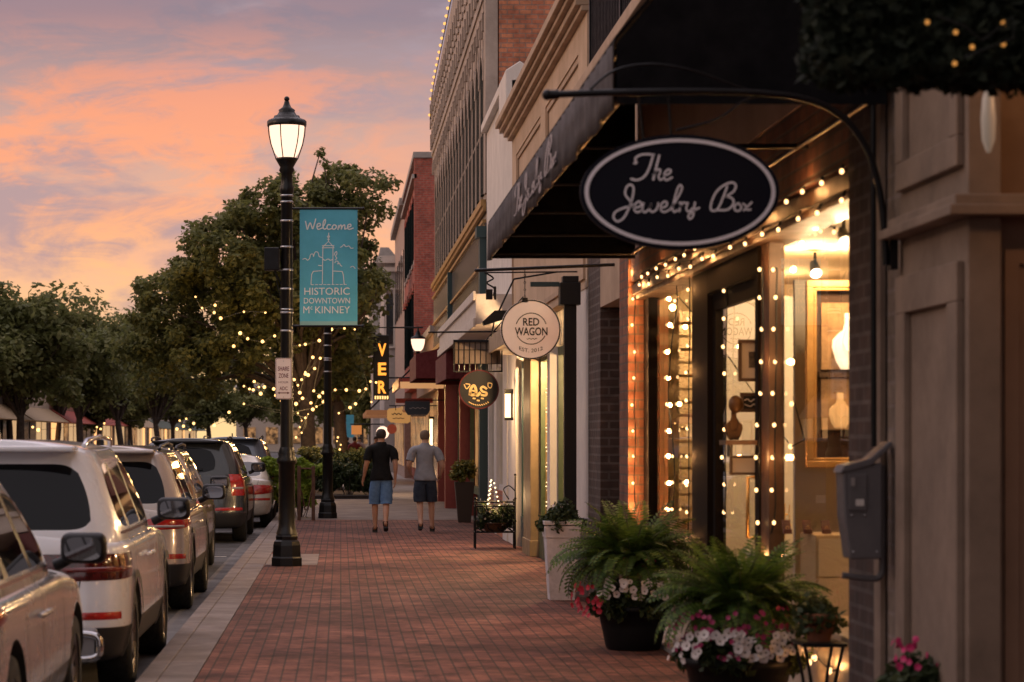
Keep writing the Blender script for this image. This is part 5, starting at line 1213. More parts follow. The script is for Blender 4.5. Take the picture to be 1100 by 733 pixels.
# ================================================================== iron grid + round black sign
GY = 35.0; G_ = lambda px, py, dy=0.: (at(px, py, GY)[0], GY + dy, at(px, py, GY)[2])
t = thing('iron_grid_sign', 'square iron wire grid sign frame above the round black sign', 'sign frame', G_(513, 400))
part(t, 'frame', M_['black_metal'], lambda m: m.frame('y', GY, G_(487, 0)[0], G_(540, 0)[0], G_(0, 400)[2], G_(0, 366)[2], .022, .03))
def gridw(m):
    for k in range(1, 9): x_ = lerp(487, 540, k / 9); m.tube([G_(x_, 367, .015), G_(x_, 399, .015)], .006, 5)
    for y_ in (376, 391): m.tube([G_(488, y_, .015), G_(539, y_, .015)], .005, 5)
part(t, 'wire_grid', M_['black_metal'], gridw); part(t, 'backing', M_['cream'], lambda m: m.box(G_(489, 0)[0], G_(538, 0)[0], GY + .03, GY + .035, G_(0, 391)[2], G_(0, 367)[2]))
part(t, 'bracket_bar', M_['black_metal'], lambda m: (m.tube([G_(487, 366, .015), (2.6, GY + .015, G_(0, 366)[2])], .014, 6), m.tube([G_(522, 366, .015), (2.6, GY + .015, G_(0, 318)[2])], .01, 6), m.tube([G_(460, 357, .02), (2.6, GY + .02, G_(0, 356)[2])], .014, 6)))
t = thing('round_black_sign', 'round black hanging sign with a gold bird-like emblem', 'sign', G_(514, 440))
bc = lambda r, n=40: [(514.3 + r * math.cos(2 * math.pi * k / n), 418.5 + r * math.sin(2 * math.pi * k / n)) for k in range(n)]
part(t, 'panel', M_['black_paint'], lambda m: m.prism([(G_(a, b)[0], G_(a, b)[2]) for a, b in bc(20.8)], 1, GY - .01, GY + .02))
tk = lambda p: G_(480 + p[0] / 11.27, 385 + p[1] / 11.27, -.014)
part(t, 'rim', M_['maroon'], lambda m: stroke(m, [(387 + 238 * math.cos(2 * math.pi * k / 48), 378 + 232 * math.sin(2 * math.pi * k / 48)) for k in range(49)], 7, tk, smooth=False), recalc=False)
def emb(m):
    stroke(m, [(280, 440), (290, 370), (325, 330), (350, 370), (350, 430), (300, 445), (285, 420)], 16, tk); stroke(m, [(300, 390), (345, 400)], 10, tk)
    stroke(m, [(480, 370), (440, 345), (412, 365), (430, 400), (480, 420), (470, 450), (420, 445)], 13, tk); stroke(m, [(345, 430), (370, 450), (400, 420)], 16, tk)
    stroke(m, [(210, 320), (240, 370), (280, 320), (230, 310)], 6, tk); stroke(m, [(500, 300), (545, 310), (530, 360), (500, 340), (500, 300)], 6, tk)
    for a, b in ((330, 485), (380, 510), (430, 485)): stroke(m, [(a - 12, b), (a + 12, b + 3)], 9, tk, smooth=False)
    for k in range(10): a = R(118 - k * 6.2 - 0); a = R(125 - k * 7.8); x_, y_ = 387 + 195 * math.cos(a), 378 + 190 * math.sin(a); stroke(m, [(x_ - 7, y_ - 5), (x_ + 7, y_ + 5)], 5, tk, smooth=False)
part(t, 'emblem', principled('gold_leaf', (.62, .42, .16), .4, .3, emit=(1, .6, .2), es=.08), emb, recalc=False)
part(t, 'hook', M_['black_metal'], lambda m: (m.tube([G_(504, 400, .01), G_(504, 392, .015)], .008, 6), m.tube([G_(524, 400, .01), G_(524, 392, .015)], .008, 6)))
# track brackets and awning arms on the white building
t = thing('floodlight_bar', 'black floodlight on a bent arm above the round white sign', 'lamp', (2.3, 29.5, 3.2))
fl = lambda px, py: at(px, py, 29.5)
part(t, 'arm', M_['black_metal'], lambda m: m.tube([fl(552, 300), fl(531, 345), fl(528, 362)], .012, 6)); part(t, 'arm', M_['black_metal'], lambda m: m.tube([fl(552, 300), (2.6, 29.5, fl(0, 292)[2])], .012, 6))
part(t, 'housing', M_['black_metal'], lambda m: (m.prism([(fl(518, 0)[0], fl(0, 346)[2]), (fl(531, 0)[0], fl(0, 334)[2]), (fl(548, 0)[0], fl(0, 334)[2]), (fl(545, 0)[0], fl(0, 342)[2]), (fl(520, 0)[0], fl(0, 350)[2])], 1, 29.4, 29.6),))
t = thing('hanging_lantern', 'small dark lantern with scroll hanging under the awning end', 'lamp', at(526, 320, 27))
hl = lambda px, py: at(px, py, 27.0)
part(t, 'scroll', M_['black_metal'], lambda m: (m.tube(catmull([hl(521, 293), hl(530, 299), hl(523, 304), hl(531, 310), hl(530, 318)], 5), .01, 6),)); part(t, 'housing', M_['black_metal'], lambda m: (m.box(hl(522, 0)[0], hl(529, 0)[0], 26.97, 27.03, hl(0, 322)[2], hl(0, 311)[2]), m.box(hl(530.5, 0)[0], hl(533, 0)[0], 26.97, 27.03, hl(0, 322)[2], hl(0, 308)[2])))
part(t, 'bracket_bar', M_['black_metal'], lambda m: m.tube([hl(520, 293), (2.6, 27, hl(0, 292)[2])], .009, 6))
# wall sconces
def sconce(px, py, X, lab, hw=.05, hh=.26, e=40):
    Y = yx(px, X); x, _, z = at(px, py, Y)
    t = thing('wall_sconce', lab, 'lamp', (x, Y, z - hh), 'tall lit wall sconces')
    part(t, 'lamp_shade', bulb_mat('sconce_glass_%d' % px, (1, .66, .32), 2.6), lambda m: m.box(x - .06, x + .02, Y - hw, Y + hw, z - hh + .02, z + hh - .02))
    part(t, 'housing', M_['black_metal'], lambda m: (m.box(x - .07, x + .06, Y - hw - .01, Y + hw + .01, z + hh - .02, z + hh + .05), m.box(x - .07, x + .06, Y - hw - .01, Y + hw + .01, z - hh - .02, z - hh + .02), m.box(x + .02, x + .05, Y - hw - .02, Y + hw + .02, z - hh, z + hh)))
    l = bpy.data.lights.new('lamp_light', 'POINT'); l.energy = e; l.color = (1, .6, .28); l.shadow_soft_size = .1
    o = bpy.data.objects.new('lamp_light', l); COL.objects.link(o); o.parent = t; o.location = (-.2, 0, hh)
sconce(547, 436, 2.54, 'tall lit wall sconce beside the dark teal shop window', .07, .20)
sconce(464, 465, 2.54, 'tall lit sconce panel on the ornate building past the man in grey', .12, .40, 10)
# wall lantern
WY = 62.0; wl = lambda px, py: at(px, py, WY)
t = thing('wall_lantern', 'glowing bell shaped lantern on an iron arm by the maroon awning', 'lamp', wl(449, 385))
c = wl(449, 370)
mb = MB(); mb.lathe(c, [(.07, -.17), (.13, -.1), (.165, .02), (.175, .13)], 14); mb.build('lamp_glass', M_['lamp_glass'], t)
mb = MB(); mb.lathe(c, [(.19, .13), (.17, .18), (.08, .22), (.05, .3), (.02, .36), (.02, .44)], 14); mb.lathe(c, [(.05, -.34), (.05, -.2), (.09, -.17)], 10); mb.build('housing', M_['black_metal'], t)
part(t, 'bracket_arm', M_['black_metal'], lambda m: m.tube([(c[0], WY, c[2] - .33), (2.6, WY, c[2] - .33)], .03, 6))
l = bpy.data.lights.new('lamp_light', 'POINT'); l.energy = 40; l.color = (1, .66, .36); l.shadow_soft_size = .15
o = bpy.data.objects.new('lamp_light', l); COL.objects.link(o); o.parent = t; o.location = (0, 0, .35)
t = thing('globe_lamp', 'glowing white globe lamp behind the head of the man in black', 'lamp', at(411, 474, 80)); c = at(411, 465, 80)
mb = MB(); mb.sphere(c, .21, 16); mb.build('globe', M_['lamp_glass'], t); part(t, 'pole', M_['black_metal'], lambda m: m.tube([(c[0], 80, 0), (c[0], 80, c[2] - .2)], .05, 8))
# vertical sign
VY = 78.0; v_ = lambda px, py: at(px, py, VY)
t = thing('vertical_sign', 'tall black blade sign with glowing orange capitals', 'sign', v_(409, 431))
part(t, 'cabinet', M_['black_paint'], lambda m: m.box(v_(401, 0)[0], v_(418, 0)[0], VY, VY + .2, v_(0, 430)[2], v_(0, 360)[2]), bevel=.02)
org = quiet(bulb_mat('neon_orange', (1, .32, .04), 1.5))
def vls(m):
    f = lambda p: (p[0], VY - .01, p[1])
    for s, cy3 in (('V', 376), ('E', 396.5), ('R', 416)): text_into(m, s, v_(410.5, 0)[0], v_(0, cy3)[2], .26, .40, f, .03)
part(t, 'lettering', org, vls, recalc=False)
part(t, 'lit_strip', quiet(bulb_mat('lit_strip', (1, .55, .2), 1.6)), lambda m: [m.box(v_(402.5 + k * 2.6, 0)[0], v_(404.2 + k * 2.6, 0)[0], VY - .02, VY, v_(0, 429)[2], v_(0, 425.5)[2]) for k in range(6)])
part(t, 'bracket_bar', M_['black_metal'], lambda m: (m.tube([v_(418, 352), (2.6, VY, v_(0, 352)[2])], .03, 6), m.tube([v_(418, 406), (2.6, VY, v_(0, 406)[2])], .03, 6), m.tube([v_(403, 362), v_(403, 352), (2.6, VY, v_(0, 352)[2])], .02, 6)))
# small hanging signs
OY = 64.0; o_v = lambda px, py: at(px, py, OY)
t = thing('wooden_sign', 'scalloped honey coloured wooden sign hanging over the sidewalk', 'sign', o_v(428, 454))
sh = [(416, 441), (418, 439), (430, 438), (433, 443), (441, 444), (441, 453), (438, 455), (420, 454), (416, 451)]
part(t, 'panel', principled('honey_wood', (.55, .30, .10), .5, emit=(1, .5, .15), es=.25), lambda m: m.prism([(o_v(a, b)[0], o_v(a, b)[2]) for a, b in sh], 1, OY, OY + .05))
part(t, 'lettering', M_['brown_wood'], lambda m: (stroke(m, [(421 + k * 1.3, 444.8 + .9 * math.sin(k * 2)) for k in range(9)], .45, lambda p: (o_v(*p)[0], OY - .01, o_v(*p)[2])), stroke(m, [(422 + k * 1.5, 449.5 + .4 * math.sin(k * 2)) for k in range(9)], .35, lambda p: (o_v(*p)[0], OY - .01, o_v(*p)[2]))), recalc=False)
part(t, 'bracket_bar', M_['black_metal'], lambda m: (m.tube([(o_v(418, 436)[0], OY + .02, o_v(0, 436)[2]), (2.6, OY + .02, o_v(0, 436)[2])], .015, 6), m.tube([o_v(425, 436), o_v(425, 441)], .01, 5)))
DY = 58.0; d_v = lambda px, py: at(px, py, DY)
t = thing('dark_blue_sign', 'dark slate hanging sign beside the scalloped wooden one', 'sign', d_v(448, 448))
part(t, 'panel', principled('slate_sign', (.02, .028, .04), .5), lambda m: m.prism([(d_v(a, b)[0], d_v(a, b)[2]) for a, b in ((435, 431), (462, 431), (462, 441), (459, 446), (438, 446), (435, 441))], 1, DY, DY + .04))
part(t, 'lettering', M_['grey_stone'], lambda m: stroke(m, [(440 + k * 1.6, 438.5 + .8 * math.sin(k * 2)) for k in range(12)], .3, lambda p: (d_v(*p)[0], DY - .01, d_v(*p)[2])), recalc=False)
part(t, 'bracket_bar', M_['black_metal'], lambda m: m.tube([(d_v(436, 431)[0], DY + .02, d_v(0, 430)[2]), (2.6, DY + .02, d_v(0, 430)[2])], .014, 6))
t = thing('traffic_light', 'far traffic light showing green past the walking men', 'traffic light', at(424, 480, 150))
cc = at(424, 470, 150); part(t, 'housing', M_['black_paint'], lambda m: m.box(cc[0] - .22, cc[0] + .22, 150, 150.3, cc[2] - .75, cc[2] + .6)); part(t, 'green_lens', quiet(bulb_mat('green_light', (.05, .8, .35), 1.6)), lambda m: m.lathe((cc[0], 149.98, cc[2] - .35), [(.19, 0), (.0001, -.03)], 12, axis=1)); part(t, 'pole', M_['black_metal'], lambda m: m.tube([(cc[0] + .0, 150.15, 0), (cc[0], 150.15, cc[2] - .7)], .08, 6))
t = thing('red_pennant', 'small red hanging shop sign next to the green traffic light', 'sign', at(421, 463, 75)); cc = at(421, 461, 75)
part(t, 'panel', M_['red_paint'], lambda m: m.lathe((cc[0], 75, cc[2]), [(.15, 0), (.15, .05)], 16, axis=1)); part(t, 'bracket_bar', M_['black_metal'], lambda m: m.tube([(cc[0], 75.02, cc[2] + .22), (cc[0], 75.02, cc[2] + .4), (2.6, 75.02, cc[2] + .4)], .02, 5))
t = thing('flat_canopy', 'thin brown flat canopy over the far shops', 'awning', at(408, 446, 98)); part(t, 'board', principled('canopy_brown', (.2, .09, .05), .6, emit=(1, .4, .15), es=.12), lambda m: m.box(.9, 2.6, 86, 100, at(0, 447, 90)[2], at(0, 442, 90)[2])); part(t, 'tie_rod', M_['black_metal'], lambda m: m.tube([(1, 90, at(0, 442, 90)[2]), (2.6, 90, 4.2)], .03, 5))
t = thing('small_blue_banner', 'tiny pale blue banner on a far lamp pole', 'banner', at(376, 470, 130)); cc = at(376, 458, 130); part(t, 'cloth', bb, lambda m: m.box(cc[0] - .2, cc[0] + .2, 130, 130.03, cc[2] - .6, cc[2] + .6)); part(t, 'pole', M_['lamp_black'], lambda m: m.tube([(cc[0] - .36, 130, 0), (cc[0] - .36, 130, cc[2] + .9)], .07, 6))
t = thing('lit_orange_sign', 'small lit orange shop sign far down the sidewalk', 'sign', at(383, 468, 120)); cc = at(383, 462, 120); part(t, 'panel', principled('orange_sign', (.6, .25, .08), .5, emit=(1, .35, .08), es=.3), lambda m: m.box(cc[0] - .25, cc[0] + .25, 120, 120.1, cc[2] - .22, cc[2] + .22)); part(t, 'bracket_bar', M_['black_metal'], lambda m: m.tube([(cc[0] - .3, 120.05, cc[2] + .28), (2.6, 120.05, cc[2] + .28)], .03, 5))
# ================================================================== meter box and conduit at right
MY = 11.72; m_v = lambda px, py: at(px, py, MY)
t = thing('utility_box', 'grey metal utility box with a lifted lid fixed to the brick pier at right', 'utility box', m_v(922, 600))
greym = principled('grey_enamel', (.12, .112, .118), .5, .2, noise=.15)
part(t, 'cabinet', greym, lambda m: (m.prism([(m_v(902, 0)[0], m_v(0, 505)[2]), (m_v(904, 0)[0], m_v(0, 556)[2]), (m_v(910, 0)[0], m_v(0, 600)[2]), (m_v(944, 0)[0], m_v(0, 600)[2]), (m_v(944, 0)[0], m_v(0, 497)[2])], 1, MY - .08, MY + .1),), bevel=.008)
part(t, 'lid', greym, lambda m: (m.prism([(m_v(899, 0)[0], m_v(0, 508)[2]), (m_v(903, 0)[0], m_v(0, 500)[2]), (m_v(930, 0)[0], m_v(0, 493)[2]), (m_v(953, 0)[0], m_v(0, 474)[2]), (m_v(955, 0)[0], m_v(0, 478)[2]), (m_v(932, 0)[0], m_v(0, 500)[2])], 1, MY - .09, MY + .1),), bevel=.004)
part(t, 'door', greym, lambda m: (m.box(m_v(908, 0)[0], m_v(927, 0)[0], MY - .092, MY - .081, m_v(0, 548)[2], m_v(0, 509)[2]),), bevel=.003); part(t, 'latch', M_['steel'], lambda m: m.box(m_v(910, 0)[0], m_v(914, 0)[0], MY - .1, MY - .092, m_v(0, 522)[2], m_v(0, 513)[2]))
part(t, 'data_label', M_['white_paint'], lambda m: m.box(m_v(915, 0)[0], m_v(924, 0)[0], MY - .094, MY - .0925, m_v(0, 543)[2], m_v(0, 536)[2]))
for a_, b_ in ((911, 553), (925, 553), (913, 592), (938, 592)): part(t, 'screw', M_['steel'], lambda m: m.lathe((m_v(a_, 0)[0], MY - .084, m_v(0, b_)[2]), [(.005, 0), (.005, -.003), (.0001, -.004)], 8, axis=1))
part(t, 'conduit', M_['black_metal'], lambda m: m.tube(catmull([m_v(938, 90), m_v(938.5, 300), m_v(939, 480)], 4), .014, 8)); part(t, 'conduit', greym, lambda m: m.tube(catmull([m_v(948, 500), m_v(948, 600), m_v(946, 618), m_v(936, 622), m_v(905, 618)], 5), .016, 8))
# ================================================================== foliage
def leaves(centers, radii, per, size, rngs, flat=.75, squash=1.0, asp=1.7):
    """numpy cloud of small leaf quads (slightly folded) in clumps"""
    rg = np.random.default_rng(rngs)
    C = np.repeat(np.asarray(centers), per, axis=0); Rr = np.repeat(np.asarray(radii), per)
    n = len(C); d = rg.normal(size=(n, 3)); d /= np.linalg.norm(d, axis=1)[:, None]
    rad = rg.uniform(0, 1, n) ** .45
    P = C + d * (rad * Rr)[:, None] * np.array([1, 1, squash])
    nrm = d * .5 + rg.normal(size=(n, 3)) * .6 + np.array([0, 0, flat]); nrm /= np.linalg.norm(nrm, axis=1)[:, None]
    a = rg.normal(size=(n, 3)); u = np.cross(nrm, a); u /= np.linalg.norm(u, axis=1)[:, None]; v = np.cross(nrm, u)
    s = size * rg.uniform(.6, 1.35, n)[:, None]
    V = np.stack([P - u * s * asp * .5, P + v * s * .5 - u * s * .1, P + u * s * asp * .5, P - v * s * .5 - u * s * .1], axis=1).reshape(-1, 3)
    F = np.arange(n * 4).reshape(-1, 4)
    return V, F
M_['oak'] = leaf_mat('tree_leaves', (.08, .09, .028), (.155, .165, .052), (.25, .24, .09), .9, .5)
M_['far_oak'] = leaf_mat('far_tree_leaves', (.09, .10, .032), (.165, .18, .06), (.26, .25, .10), .5, .52)
M_['fern'] = leaf_mat('fern_leaves', (.035, .08, .016), (.10, .175, .03), (.20, .28, .055), 4.5, .35)
M_['shrub'] = leaf_mat('shrub_leaves', (.018, .03, .01), (.04, .06, .02), (.08, .10, .035), 3, .25)
M_['lime'] = leaf_mat('lime_leaves', (.12, .19, .02), (.26, .36, .04), (.40, .48, .08), 6, .4)
def crown_pts(lobes, n, rg, shell=.62):
    pts = []
    tot = sum(l[3] * l[4] * l[5] for l in lobes)
    for cx, cy, cz, rx, ry, rz in lobes:
        k = max(2, int(n * rx * ry * rz / tot)); 
        for _ in range(k):
            d = Vector((rg.gauss(0, 1), rg.gauss(0, 1), rg.gauss(0, 1))).normalized(); r_ = rg.uniform(shell, 1.0) if rg.random() < .8 else rg.uniform(.2, shell)
            pts.append((cx + d.x * rx * r_, cy + d.y * ry * r_, cz + d.z * rz * r_))
    return pts
def tree(name, label, x, y, lobes, trunk_r, n_clump, per, clump_r, leaf, mat, seed, cat='tree', group='street trees', ground=0., fork=2.6, twigs=()):
    rg = random.Random(seed)
    t = thing(name, label, cat, (x, y, ground), group)
    pts = crown_pts(lobes, n_clump, rg) + list(twigs)
    rad = [clump_r * rg.uniform(.55, 1.25) for _ in pts[:len(pts) - len(twigs)]] + [clump_r * .45] * len(twigs)
    V, Fq = leaves(pts[:len(pts) - len(twigs)], rad[:len(pts) - len(twigs)], per, leaf, seed, squash=.75)
    if twigs: V2, F2 = leaves(twigs, rad[-len(twigs):], 34, leaf, seed + 1); Fq = np.concatenate([Fq, F2 + len(V)]); V = np.concatenate([V, V2])
    raw_obj('crown', V, Fq, mat, t)
    mb = MB(); top = Vector((x + rg.uniform(-.2, .2), y, fork)); mb.tube(catmull([(x, y, ground - .05), (x + .05, y, ground + .35 * fork), top], 4), [trunk_r * 1.35] + [trunk_r] * 7 + [trunk_r * .85], 10)
    big = sorted(pts, key=lambda p: rg.random())[:26]
    for i, p in enumerate(big + list(twigs)):
        p = Vector(p); m1 = top.lerp(p, .35) + Vector((rg.uniform(-.3, .3), rg.uniform(-.3, .3), rg.uniform(.2, .7))); m2 = top.lerp(p, .7) + Vector((rg.uniform(-.3, .3), rg.uniform(-.3, .3), rg.uniform(0, .4)))
        r0 = trunk_r * rg.uniform(.28, .5); P_ = catmull([top - Vector((0, 0, .2)), m1, m2, p], 4); mb.tube(P_, [lerp(r0, .015, k / (len(P_) - 1)) for k in range(len(P_))], 6, cap=False)
    mb.build('trunk', M_['bark'], t)
    return t, pts
w_ = lambda px, py, Y: at(px, py, Y)
def lobe(px, py, Y, rpx, rpy, dy=0, ry=None):
    a = at(px, py, Y); s = F0 / Y; return (a[0], Y + dy, a[2], rpx / s, (ry or rpx / s), rpy / s)
TY = 76.0
lob = [lobe(330, 222, TY, 60, 42), lobe(372, 205, TY, 40, 34, 1), lobe(270, 235, TY, 48, 36), lobe(232, 285, TY, 52, 44, -1), lobe(182, 325, TY, 42, 50, 1), lobe(155, 362, TY, 26, 42), lobe(207, 290, TY, 36, 38), lobe(140, 380, TY, 16, 30), lobe(290, 320, TY, 75, 55), lobe(350, 330, TY, 55, 62, 1),
       lobe(395, 205, TY, 26, 30), lobe(388, 250, TY, 20, 24), lobe(385, 300, TY, 30, 34, -1), lobe(235, 370, TY, 62, 38), lobe(330, 395, TY, 60, 40, 2), lobe(392, 345, TY, 18, 40, 1), lobe(165, 385, TY, 30, 38), lobe(205, 405, TY, 40, 26, 2)]
tw = [at(344, 163, TY), at(349, 176, TY), at(352, 186, TY), at(347, 196, TY), at(398, 285, TY), at(404, 278, TY), at(410, 300, TY), at(400, 262, TY), at(408, 318, TY), at(395, 330, TY)]
oak, oak_pts = tree('street_tree', 'large spreading street tree with warm string lights behind the banner', at(330, 0, TY)[0], TY, lob, .24, 560, 130, .46, .105, M_['oak'], 11, fork=2.9, twigs=tw)
lobs2 = [lobe(345, 300, 92, 60, 60), lobe(300, 300, 92, 60, 60), lobe(372, 360, 92, 40, 46), lobe(280, 390, 92, 55, 36), lobe(350, 410, 92, 40, 30)]
tree('street_tree', 'street tree with fairy lights wound round its trunk right of the second lamp', at(366, 0, 92)[0], 92, lobs2, .24, 110, 130, .95, .15, M_['oak'], 12, fork=3.0)
# trees across the street: individually placed
specs = [(20, 103, 305, 70), (85, 118, 312, 62), (-40, 100, 300, 60), (130, 132, 322, 58), (60, 150, 318, 60), (170, 150, 338, 52), (10, 128, 330, 60), (225, 175, 400, 34), (185, 200, 415, 34), (140, 190, 405, 34), (265, 210, 420, 30), (105, 165, 400, 40)]
look = ['nearest tree across the street by the left edge', 'tall tree across the street above the white parked car', 'tree across the street cut off by the left edge', 'tree across the street above the sand coloured car', 'farther tree across the street with flat top', 'dark tree across the street touching the big lit tree',
        'hazy tree across the street behind the left edge tree', 'small far street tree below the string lights', 'small pale far street tree above the dark grey SUV', 'low far tree across the street above the third car', 'smallest far street tree beside the front lamp', 'low bushy tree across the street above the white car roof']
for i, ((px, Y, top, wd), lb) in enumerate(zip(specs, look)):
    s = F0 / Y; bot = 456 if top > 390 else 440; wd *= 1.12
    hh = (bot - top) / 2; cy2 = (bot + top) / 2
    rg = random.Random(50 + i)
    lb_ = [lobe(px, cy2, Y, wd * .8, hh * .8)] + [lobe(px + rg.uniform(-.65, .65) * wd, cy2 + rg.uniform(-.55, .6) * hh, Y, wd * rg.uniform(.35, .5), hh * rg.uniform(.3, .48), rg.uniform(-1, 1)) for _ in range(6)]
    X = at(px, 0, Y)[0]
    tree('street_tree', lb, X, Y, lb_, .17, 90, 130, .95 if top < 390 else .8, .17, M_['far_oak'], 70 + i, ground=RZ if X > -13.2 else 0, fork=2.6)
for i, (px, Y, top, wd, lb) in enumerate(((352, 215, 400, 30, 'far tree at the end of the sidewalk behind the black post of the second lamp'), (388, 240, 425, 20, 'small green tree at the far end of the row of shops'), (310, 260, 405, 34, 'far tree closing the street behind the parked cars'), (398, 190, 385, 16, 'slim far tree beneath the orange lettered sign'))):
    s = F0 / Y; cy2 = (455 + top) / 2; lb_ = [lobe(px, cy2, Y, wd, (455 - top) / 2), lobe(px + 8, cy2 + 5, Y, wd * .7, (450 - top) / 3)]
    tree('street_tree', lb, at(px, 0, Y)[0], Y, lb_, .2, 60, 110, 1.3, .26, M_['far_oak'], 90 + i, fork=3)
for i, (X, Y) in enumerate(((-14.6, 4), (-14.6, 19), (-14.4, 34), (-14.7, 50), (-14.5, 68))):  # unseen trees across the road, added to shade it and show in the glass
    tree('street_tree', ['street tree across the road nearest the camera', 'second street tree across the road', 'third street tree across the road', 'fourth street tree across the road', 'fifth street tree across the road'][i], X, Y, [(X, Y, 5.6, 3.4, 3.6, 2.4), (X + 1, Y + 2, 5, 2.4, 2.4, 2), (X - .6, Y - 2, 6.2, 2.4, 2.4, 1.9)], .17, 60, 60, 1.1, .26, M_['far_oak'], 140 + i, fork=2.8)
# string lights in the big tree
def light_string(label, pts2, Y, cat='string lights', mat='bulb_far', r=.045, group='strings of warm bulbs in the street trees', jig=0.):
    rg = random.Random(int(pts2[0][0]))
    P3 = [Vector(at(a, b, Y)) + Vector((0, rg.uniform(-jig, jig), 0)) for a, b in pts2]
    t = thing('string_lights', label, cat, P3[0], group)
    mb = MB(); mb.tube(catmull(P3, 3) if len(P3) > 2 else P3, .007, 4, cap=False); mb.build('cable', M_['wire'], t)
    for p in P3: q = MB(); q.sphere(p, r * rg.uniform(.6, 1.2), 6); q.build('bulb', M_[mat], t)
    if Y < 95:
        for i in range(1, len(P3), 5):
            l = bpy.data.lights.new('bulb_light', 'POINT'); l.energy = 26; l.color = (1, .55, .2); l.shadow_soft_size = .1
            o = bpy.data.objects.new('bulb_light', l); COL.objects.link(o); o.parent = t; o.location = P3[i] - P3[0] + Vector((0, -.3, 0))
YF = 71.5
light_string('short cluster of bulbs high in the left of the big tree', [(210, 319), (217, 331), (231, 328), (230, 336), (237, 342), (262, 335), (285, 336)], YF)
light_string('bulbs drooping through the middle of the big tree', [(251, 372), (258, 358), (266, 364), (282, 367), (295, 361), (303, 372), (322, 371), (328, 370), (343, 366), (356, 354), (370, 353)], YF)
light_string('dense bright row of bulbs left of the parking sign', [(262, 415), (268, 418), (272, 419), (278, 416), (280, 423), (284, 416), (273, 410), (294, 418), (300, 420), (296, 425)], YF)
light_string('string of bulbs climbing right of the front lamp pole', [(316, 408), (320, 414), (322, 422), (328, 400), (324, 408), (331, 403), (338, 396), (336, 384), (328, 402), (344, 385), (337, 420), (347, 422)], YF)
light_string('lowest swag of bulbs under the big tree beside the lamp', [(302, 431), (318, 434), (325, 428), (334, 433), (336, 440), (343, 426), (347, 432), (349, 431), (360, 419), (372, 419), (386, 420), (393, 418), (382, 434), (376, 438), (364, 444)], YF)
light_string('scattered small bulbs near the lower lamp pole', [(320, 444), (324, 452), (322, 459), (324, 465), (331, 445), (318, 470), (328, 449), (262, 434), (302, 444), (340, 437), (352, 429)], YF, r=.03)
light_string('two loose bulbs at the right edge of the big tree', [(381, 354), (399, 432), (398, 410), (404, 411)], YF, r=.035)
light_string('fairy lights wound round the trunk right of the second lamp', [(363, 470), (366, 478), (362, 486), (361, 492), (364, 498), (361, 504), (363, 510), (362, 474), (365, 483)], 90.5, r=.035)
for k, (pts, Y, lb) in enumerate((([(193, 452), (200, 450), (197, 458), (204, 462), (190, 461), (208, 455)], 150, 'orange bulbs in the small far trees above the dark grey SUV'), ([(35, 459), (41, 462), (246, 443), (230, 457)], 120, 'scattered bulbs under the trees across the street'), ([(108, 461), (112, 455), (104, 459)], 140, 'orange lights behind the roof rail of the white car'))):
    light_string(lb, pts, Y, r=.075)
# ---- planting bed by the second lamp
def shrub(name, label, x, y, z, rx, ry, rz, n, per, size, mat, seed, cat='shrub', group=None, stems=True):
    rg = random.Random(seed); t = thing(name, label, cat, (x, y, z), group)
    pts = [(x + rg.gauss(0, .45) * rx, y + rg.gauss(0, .45) * ry, z + rz * (.25 + .75 * rg.random())) for _ in range(n)]
    V, Fq = leaves(pts, [min(rx, rz) * .3] * n, per, size, seed, flat=.5); raw_obj('foliage', V, Fq, mat, t)
    mb = MB()
    for p in pts[:14]: mb.tube([(x + (p[0] - x) * .3, y + (p[1] - y) * .3, z), p], .008, 4, cap=False)
    mb.build('stem', M_['bark'], t); return t
bed = MB(); bed.box(-.97, 1.05, 66, 78, .002, .09); bed.build('soil_bed', principled('soil', (.03, .02, .015), .95, noise=.4), kind='structure')
for i, (px, Y, rx, rz, m_, lb) in enumerate(((352, 67.5, .5, .9, 'shrub', 'dark green shrub at the near end of the planting bed'), (375, 67.2, .45, .85, 'shrub', 'leafy shrub in the planting bed right of the second lamp'), (397, 67, .38, .75, 'shrub', 'shrub at the sidewalk corner of the planting bed'), (365, 73, .6, 1.2, 'shrub', 'taller shrub at the back of the planting bed'), (390, 74, .5, 1.15, 'oak', 'dense dark shrub behind the sidewalk corner of the bed'), (338, 70, .5, 1.2, 'oak', 'dark shrub behind the rusty posts'))):
    shrub('shrub', lb, at(px, 0, Y)[0], Y, .08, rx, rx, rz, 40, 90, .06, M_[m_], 200 + i, group='shrubs in the planting bed')
def potlime(px, Y, ztop, w, lb, sd):
    x = at(px, 0, Y)[0]; z = .0
    shrub('shrub', lb, x, Y, 0, w, w, ztop, 46, 60, .075, M_['lime'], sd, group='lime green shrubs by the kerb')
potlime(322, 50.6, 1.15, .38, 'bright lime green shrub behind the front lamp base', 301)
potlime(292, 50.3, 1.2, .22, 'lime green leaves left of the front lamp against the white car', 302)
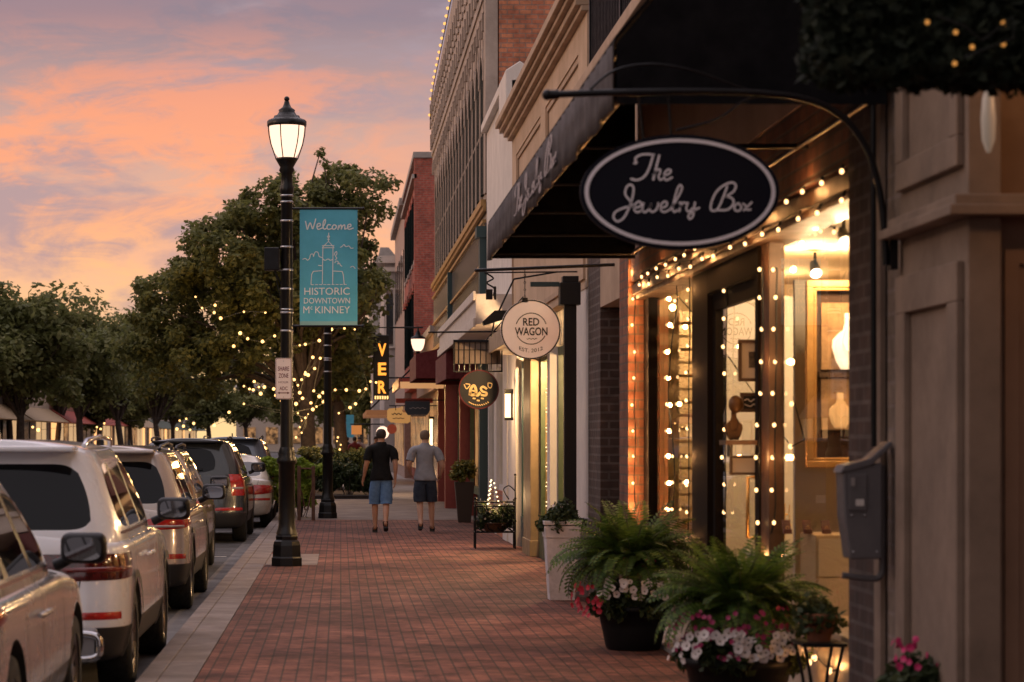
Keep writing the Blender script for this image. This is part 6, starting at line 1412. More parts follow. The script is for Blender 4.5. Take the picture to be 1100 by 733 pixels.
# ---- ferns and flower pots
def fern(parent, x, y, z, n, length, seed, mat=None, up=.9, wid=.10, name='fern', npn=20):
    rg = random.Random(seed); V = []; Fq = []; st = MB()
    for i in range(n):
        az = 2 * math.pi * (i * .618 + rg.uniform(-.05, .05)); L = length * rg.uniform(.6, 1.12); tilt = rg.uniform(.08, 1.2)   # 0 upright
        d = Vector((math.cos(az), math.sin(az), 0)); p = Vector((x, y, z)) + d * .05; ang = math.pi / 2 - tilt * .75; P_ = []; 
        seg = 14
        for k in range(seg + 1):
            P_.append(p.copy()); p = p + (d * math.cos(ang) + Vector((0, 0, math.sin(ang)))) * (L / seg); ang -= (.045 + .085 * tilt) * (1.0 + .7 * k / seg)
        st.tube(P_, [.004 * (1 - .7 * k / seg) + .001 for k in range(seg + 1)], 4, cap=False)
        side = d.cross(Vector((0, 0, 1))).normalized(); tw_ = rg.uniform(-.5, .5)
        for k in range(npn):
            u = .10 + .9 * k / npn; f = u * seg; a = int(min(f, seg - 1)); q = P_[a].lerp(P_[a + 1], f - a); tg = (P_[a + 1] - P_[a]).normalized()
            upv = side.cross(tg).normalized(); s2 = (side * math.cos(tw_) + upv * math.sin(tw_))
            ln = wid * L / .6 * math.sin(math.pi * min(1, .12 + u * .88)) ** .7 * rg.uniform(.85, 1.1) + .006; hw = L / npn * .42
            for sg in (-1, 1):
                tip = q + (s2 * sg + tg * .22).normalized() * ln - upv * ln * .18
                b = len(V); mid = q.lerp(tip, .5); V += [q - tg * hw * .5, mid - tg * hw * .85, tip, mid + tg * hw * .95]; Fq.append((b, b + 1, b + 2, b + 3))
    raw_obj('fronds', [tuple(v) for v in V], Fq, mat or M_['fern'], parent); st.build('fern_stem', principled('fern_stem', (.06, .07, .02), .6), parent)
def bloom(mb, c, nrm, r, petals=5, cup=.25):
    nrm = Vector(nrm).normalized(); u = nrm.orthogonal().normalized(); v = nrm.cross(u); c = Vector(c)
    n = petals * 4; ring = []
    for k in range(n):
        a = 2 * math.pi * k / n; rr = r * (.86 + .14 * abs(math.cos(a * petals / 2))); ring.append(c + (u * math.cos(a) + v * math.sin(a)) * rr + nrm * r * cup)
    mid = [c + (p - c - nrm * r * cup) * .45 + nrm * r * cup * .35 for p in ring]
    mb.add(ring + mid + [c], [(k, (k + 1) % n, n + (k + 1) % n, n + k) for k in range(n)] + [(n + k, n + (k + 1) % n, 2 * n) for k in range(n)])
def petunias(parent, cx, cy, cz, arc0, arc1, rad, n, r, mat, seed, zr=(-.06, .1), name='flower', eye=None, clus=.05):
    rg = random.Random(seed); mbe = MB()
    for i in range(n):
        a = rg.uniform(arc0, arc1); rr = rad * rg.uniform(.82, 1.08); z = cz + rg.uniform(*zr); d = Vector((math.cos(a), math.sin(a), rg.uniform(-.2, .6)))
        c = Vector((cx + math.cos(a) * rr, cy + math.sin(a) * rr, z)); m = MB(); m.smooth = True; dd = d + Vector((rg.uniform(-.5, .5), -.25, rg.uniform(-.3, .4)))
        bloom(m, c, dd, r * rg.uniform(.75, 1.15)); b = m.build(name, mat, parent, recalc=False)
        if eye: e = MB(); e.sphere(c + dd.normalized() * r * .10, r * .2, 6); e.build('flower_eye', eye, b)
def pot(parent, x, y, h, r0, r1, mat, rim=.0):
    mb = MB(); mb.lathe((x, y, 0), [(r0 * .93, 0), (r0, .02), (lerp(r0, r1, .5) * 1.02, h * .5), (r1, h - .05), (r1 * 1.04, h - .05), (r1 * 1.05, h), (r1 * .97, h), (r1 * .95, h - .05), (.001, h - .05)], 36); mb.build('pot', mat, parent)
white_f = principled('white_petal', (.66, .60, .58), .6); red_f = principled('red_petal', (.45, .012, .035), .55); pink_f = principled('magenta_petal', (.33, .02, .10), .55); yel = principled('flower_centre', (.10, .07, .03), .6)
M_['pot'] = principled('black_pot', (.006, .006, .007), .55, noise=.3, nscale=5, spec=.3)
def mound(parent, x, y, z, r, h, n, seed, size=.035, mat='shrub', nm='leaves'):
    rg = random.Random(seed); pts = []
    for _ in range(n): a = rg.uniform(0, 6.283); q = rg.uniform(0, 1) ** .5 * r; pts.append((x + q * math.cos(a), y + q * math.sin(a), z + h * (1 - (q / r) ** 2) * rg.random() - (.05 * (q / r) ** 4)))
    V, Fq = leaves(pts, [.075] * n, 36, size, seed, flat=.4); raw_obj(nm, V, Fq, M_[mat], parent)
x, y = 2.24, 13.9
t = thing('planter', 'nearest black pot with tall fern, white petunias and magenta trailing flowers', 'planter', (x, y, 0), 'black pots of ferns and flowers')
pot(t, x, y, .37, .225, .295, M_['pot']); mound(t, x, y, .40, .32, .14, 90, 5)
fern(t, x + .02, y + .07, .56, 190, .56, 21)
mb = MB(); mb.tube([(x, y, .34), (x, y + .03, .52)], [.09, .05], 8); mb.build('crown_root', M_['bark'], t)
petunias(t, x, y, .44, R(215), R(350), .40, 84, .028, white_f, 31, zr=(-.05, .10), eye=yel)
petunias(t, x, y, .42, R(170), R(205), .36, 10, .022, white_f, 33, zr=(-.1, .05))
petunias(t, x, y, .47, R(165), R(290), .36, 80, .018, pink_f, 32, zr=(-.08, .18)); petunias(t, x, y, .55, R(285), R(360), .3, 24, .016, pink_f, 36, zr=(-.1, .12))
x, y = 2.23, 18.8
t = thing('planter', 'black pot with broad fern, red flowers at left and white petunias, behind the nearest one', 'planter', (x, y, 0), 'black pots of ferns and flowers')
pot(t, x, y, .34, .21, .265, M_['pot']); mound(t, x, y, .35, .34, .13, 90, 6)
fern(t, x, y + .07, .56, 190, .68, 22); mb = MB(); mb.tube([(x, y, .32), (x, y + .03, .54)], [.09, .05], 8); mb.build('crown_root', M_['bark'], t)
petunias(t, x, y, .44, R(225), R(320), .40, 34, .028, white_f, 34, zr=(-.03, .10), eye=yel); petunias(t, x, y, .40, R(175), R(228), .44, 40, .024, red_f, 35, zr=(-.13, .1)); petunias(t, x, y, .60, R(200), R(330), .2, 20, .014, pink_f, 37, zr=(-.06, .1))
# magenta flowers at the very bottom right
x, y = at(985, 0, 11.0)[0] , 10.9
t = thing('planter', 'low pot of magenta geraniums at the bottom right corner', 'planter', (x, y, 0))
pot(t, x, y, .46, .10, .14, M_['pot']); mound(t, x, y, .48, .18, .14, 46, 8, size=.03)
petunias(t, x, y, .64, 0, 6.28, .12, 26, .02, principled('bright_pink_petal', (.6, .03, .16), .5), 38, zr=(-.04, .08))
# white tall planter + grey box
x, y = 2.20, 24.6; s = F0 / y
t = thing('tall_planter', 'tall tapered whitewashed planter holding a low bushy plant', 'planter', (x, y, 0))
ww = principled('whitewashed_wood', (.66, .62, .63), .7, noise=.3, nscale=7)
mb = MB()
for z0, z1, a0, a1 in ((.0, .62, .125, .165), (.62, .74, .172, .18), (.75, .79, .188, .19)):
    vs = [(x + sx * a, y + sy * a, z) for z, a in ((z0, a0), (z1, a1)) for sx, sy in ((-1, -1), (1, -1), (1, 1), (-1, 1))]
    mb.add(vs, [(0, 3, 2, 1), (4, 5, 6, 7), (0, 1, 5, 4), (1, 2, 6, 5), (2, 3, 7, 6), (3, 0, 4, 7)])
mb.build('pot', ww, t, bevel=.006); mound(t, x, y, .79, .2, .16, 60, 9, size=.03); V, Fq = leaves([(x - .18, y, .74), (x + .12, y, .76), (x - .1, y, .86)], [.05] * 3, 40, .025, 3); raw_obj('trailing_leaves', V, Fq, M_['fern'], t)
petunias(t, x, y, .93, 0, 6.28, .12, 16, .012, white_f, 39, zr=(-.03, .03))
t = thing('grey_box', 'narrow grey steel box standing behind the whitewashed planter', 'box', (2.42, 25.0, 0)); part(t, 'cabinet', principled('pale_steel', (.28, .28, .32), .4, .3), lambda m: m.box(2.34, 2.5, 24.9, 25.1, 0, .78), bevel=.006); part(t, 'lid', principled('pale_steel', (.28, .28, .32)), lambda m: m.box(2.33, 2.51, 24.89, 25.11, .78, .80))
# dark tall planter with yellow green plant
x, y = 2.38, 47.5
t = thing('tall_planter', 'tall dark brown tapered planter with yellow green plant by the red columns', 'planter', (x, y, 0))
mb = MB(); vs = [(x + sx * a, y + sy * a, z) for z, a in ((0, .12), (.78, .19)) for sx, sy in ((-1, -1), (1, -1), (1, 1), (-1, 1))]; mb.add(vs, [(0, 3, 2, 1), (4, 5, 6, 7), (0, 1, 5, 4), (1, 2, 6, 5), (2, 3, 7, 6), (3, 0, 4, 7)]); mb.build('pot', principled('brown_pot', (.05, .03, .022), .5), t, bevel=.01)
V, Fq = leaves([(x + random.uniform(-.2, .2), y + random.uniform(-.2, .2), .85 + random.uniform(0, .28)) for _ in range(40)], [.1] * 40, 40, .05, 4); raw_obj('foliage', V, Fq, leaf_mat('yellow_leaves', (.05, .07, .015), (.16, .15, .03), (.4, .28, .05), 8, .3), t)
# iron plant stand with lit flowers
x, y = 2.26, 36.2
t = thing('plant_stand', 'scrolled black iron plant stand in front of the teal shop window', 'plant stand', (x, y, 0))
def stf(m):
    for xx in (-.29, .29):
        for yy in (-.16, .16): m.tube([(x + xx, y + yy, 0), (x + xx, y + yy, .72)], .013, 6)
        m.sphere((x + xx, y - .16, .735), .022, 8)
    for z in (.24, .62, .68):
        for yy in (-.16, .16): m.tube([(x - .29, y + yy, z), (x + .29, y + yy, z)], .011, 6)
        for xx in (-.29, .29): m.tube([(x + xx, y - .16, z), (x + xx, y + .16, z)], .011, 6)
    for k in range(4):
        xx = x - .22 + k * .145; m.tube(catmull([(xx - .05, y - .16, .60), (xx - .02, y - .16, .52), (xx + .04, y - .16, .50), (xx + .04, y - .16, .42), (xx - .03, y - .16, .40), (xx - .03, y - .16, .30), (xx + .04, y - .16, .26)], 5), .008, 5)
    m.tube([(x + .29, y - .16, .72), (x + .29, y - .16, 1.06)], .012, 6); m.sphere((x + .29, y - .16, 1.08), .02, 8)
    m.tube(catmull([(x + .20, y - .16, .72), (x + .12, y - .16, .86), (x + .2, y - .16, .92), (x + .29, y - .16, .84)], 5), .009, 5)
part(t, 'frame', M_['black_metal'], stf); part(t, 'shelf', M_['black_metal'], lambda m: [m.box(x - .28 + k * .07, x - .262 + k * .07, y - .15, y + .15, .232, .245) for k in range(9)])
t = thing('flower_basket', 'basket of leafy white flowers with tiny lights standing in the iron stand', 'plant', (x, y, .25))
V, Fq = leaves([(x + random.uniform(-.24, .24), y + random.uniform(-.13, .13), .33 + random.uniform(0, .28)) for _ in range(60)], [.08] * 60, 40, .035, 14); raw_obj('foliage', V, Fq, M_['shrub'], t)
petunias(t, x, y, .5, R(170), R(370), .2, 36, .02, principled('cream_petal', (.6, .5, .36), .6), 41, zr=(-.2, .22)); mb = MB(); mb.lathe((x, y, .25), [(.14, 0), (.2, .12), (.22, .13), (.2, .11), (.001, .1)], 16); mb.build('basket', M_['brown_wood'], t)
t = thing('fairy_lights', 'tangle of warm fairy lights twined above the flower basket in the iron stand', 'string lights', (x - .02, y + .2, .4), 'fairy light strands')
rg = random.Random(4); P3 = []
for k in range(30): z = .36 + .66 * k / 30; a = k * 2.1; rr = lerp(.17, .02, k / 30); P3.append(Vector((x - .04 + rr * math.cos(a), y + .02 + rr * math.sin(a) * .5, z)))
mb = MB(); mb.tube(P3, .003, 4, cap=False); mb.build('cable', M_['wire'], t)
for p in P3: q = MB(); q.sphere(p, .013, 6); q.build('bulb', M_['bulb_tiny'], t)
l = bpy.data.lights.new('bulb_light', 'POINT'); l.energy = 12; l.color = (1, .6, .28); l.shadow_soft_size = .1
o = bpy.data.objects.new('bulb_light', l); COL.objects.link(o); o.parent = t; o.location = (-.05, -.2, .35)
# dark chair/stand with geranium behind the utility box (inside the recess)
x, y = at(892, 0, 12.9)[0], 12.95
t = thing('iron_plant_table', 'small dark iron table with potted plants beside the brick pier at right', 'table', (2.60, 13.2, 0))
def tb2(m):
    for xx in (-.10, .10):
        for yy in (-.14, .14): m.tube(catmull([(2.56 + xx, 13.2 + yy, 0.035), (2.56 + xx * .6, 13.2 + yy * .8, .25), (2.56 + xx, 13.2 + yy, .5)], 4), .01, 6)
    m.tube([(2.46, 13.06, .2), (2.66, 13.34, .2)], .008, 5)
part(t, 'leg', M_['black_metal'], tb2); part(t, 'tabletop', M_['black_metal'], lambda m: m.box(2.44, 2.68, 13.03, 13.37, .5, .52), bevel=.004)
t = thing('potted_plant', 'terracotta pot of leafy plants on the dark iron table', 'plant', (2.56, 13.2, .52)); mb = MB(); mb.lathe((2.56, 13.2, .52), [(.06, 0), (.09, .12), (.1, .12), (.1, .15), (.085, .15), (.001, .13)], 18); mb.build('pot', principled('terracotta', (.25, .09, .045), .8), t); mound(t, 2.56, 13.2, .65, .10, .09, 16, 44, size=.028)
# hedge-covered awning box over the nearest shop
hx0, hz0 = at(873, 0, 9.0)[0], at(0, 92, 9.0)[2]
t = thing('hedge_awning', 'dark leafy artificial hedge covering the awning over the nearest shop at top right', 'awning', (hx0, 8.9, hz0))
part(t, 'frame', M_['black_paint'], lambda m: m.box(hx0 + .06, 3.6, 8.72, 9.0, hz0 + .05, hz0 + 1.2))
rg = np.random.default_rng(8); pts = []
for _ in range(4200):
    q = rg.random()
    if q < .72: pts.append((rg.uniform(hx0, 3.2), 8.68 + rg.uniform(-.05, .04), rg.uniform(hz0 + .0, hz0 + .62)))
    elif q < .86: pts.append((hx0 + rg.uniform(-.02, .06), rg.uniform(8.65, 9.0), rg.uniform(hz0 + .03, hz0 + 1.0)))
    else: pts.append((rg.uniform(hx0, 3.2), rg.uniform(8.65, 9.0), hz0 + rg.uniform(.0, .06)))
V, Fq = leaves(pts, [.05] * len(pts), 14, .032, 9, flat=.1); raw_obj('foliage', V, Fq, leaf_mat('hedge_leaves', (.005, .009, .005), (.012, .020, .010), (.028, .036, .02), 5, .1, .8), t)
t = thing('string_lights', 'few dim orange bulbs glowing inside the hedge awning at top right', 'string lights', (2.4, 8.75, hz0 + .3))
mb = MB(); P3 = [Vector(at(a, b, 8.46)) for a, b in ((1006, 17), (1037, 28), (1055, 44), (1089, 18), (1089, 41), (1036, 62))]
mb.tube(P3, .004, 4, cap=False); mb.build('cable', M_['wire'], t)
dimb = quiet(bulb_mat('dim_orange_bulb', (1, .42, .10), .5))
for p in P3: q = MB(); q.sphere(p + Vector((0, .13, 0)),   .009, 8); q.build('bulb', dimb, t)
# ================================================================== string lights of the shop front (every bulb a part)
nb = [0]
def edison(label, P3, drop=.05, r=.0115, mat='bulb', group='string lights framing the jewelry shop', twist=True):
    t = thing('string_lights', label, 'string lights', P3[0], group)
    mb = MB(); mb.tube(catmull(P3, 2) if len(P3) > 2 else P3, .005, 5, cap=False)
    mb.build('cable', M_['wire'], t); rg = random.Random(len(P3) + int(P3[0][1] * 10))
    for p in P3:
        p = Vector(p); dx = Vector((rg.uniform(-.01, .01) - .014, rg.uniform(-.012, .012), -drop))
        s_ = MB(); s_.tube([p, p + dx * .55], .009, 6); so2 = s_.build('socket', M_['wire'], t)
        q = MB(); c = p + dx; q.sphere(c, r, 12, (1, 1, 1.2)); q.build('bulb', M_[mat], t); nb[0] += 1
        if nb[0] % 3 == 1 or 'brick pier' in label:
            l = bpy.data.lights.new('bulb_light', 'POINT'); l.energy = 2.2 if 'brick pier' in label else 1.3; l.color = (1, .44, .14); l.shadow_soft_size = .02
            o = bpy.data.objects.new('bulb_light', l); COL.objects.link(o); o.parent = t; o.location = c + Vector((-.03, 0, 0)) - origin_of(t)
def col_pts(px, Y, pys): return [at(px + .8 * math.sin(i * 2.2), py, Y) for i, py in enumerate(pys)]
edison('vertical string of bulbs up the orange lit brick pier', col_pts(682, 22.22, [292, 320, 348, 377, 405, 434, 462, 489, 518, 546]), .01)
e2 = [(725, 292), (728, 322), (724, 350), (721, 375), (719, 404), (718, 433), (722, 461), (724, 489), (725, 517), (723, 546)]
edison('vertical string of bulbs in the window left of the shop door', [at(a, b, 2650 * 2.755 / (a - 366)) for a, b in e2], .01)
e3 = [(740, 280), (741, 310), (741, 341), (741, 370), (740, 399), (740, 429), (740, 459), (740, 489), (740, 520), (740, 549), (739, 578)]
edison('vertical string of bulbs beside the black door post', [at(a, b, 2650 * 2.705 / (a - 366)) for a, b in e3], .01)
e4 = [(781, 311), (781, 341), (780, 371), (780, 400), (780, 460), (779, 490), (780, 519), (779, 549)]
edison('vertical string of bulbs down the shop door glass', [at(a, b, 2650 * 2.755 / (a - 366)) for a, b in e4], .01)
e5 = [(819, 288), (819, 318), (820, 352), (819, 387), (818, 421), (816, 455), (816, 490), (816, 525), (815, 560)]
edison('vertical string of bulbs left of the brown window post', [at(a, b, 2650 * 2.705 / (a - 366)) for a, b in e5], .01)
e6 = [(835, 288), (834, 318), (834, 352), (834, 387), (833, 421), (833, 455), (832, 490), (833, 525), (832, 560), (822, 595)]
edison('vertical string of bulbs right of the brown window post', [at(a, b, 2650 * 2.755 / (a - 366)) for a, b in e6], .01)
def row(x0p, y0p, x1p, y1p, n, X, jit=1.0):
    out = []
    for i in range(n):
        u = i / (n - 1); Y0_ = 2650 * X / (x0p - 366); Y1_ = 2650 * X / (x1p - 366); Y = lerp(Y0_, Y1_, u); s = F0 / Y; px = 366 + X * s
        py = y0p + (y1p - y0p) * (px - x0p) / (x1p - x0p) + jit * (i % 2)
        out.append(at(px, py, Y))
    return out
edison('upper row of bulbs along the brick above the shop windows', row(690, 293, 906, 177, 17, 2.585), .035)
edison('lower drooping row of bulbs along the window head', row(688, 300, 908, 205, 15, 2.62, 3.), .05)
rgc = random.Random(5)
ct = [at(a, b, 2650 * 2.9 / (a - 366)) for a, b in ((848, 246), (859, 243), (872, 245), (884, 243), (897, 244))]
edison('short row of bulbs just inside the right hand window', ct, .03)
edison('curl of bulbs lying on the ground behind the nearest pot', [at(862, 700, 14.2), at(870, 712, 14.0), at(878, 707, 14.1), at(893, 721, 13.6), at(905, 716, 13.6)], .0, r=.016)
e7 = [at(a, b, 2650 * 2.95 / (a - 366)) for a, b in ((854, 434), (850, 480), (712, 300), (706, 470))]
edison('loose bulbs scattered behind the shop glass', e7, .0, r=.014)
# fairy light strands in the green shop window
for k, px in enumerate((588, 601)):
    Y = 2650 * 2.80 / (px - 366); t = thing('fairy_lights', ['copper fairy light strand in the green framed window', 'copper fairy light strand beside the black post'][k], 'string lights', at(px, 560, Y), 'fairy light strands')
    mb = MB(); P3 = [Vector(at(px + 1.2 * math.sin(i * 1.3), 405 + i * 4.2, Y)) for i in range(36)]; mb.tube(P3, .003, 4, cap=False); mb.build('cable', M_['wire'], t)
    for p in P3: q = MB(); q.sphere(p, .010, 6); q.build('bulb', M_['bulb_tiny'], t)
# ================================================================== people
def skin(name, J, B, mat, parent, root, sub=2, smooth=True):
    """J: name -> (x,y,z,r[,r2]); B: list of (a,b). One continuous skinned surface."""
    names = list(J); me = bpy.data.meshes.new('sk'); me.from_pydata([J[n][:3] for n in names], [(names.index(a), names.index(b)) for a, b in B], [])
    ob = bpy.data.objects.new('sk', me); COL.objects.link(ob)
    sm = ob.modifiers.new('skin', 'SKIN'); sm.branch_smoothing = .6; sm.use_smooth_shade = True
    lay = me.skin_vertices[0] if me.skin_vertices else None
    if lay is None:
        bm = bmesh.new(); bm.from_mesh(me); bm.verts.layers.skin.verify(); bm.to_mesh(me); bm.free(); lay = me.skin_vertices[0]
    for i, n in enumerate(names):
        r = J[n][3]; r2 = J[n][4] if len(J[n]) > 4 else r
        lay.data[i].radius = (r, r2); lay.data[i].use_root = (n == root)
    ss = ob.modifiers.new('s', 'SUBSURF'); ss.levels = ss.render_levels = sub
    dg = bpy.context.evaluated_depsgraph_get(); m2 = bpy.data.meshes.new_from_object(ob.evaluated_get(dg)); bpy.data.objects.remove(ob)
    m2.name = name; m2.materials.clear(); m2.materials.append(mat); m2.polygons.foreach_set('use_smooth', [True] * len(m2.polygons)); m2.polygons.foreach_set('material_index', [0] * len(m2.polygons))
    o = bpy.data.objects.new(name, m2); COL.objects.link(o); o.parent = parent
    return o
def skin_mat(nm, c):
    m = principled(nm, c, .55, noise=.08, nscale=12); m.node_tree.nodes['Principled BSDF'].inputs['Subsurface Weight'].default_value = .1; return m
def person(label, x, y, h, pose, mats, rz=0, heavy=1.0, detail=2, group=None):
    """figure facing +y; pose overrides joints (unit: metres for 1.8 m tall)"""
    t = thing('person', label, 'person', (x, y, 0), group)
    J = {'pelvis': (0, 0, .97, .16 * heavy, .125), 'spine': (0, .0, 1.12, .155 * heavy, .12), 'chest': (0, .0, 1.32, .185, .13), 'upchest': (0, -.01, 1.44, .135, .095), 'neck': (0, -.005, 1.535, .062), 'headb': (0, .02, 1.60, .062, .07), 'head': (0, .02, 1.67, .078, .092), 'top': (0, .01, 1.75, .055, .06), 'nose': (0, .115, 1.655, .014),}
    for s, k in ((-1, 'l'), (1, 'r')):
        J.update({'sh' + k: (s * .19, -.01, 1.43, .062), 'el' + k: (s * .25, -.03, 1.15, .043), 'wr' + k: (s * .28, .03, .90, .027), 'palm' + k: (s * .285, .05, .84, .034, .018),
                  'hip' + k: (s * .095, 0, .90,   .112 * heavy), 'kn' + k: (s * .10, .02, .50, .058), 'calf' + k: (s * .10, -.01, .38, .056), 'an' + k: (s * .10, -.02, .10, .036), 'heel' + k: (s * .10, -.05, .045, .035), 'toe' + k: (s * .115, .15, .03, .036, .025),
                  'ear' + k: (s * .088, .012, 1.665, .014)})
    J.update(pose)
    B = [('pelvis', 'spine'), ('spine', 'chest'), ('chest', 'upchest'), ('upchest', 'neck'), ('neck', 'headb'), ('headb', 'head'), ('head', 'top'), ('head', 'nose')]
    fing = {}
    for s, k in ((-1, 'l'), (1, 'r')):
        B += [('upchest', 'sh' + k), ('sh' + k, 'el' + k), ('el' + k, 'wr' + k), ('wr' + k, 'palm' + k), ('pelvis', 'hip' + k), ('hip' + k, 'kn' + k), ('kn' + k, 'calf' + k), ('calf' + k, 'an' + k), ('an' + k, 'heel' + k), ('an' + k, 'toe' + k), ('head', 'ear' + k)]
        p = Vector(J['palm' + k][:3]); w_0 = Vector(J['wr' + k][:3]); d = (p - w_0).normalized(); fwd = Vector((0, 1, 0)); fwd = (fwd - d * fwd.dot(d)).normalized(); inn = Vector((-s, 0, 0))
        for i, (o_, L) in enumerate(((.027, .065), (.009, .075), (-.009, .07), (-.026, .055))):
            a = p + fwd * o_ + d * .02; b = a + d * L * .55 + inn * .008; c = b + d * L * .42 + inn * .022
            for q, v, r in (('a', a, .0105), ('b', b, .0095), ('c', c, .0075)): J['f%s%d%s' % (k, i, q)] = (*v, r)
            B += [('palm' + k, 'f%s%da' % (k, i)), ('f%s%da' % (k, i), 'f%s%db' % (k, i)), ('f%s%db' % (k, i), 'f%s%dc' % (k, i))]
        a = w_0.lerp(p, .5) + fwd * .03; b = a + fwd * .025 + d * .035; J['t%sa' % k] = (*a, .012); J['t%sb' % k] = (*b, .009); B += [('wr' + k, 't%sa' % k), ('t%sa' % k, 't%sb' % k)]
    sc = h / 1.8
    body = skin('body', J, B, mats['skin'], t, 'pelvis', detail)
    def garment(name, mat, keep, cuts, off, flare=None):
        """cloth cut from the body surface: bisected along hem, cuffs and neckline, then pushed outwards"""
        bm = bmesh.new(); bm.from_mesh(body.data)
        for co, no, sel in cuts:
            fs = [f for f in bm.faces if sel(f.calc_center_median())]
            es = {e for f in fs for e in f.edges}; vs = {v for f in fs for v in f.verts}
            bmesh.ops.bisect_plane(bm, geom=list(fs) + list(es) + list(vs), plane_co=co, plane_no=no, dist=1e-5)
        bmesh.ops.delete(bm, geom=[f for f in bm.faces if not keep(f.calc_center_median())], context='FACES')
        left = set(bm.faces); isl = []
        while left:
            st = [left.pop()]; grp = [st[0]]
            while st:
                f = st.pop()
                for e in f.edges:
                    for f2 in e.link_faces:
                        if f2 in left: left.discard(f2); st.append(f2); grp.append(f2)
            isl.append(grp)
        isl.sort(key=lambda q: max(f.calc_center_median().x for f in q) - min(f.calc_center_median().x for f in q))
        for gq in isl[:-1]: bmesh.ops.delete(bm, geom=gq, context='FACES')
        bm.normal_update(); N_ = {v: v.normal.copy() for v in bm.verts}
        for v in bm.verts:
            v.co += N_[v] * off
            if flare: v.co += flare(v.co, N_[v])
        for v in bm.verts:
            if name == 't_shirt': v.co += N_[v] * (.006 * math.sin(v.co.z * 38 + v.co.x * 21) * math.sin(v.co.x * 30 + v.co.z * 9))
            else: v.co += N_[v] * (.005 * math.sin(v.co.z * 46 + v.co.x * 34))
        for _ in range(1): bmesh.ops.smooth_vert(bm, verts=[v for v in bm.verts if not v.is_boundary], factor=.4, use_axis_x=True, use_axis_y=True, use_axis_z=True)
        me = bpy.data.meshes.new(name); bm.to_mesh(me); bm.free(); me.materials.clear(); me.materials.append(mat); me.polygons.foreach_set('use_smooth', [True] * len(me.polygons))
        o = bpy.data.objects.new(name, me); COL.objects.link(o); o.parent = t
        so = o.modifiers.new('s', 'SOLIDIFY'); so.thickness = .006; so.offset = -1
        return o
    cu = {}
    for s, k in ((-1, 'l'), (1, 'r')):
        sh, el = Vector(J['sh' + k][:3]), Vector(J['el' + k][:3]); cu[s] = (sh.lerp(el, .72), (el - sh).normalized())
    arm = lambda c: abs(c.x) > .195 and c.z < 1.42
    def past(c, u=0): s = 1 if c.x > 0 else -1; p, n_ = cu[s]; return (Vector(c) - p).dot(n_) > u
    HEM = .90
    garment('t_shirt', mats['shirt'], lambda c: c.z < 1.545 and ((arm(c) and not past(c) and c.z > 1.05) or (not arm(c) and c.z > HEM)),
            [((0, 0, HEM), (0, 0, 1), lambda c: abs(c.x) < .215), ((0, 0, 1.545), (0, 0, 1), lambda c: True), (cu[1][0], cu[1][1], lambda c: c.x > .19), (cu[-1][0], cu[-1][1], lambda c: c.x < -.19)],
            .020, lambda co, n_: Vector((n_.x, n_.y, 0)) * (.020 * max(0, (1.15 - co.z) / .25) if abs(co.x) < .21 else .012))
    kz = lerp(.97, .50, mats.get('short', .88)) - .02
    garment('shorts', mats['shorts'], lambda c: kz < c.z < .985 and abs(c.x) < .212, [((0, 0, kz), (0, 0, 1), lambda c: True), ((0, 0, .985), (0, 0, 1), lambda c: True)],
            .016, lambda co, n_: Vector((n_.x, n_.y, 0)) * .034 * max(0, (.9 - co.z) / .4))
    for k in 'lr':
        a, hl, to = Vector(J['an' + k][:3]), Vector(J['heel' + k][:3]), Vector(J['toe' + k][:3]); mid = hl.lerp(to, .55)
        skin('shoe', {'a': (*(a + (hl - a) * .2), .046), 'h': (*hl, .044), 'm': (*mid, .046, .036), 't': (*to, .045, .032)}, [('a', 'h'), ('h', 'm'), ('m', 't')], mats['shoe'], t, 'h', detail)
    hd = Vector(J['head'][:3])
    mb = MB(); n = 20; prof = [(.001, .098), (.042, .092), (.070, .072), (.086, .040), (.090, -.0), (.084, -.035), (.070, -.065)]
    vs = []
    for r_, z in prof:
        for k in range(n):
            a = 2 * math.pi * k / n; fy = math.sin(a); lift = max(0, fy) * .0 + (0 if fy < .2 else (fy - .2) * .085 * (1 if z < 0 else .4 if z < .04 else 0)); 
            vs.append((hd.x + r_ * .98 * math.cos(a), hd.y - .004 + r_ * 1.08 * fy * (.94 if fy > 0 else 1), hd.z + .012 + z + lift))
    mb.smooth = True; mb.add(vs, [(i * n + j, i * n + (j + 1) % n, (i + 1) * n + (j + 1) % n, (i + 1) * n + j) for i in range(len(prof) - 1) for j in range(n)])
    mb.xf(Matrix.Translation(origin_of(t))); mb.build('hair', mats['hair'], t)
    for s in (-1, 1):
        mb = MB(); mb.sphere((hd.x + s * .032, hd.y + .078, hd.z + .005), .012, 8); mb.xf(Matrix.Translation(origin_of(t))); mb.build('eye', M_['black_paint'], t)
    mb = MB(); mb.tube([(hd.x - .022, hd.y + .086, hd.z - .05), (hd.x, hd.y + .092, hd.z - .052), (hd.x + .022, hd.y + .086, hd.z - .05)], .005, 6); mb.xf(Matrix.Translation(origin_of(t))); mb.build('mouth', principled('lips', (.35, .12, .1), .5), t)
    t.scale = (sc, sc, sc); t.rotation_euler = (0, 0, rz)
    return t
sk1 = skin_mat('skin_tan', (.42, .22, .14)); sk2 = skin_mat('skin_fair', (.52, .30, .21))
shoe = principled('black_shoe', (.012, .012, .013), .6)
denim = principled('blue_denim', (.10, .20, .38), .8, noise=.25, nscale=18, bump=.3, bscale=40); navy2 = principled('navy_cloth', (.018, .028, .05), .8, noise=.2, nscale=10)
blk = principled('black_cotton', (.010, .010, .011), .85, noise=.3, nscale=9, bump=.5, bscale=10, spec=.15); gry = principled('grey_cotton', (.26, .26, .29), .85, noise=.14, nscale=10, bump=.6, bscale=9)
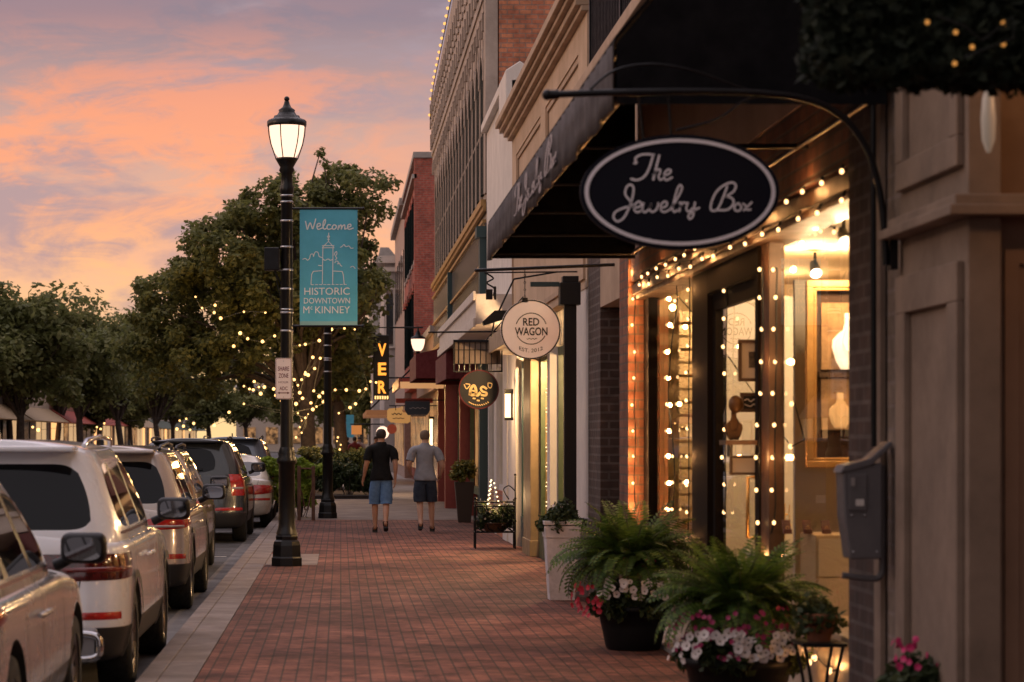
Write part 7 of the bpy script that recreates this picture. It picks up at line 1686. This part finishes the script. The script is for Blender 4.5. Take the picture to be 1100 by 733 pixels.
# man in black: left foot planted forward, right foot pushing off behind
person('man in black t-shirt and blue denim shorts walking away, on the left', at(409.5, 0, 42.2)[0], 42.2, 1.80,
       {'shl': (-.19, -.01, 1.43, .064), 'ell': (-.255, -.04, 1.16, .046), 'wrl': (-.30, .10, .93, .029), 'palml': (-.315, .14, .87, .036, .02),
        'shr': (.19, -.01, 1.43, .064), 'elr': (.245, -.10, 1.17, .046), 'wrr': (.235, -.08, .92, .029), 'palmr': (.235, -.07, .85, .036, .02),
        'knl': (-.105, .12, .50, .060), 'calfl': (-.105, .12, .37, .058), 'anl': (-.10, .13, .10, .038), 'heell': (-.10, .10, .045, .036), 'toel': (-.115, .30, .032, .037, .025),
        'knr': (.085, -.02, .50, .060), 'calfr': (.08, -.12, .385, .058), 'anr': (.07, -.26, .17, .038), 'heelr': (.07, -.31, .145, .036), 'toer': (.08, -.17, .035, .037, .025)},
       dict(skin=sk1, shirt=blk, shorts=denim, shoe=shoe, hair=principled('dark_hair', (.02, .013, .01), .7), short=.97))
person('man in a grey t-shirt and dark navy shorts walking away on the right', at(456.5, 0, 42.6)[0], 42.6, 1.78,
       {'shl': (-.20, -.01, 1.43, .066), 'ell': (-.285, -.05, 1.17, .050), 'wrl': (-.25, .12, 1.02, .031), 'palml': (-.22, .17, .98, .037, .02),
        'shr': (.20, -.01, 1.43, .066), 'elr': (.30, -.06, 1.17, .050), 'wrr': (.27, .08, .98, .031), 'palmr': (.25, .13, .93, .037, .02),
        'knl': (-.09, -.02, .50, .062), 'calfl': (-.088, -.10, .385, .060), 'anl': (-.08, -.22, .15, .039), 'heell': (-.08, -.27, .12, .036), 'toel': (-.09, -.12, .035, .037, .025),
        'knr': (.115, .10, .50, .062), 'calfr': (.118, .11, .37, .060), 'anr': (.125, .12, .10, .039), 'heelr': (.125, .09, .045, .036), 'toer': (.15, .28, .032, .037, .025)},
       dict(skin=sk2, shirt=gry, shorts=navy2, shoe=shoe, hair=principled('buzzed_hair', (.14, .09, .065), .8), short=.90), heavy=1.13)
fars = [(381, 96, 'distant person in a dark red top beyond the planting bed', (.18, .02, .02)), (373, 105, 'distant person in dark clothes beside the one in dark red', (.02, .02, .025)), (386, 112, 'farthest person in a pale top on the sidewalk', (.3, .22, .2)), (404, 88, 'distant person in brown partly behind the man in black', (.12, .06, .04))]
for i, (px, Y, lb, c) in enumerate(fars):
    person(lb, at(px, 0, Y)[0], Y, 1.72, {}, dict(skin=sk1, shirt=principled('far_shirt%d' % i, c, .8), shorts=navy2, shoe=shoe, hair=MATS['dark_hair'], short=.9), detail=1, group='distant people on the sidewalk', rz=[0, .4, 3.0, 3.1][i])
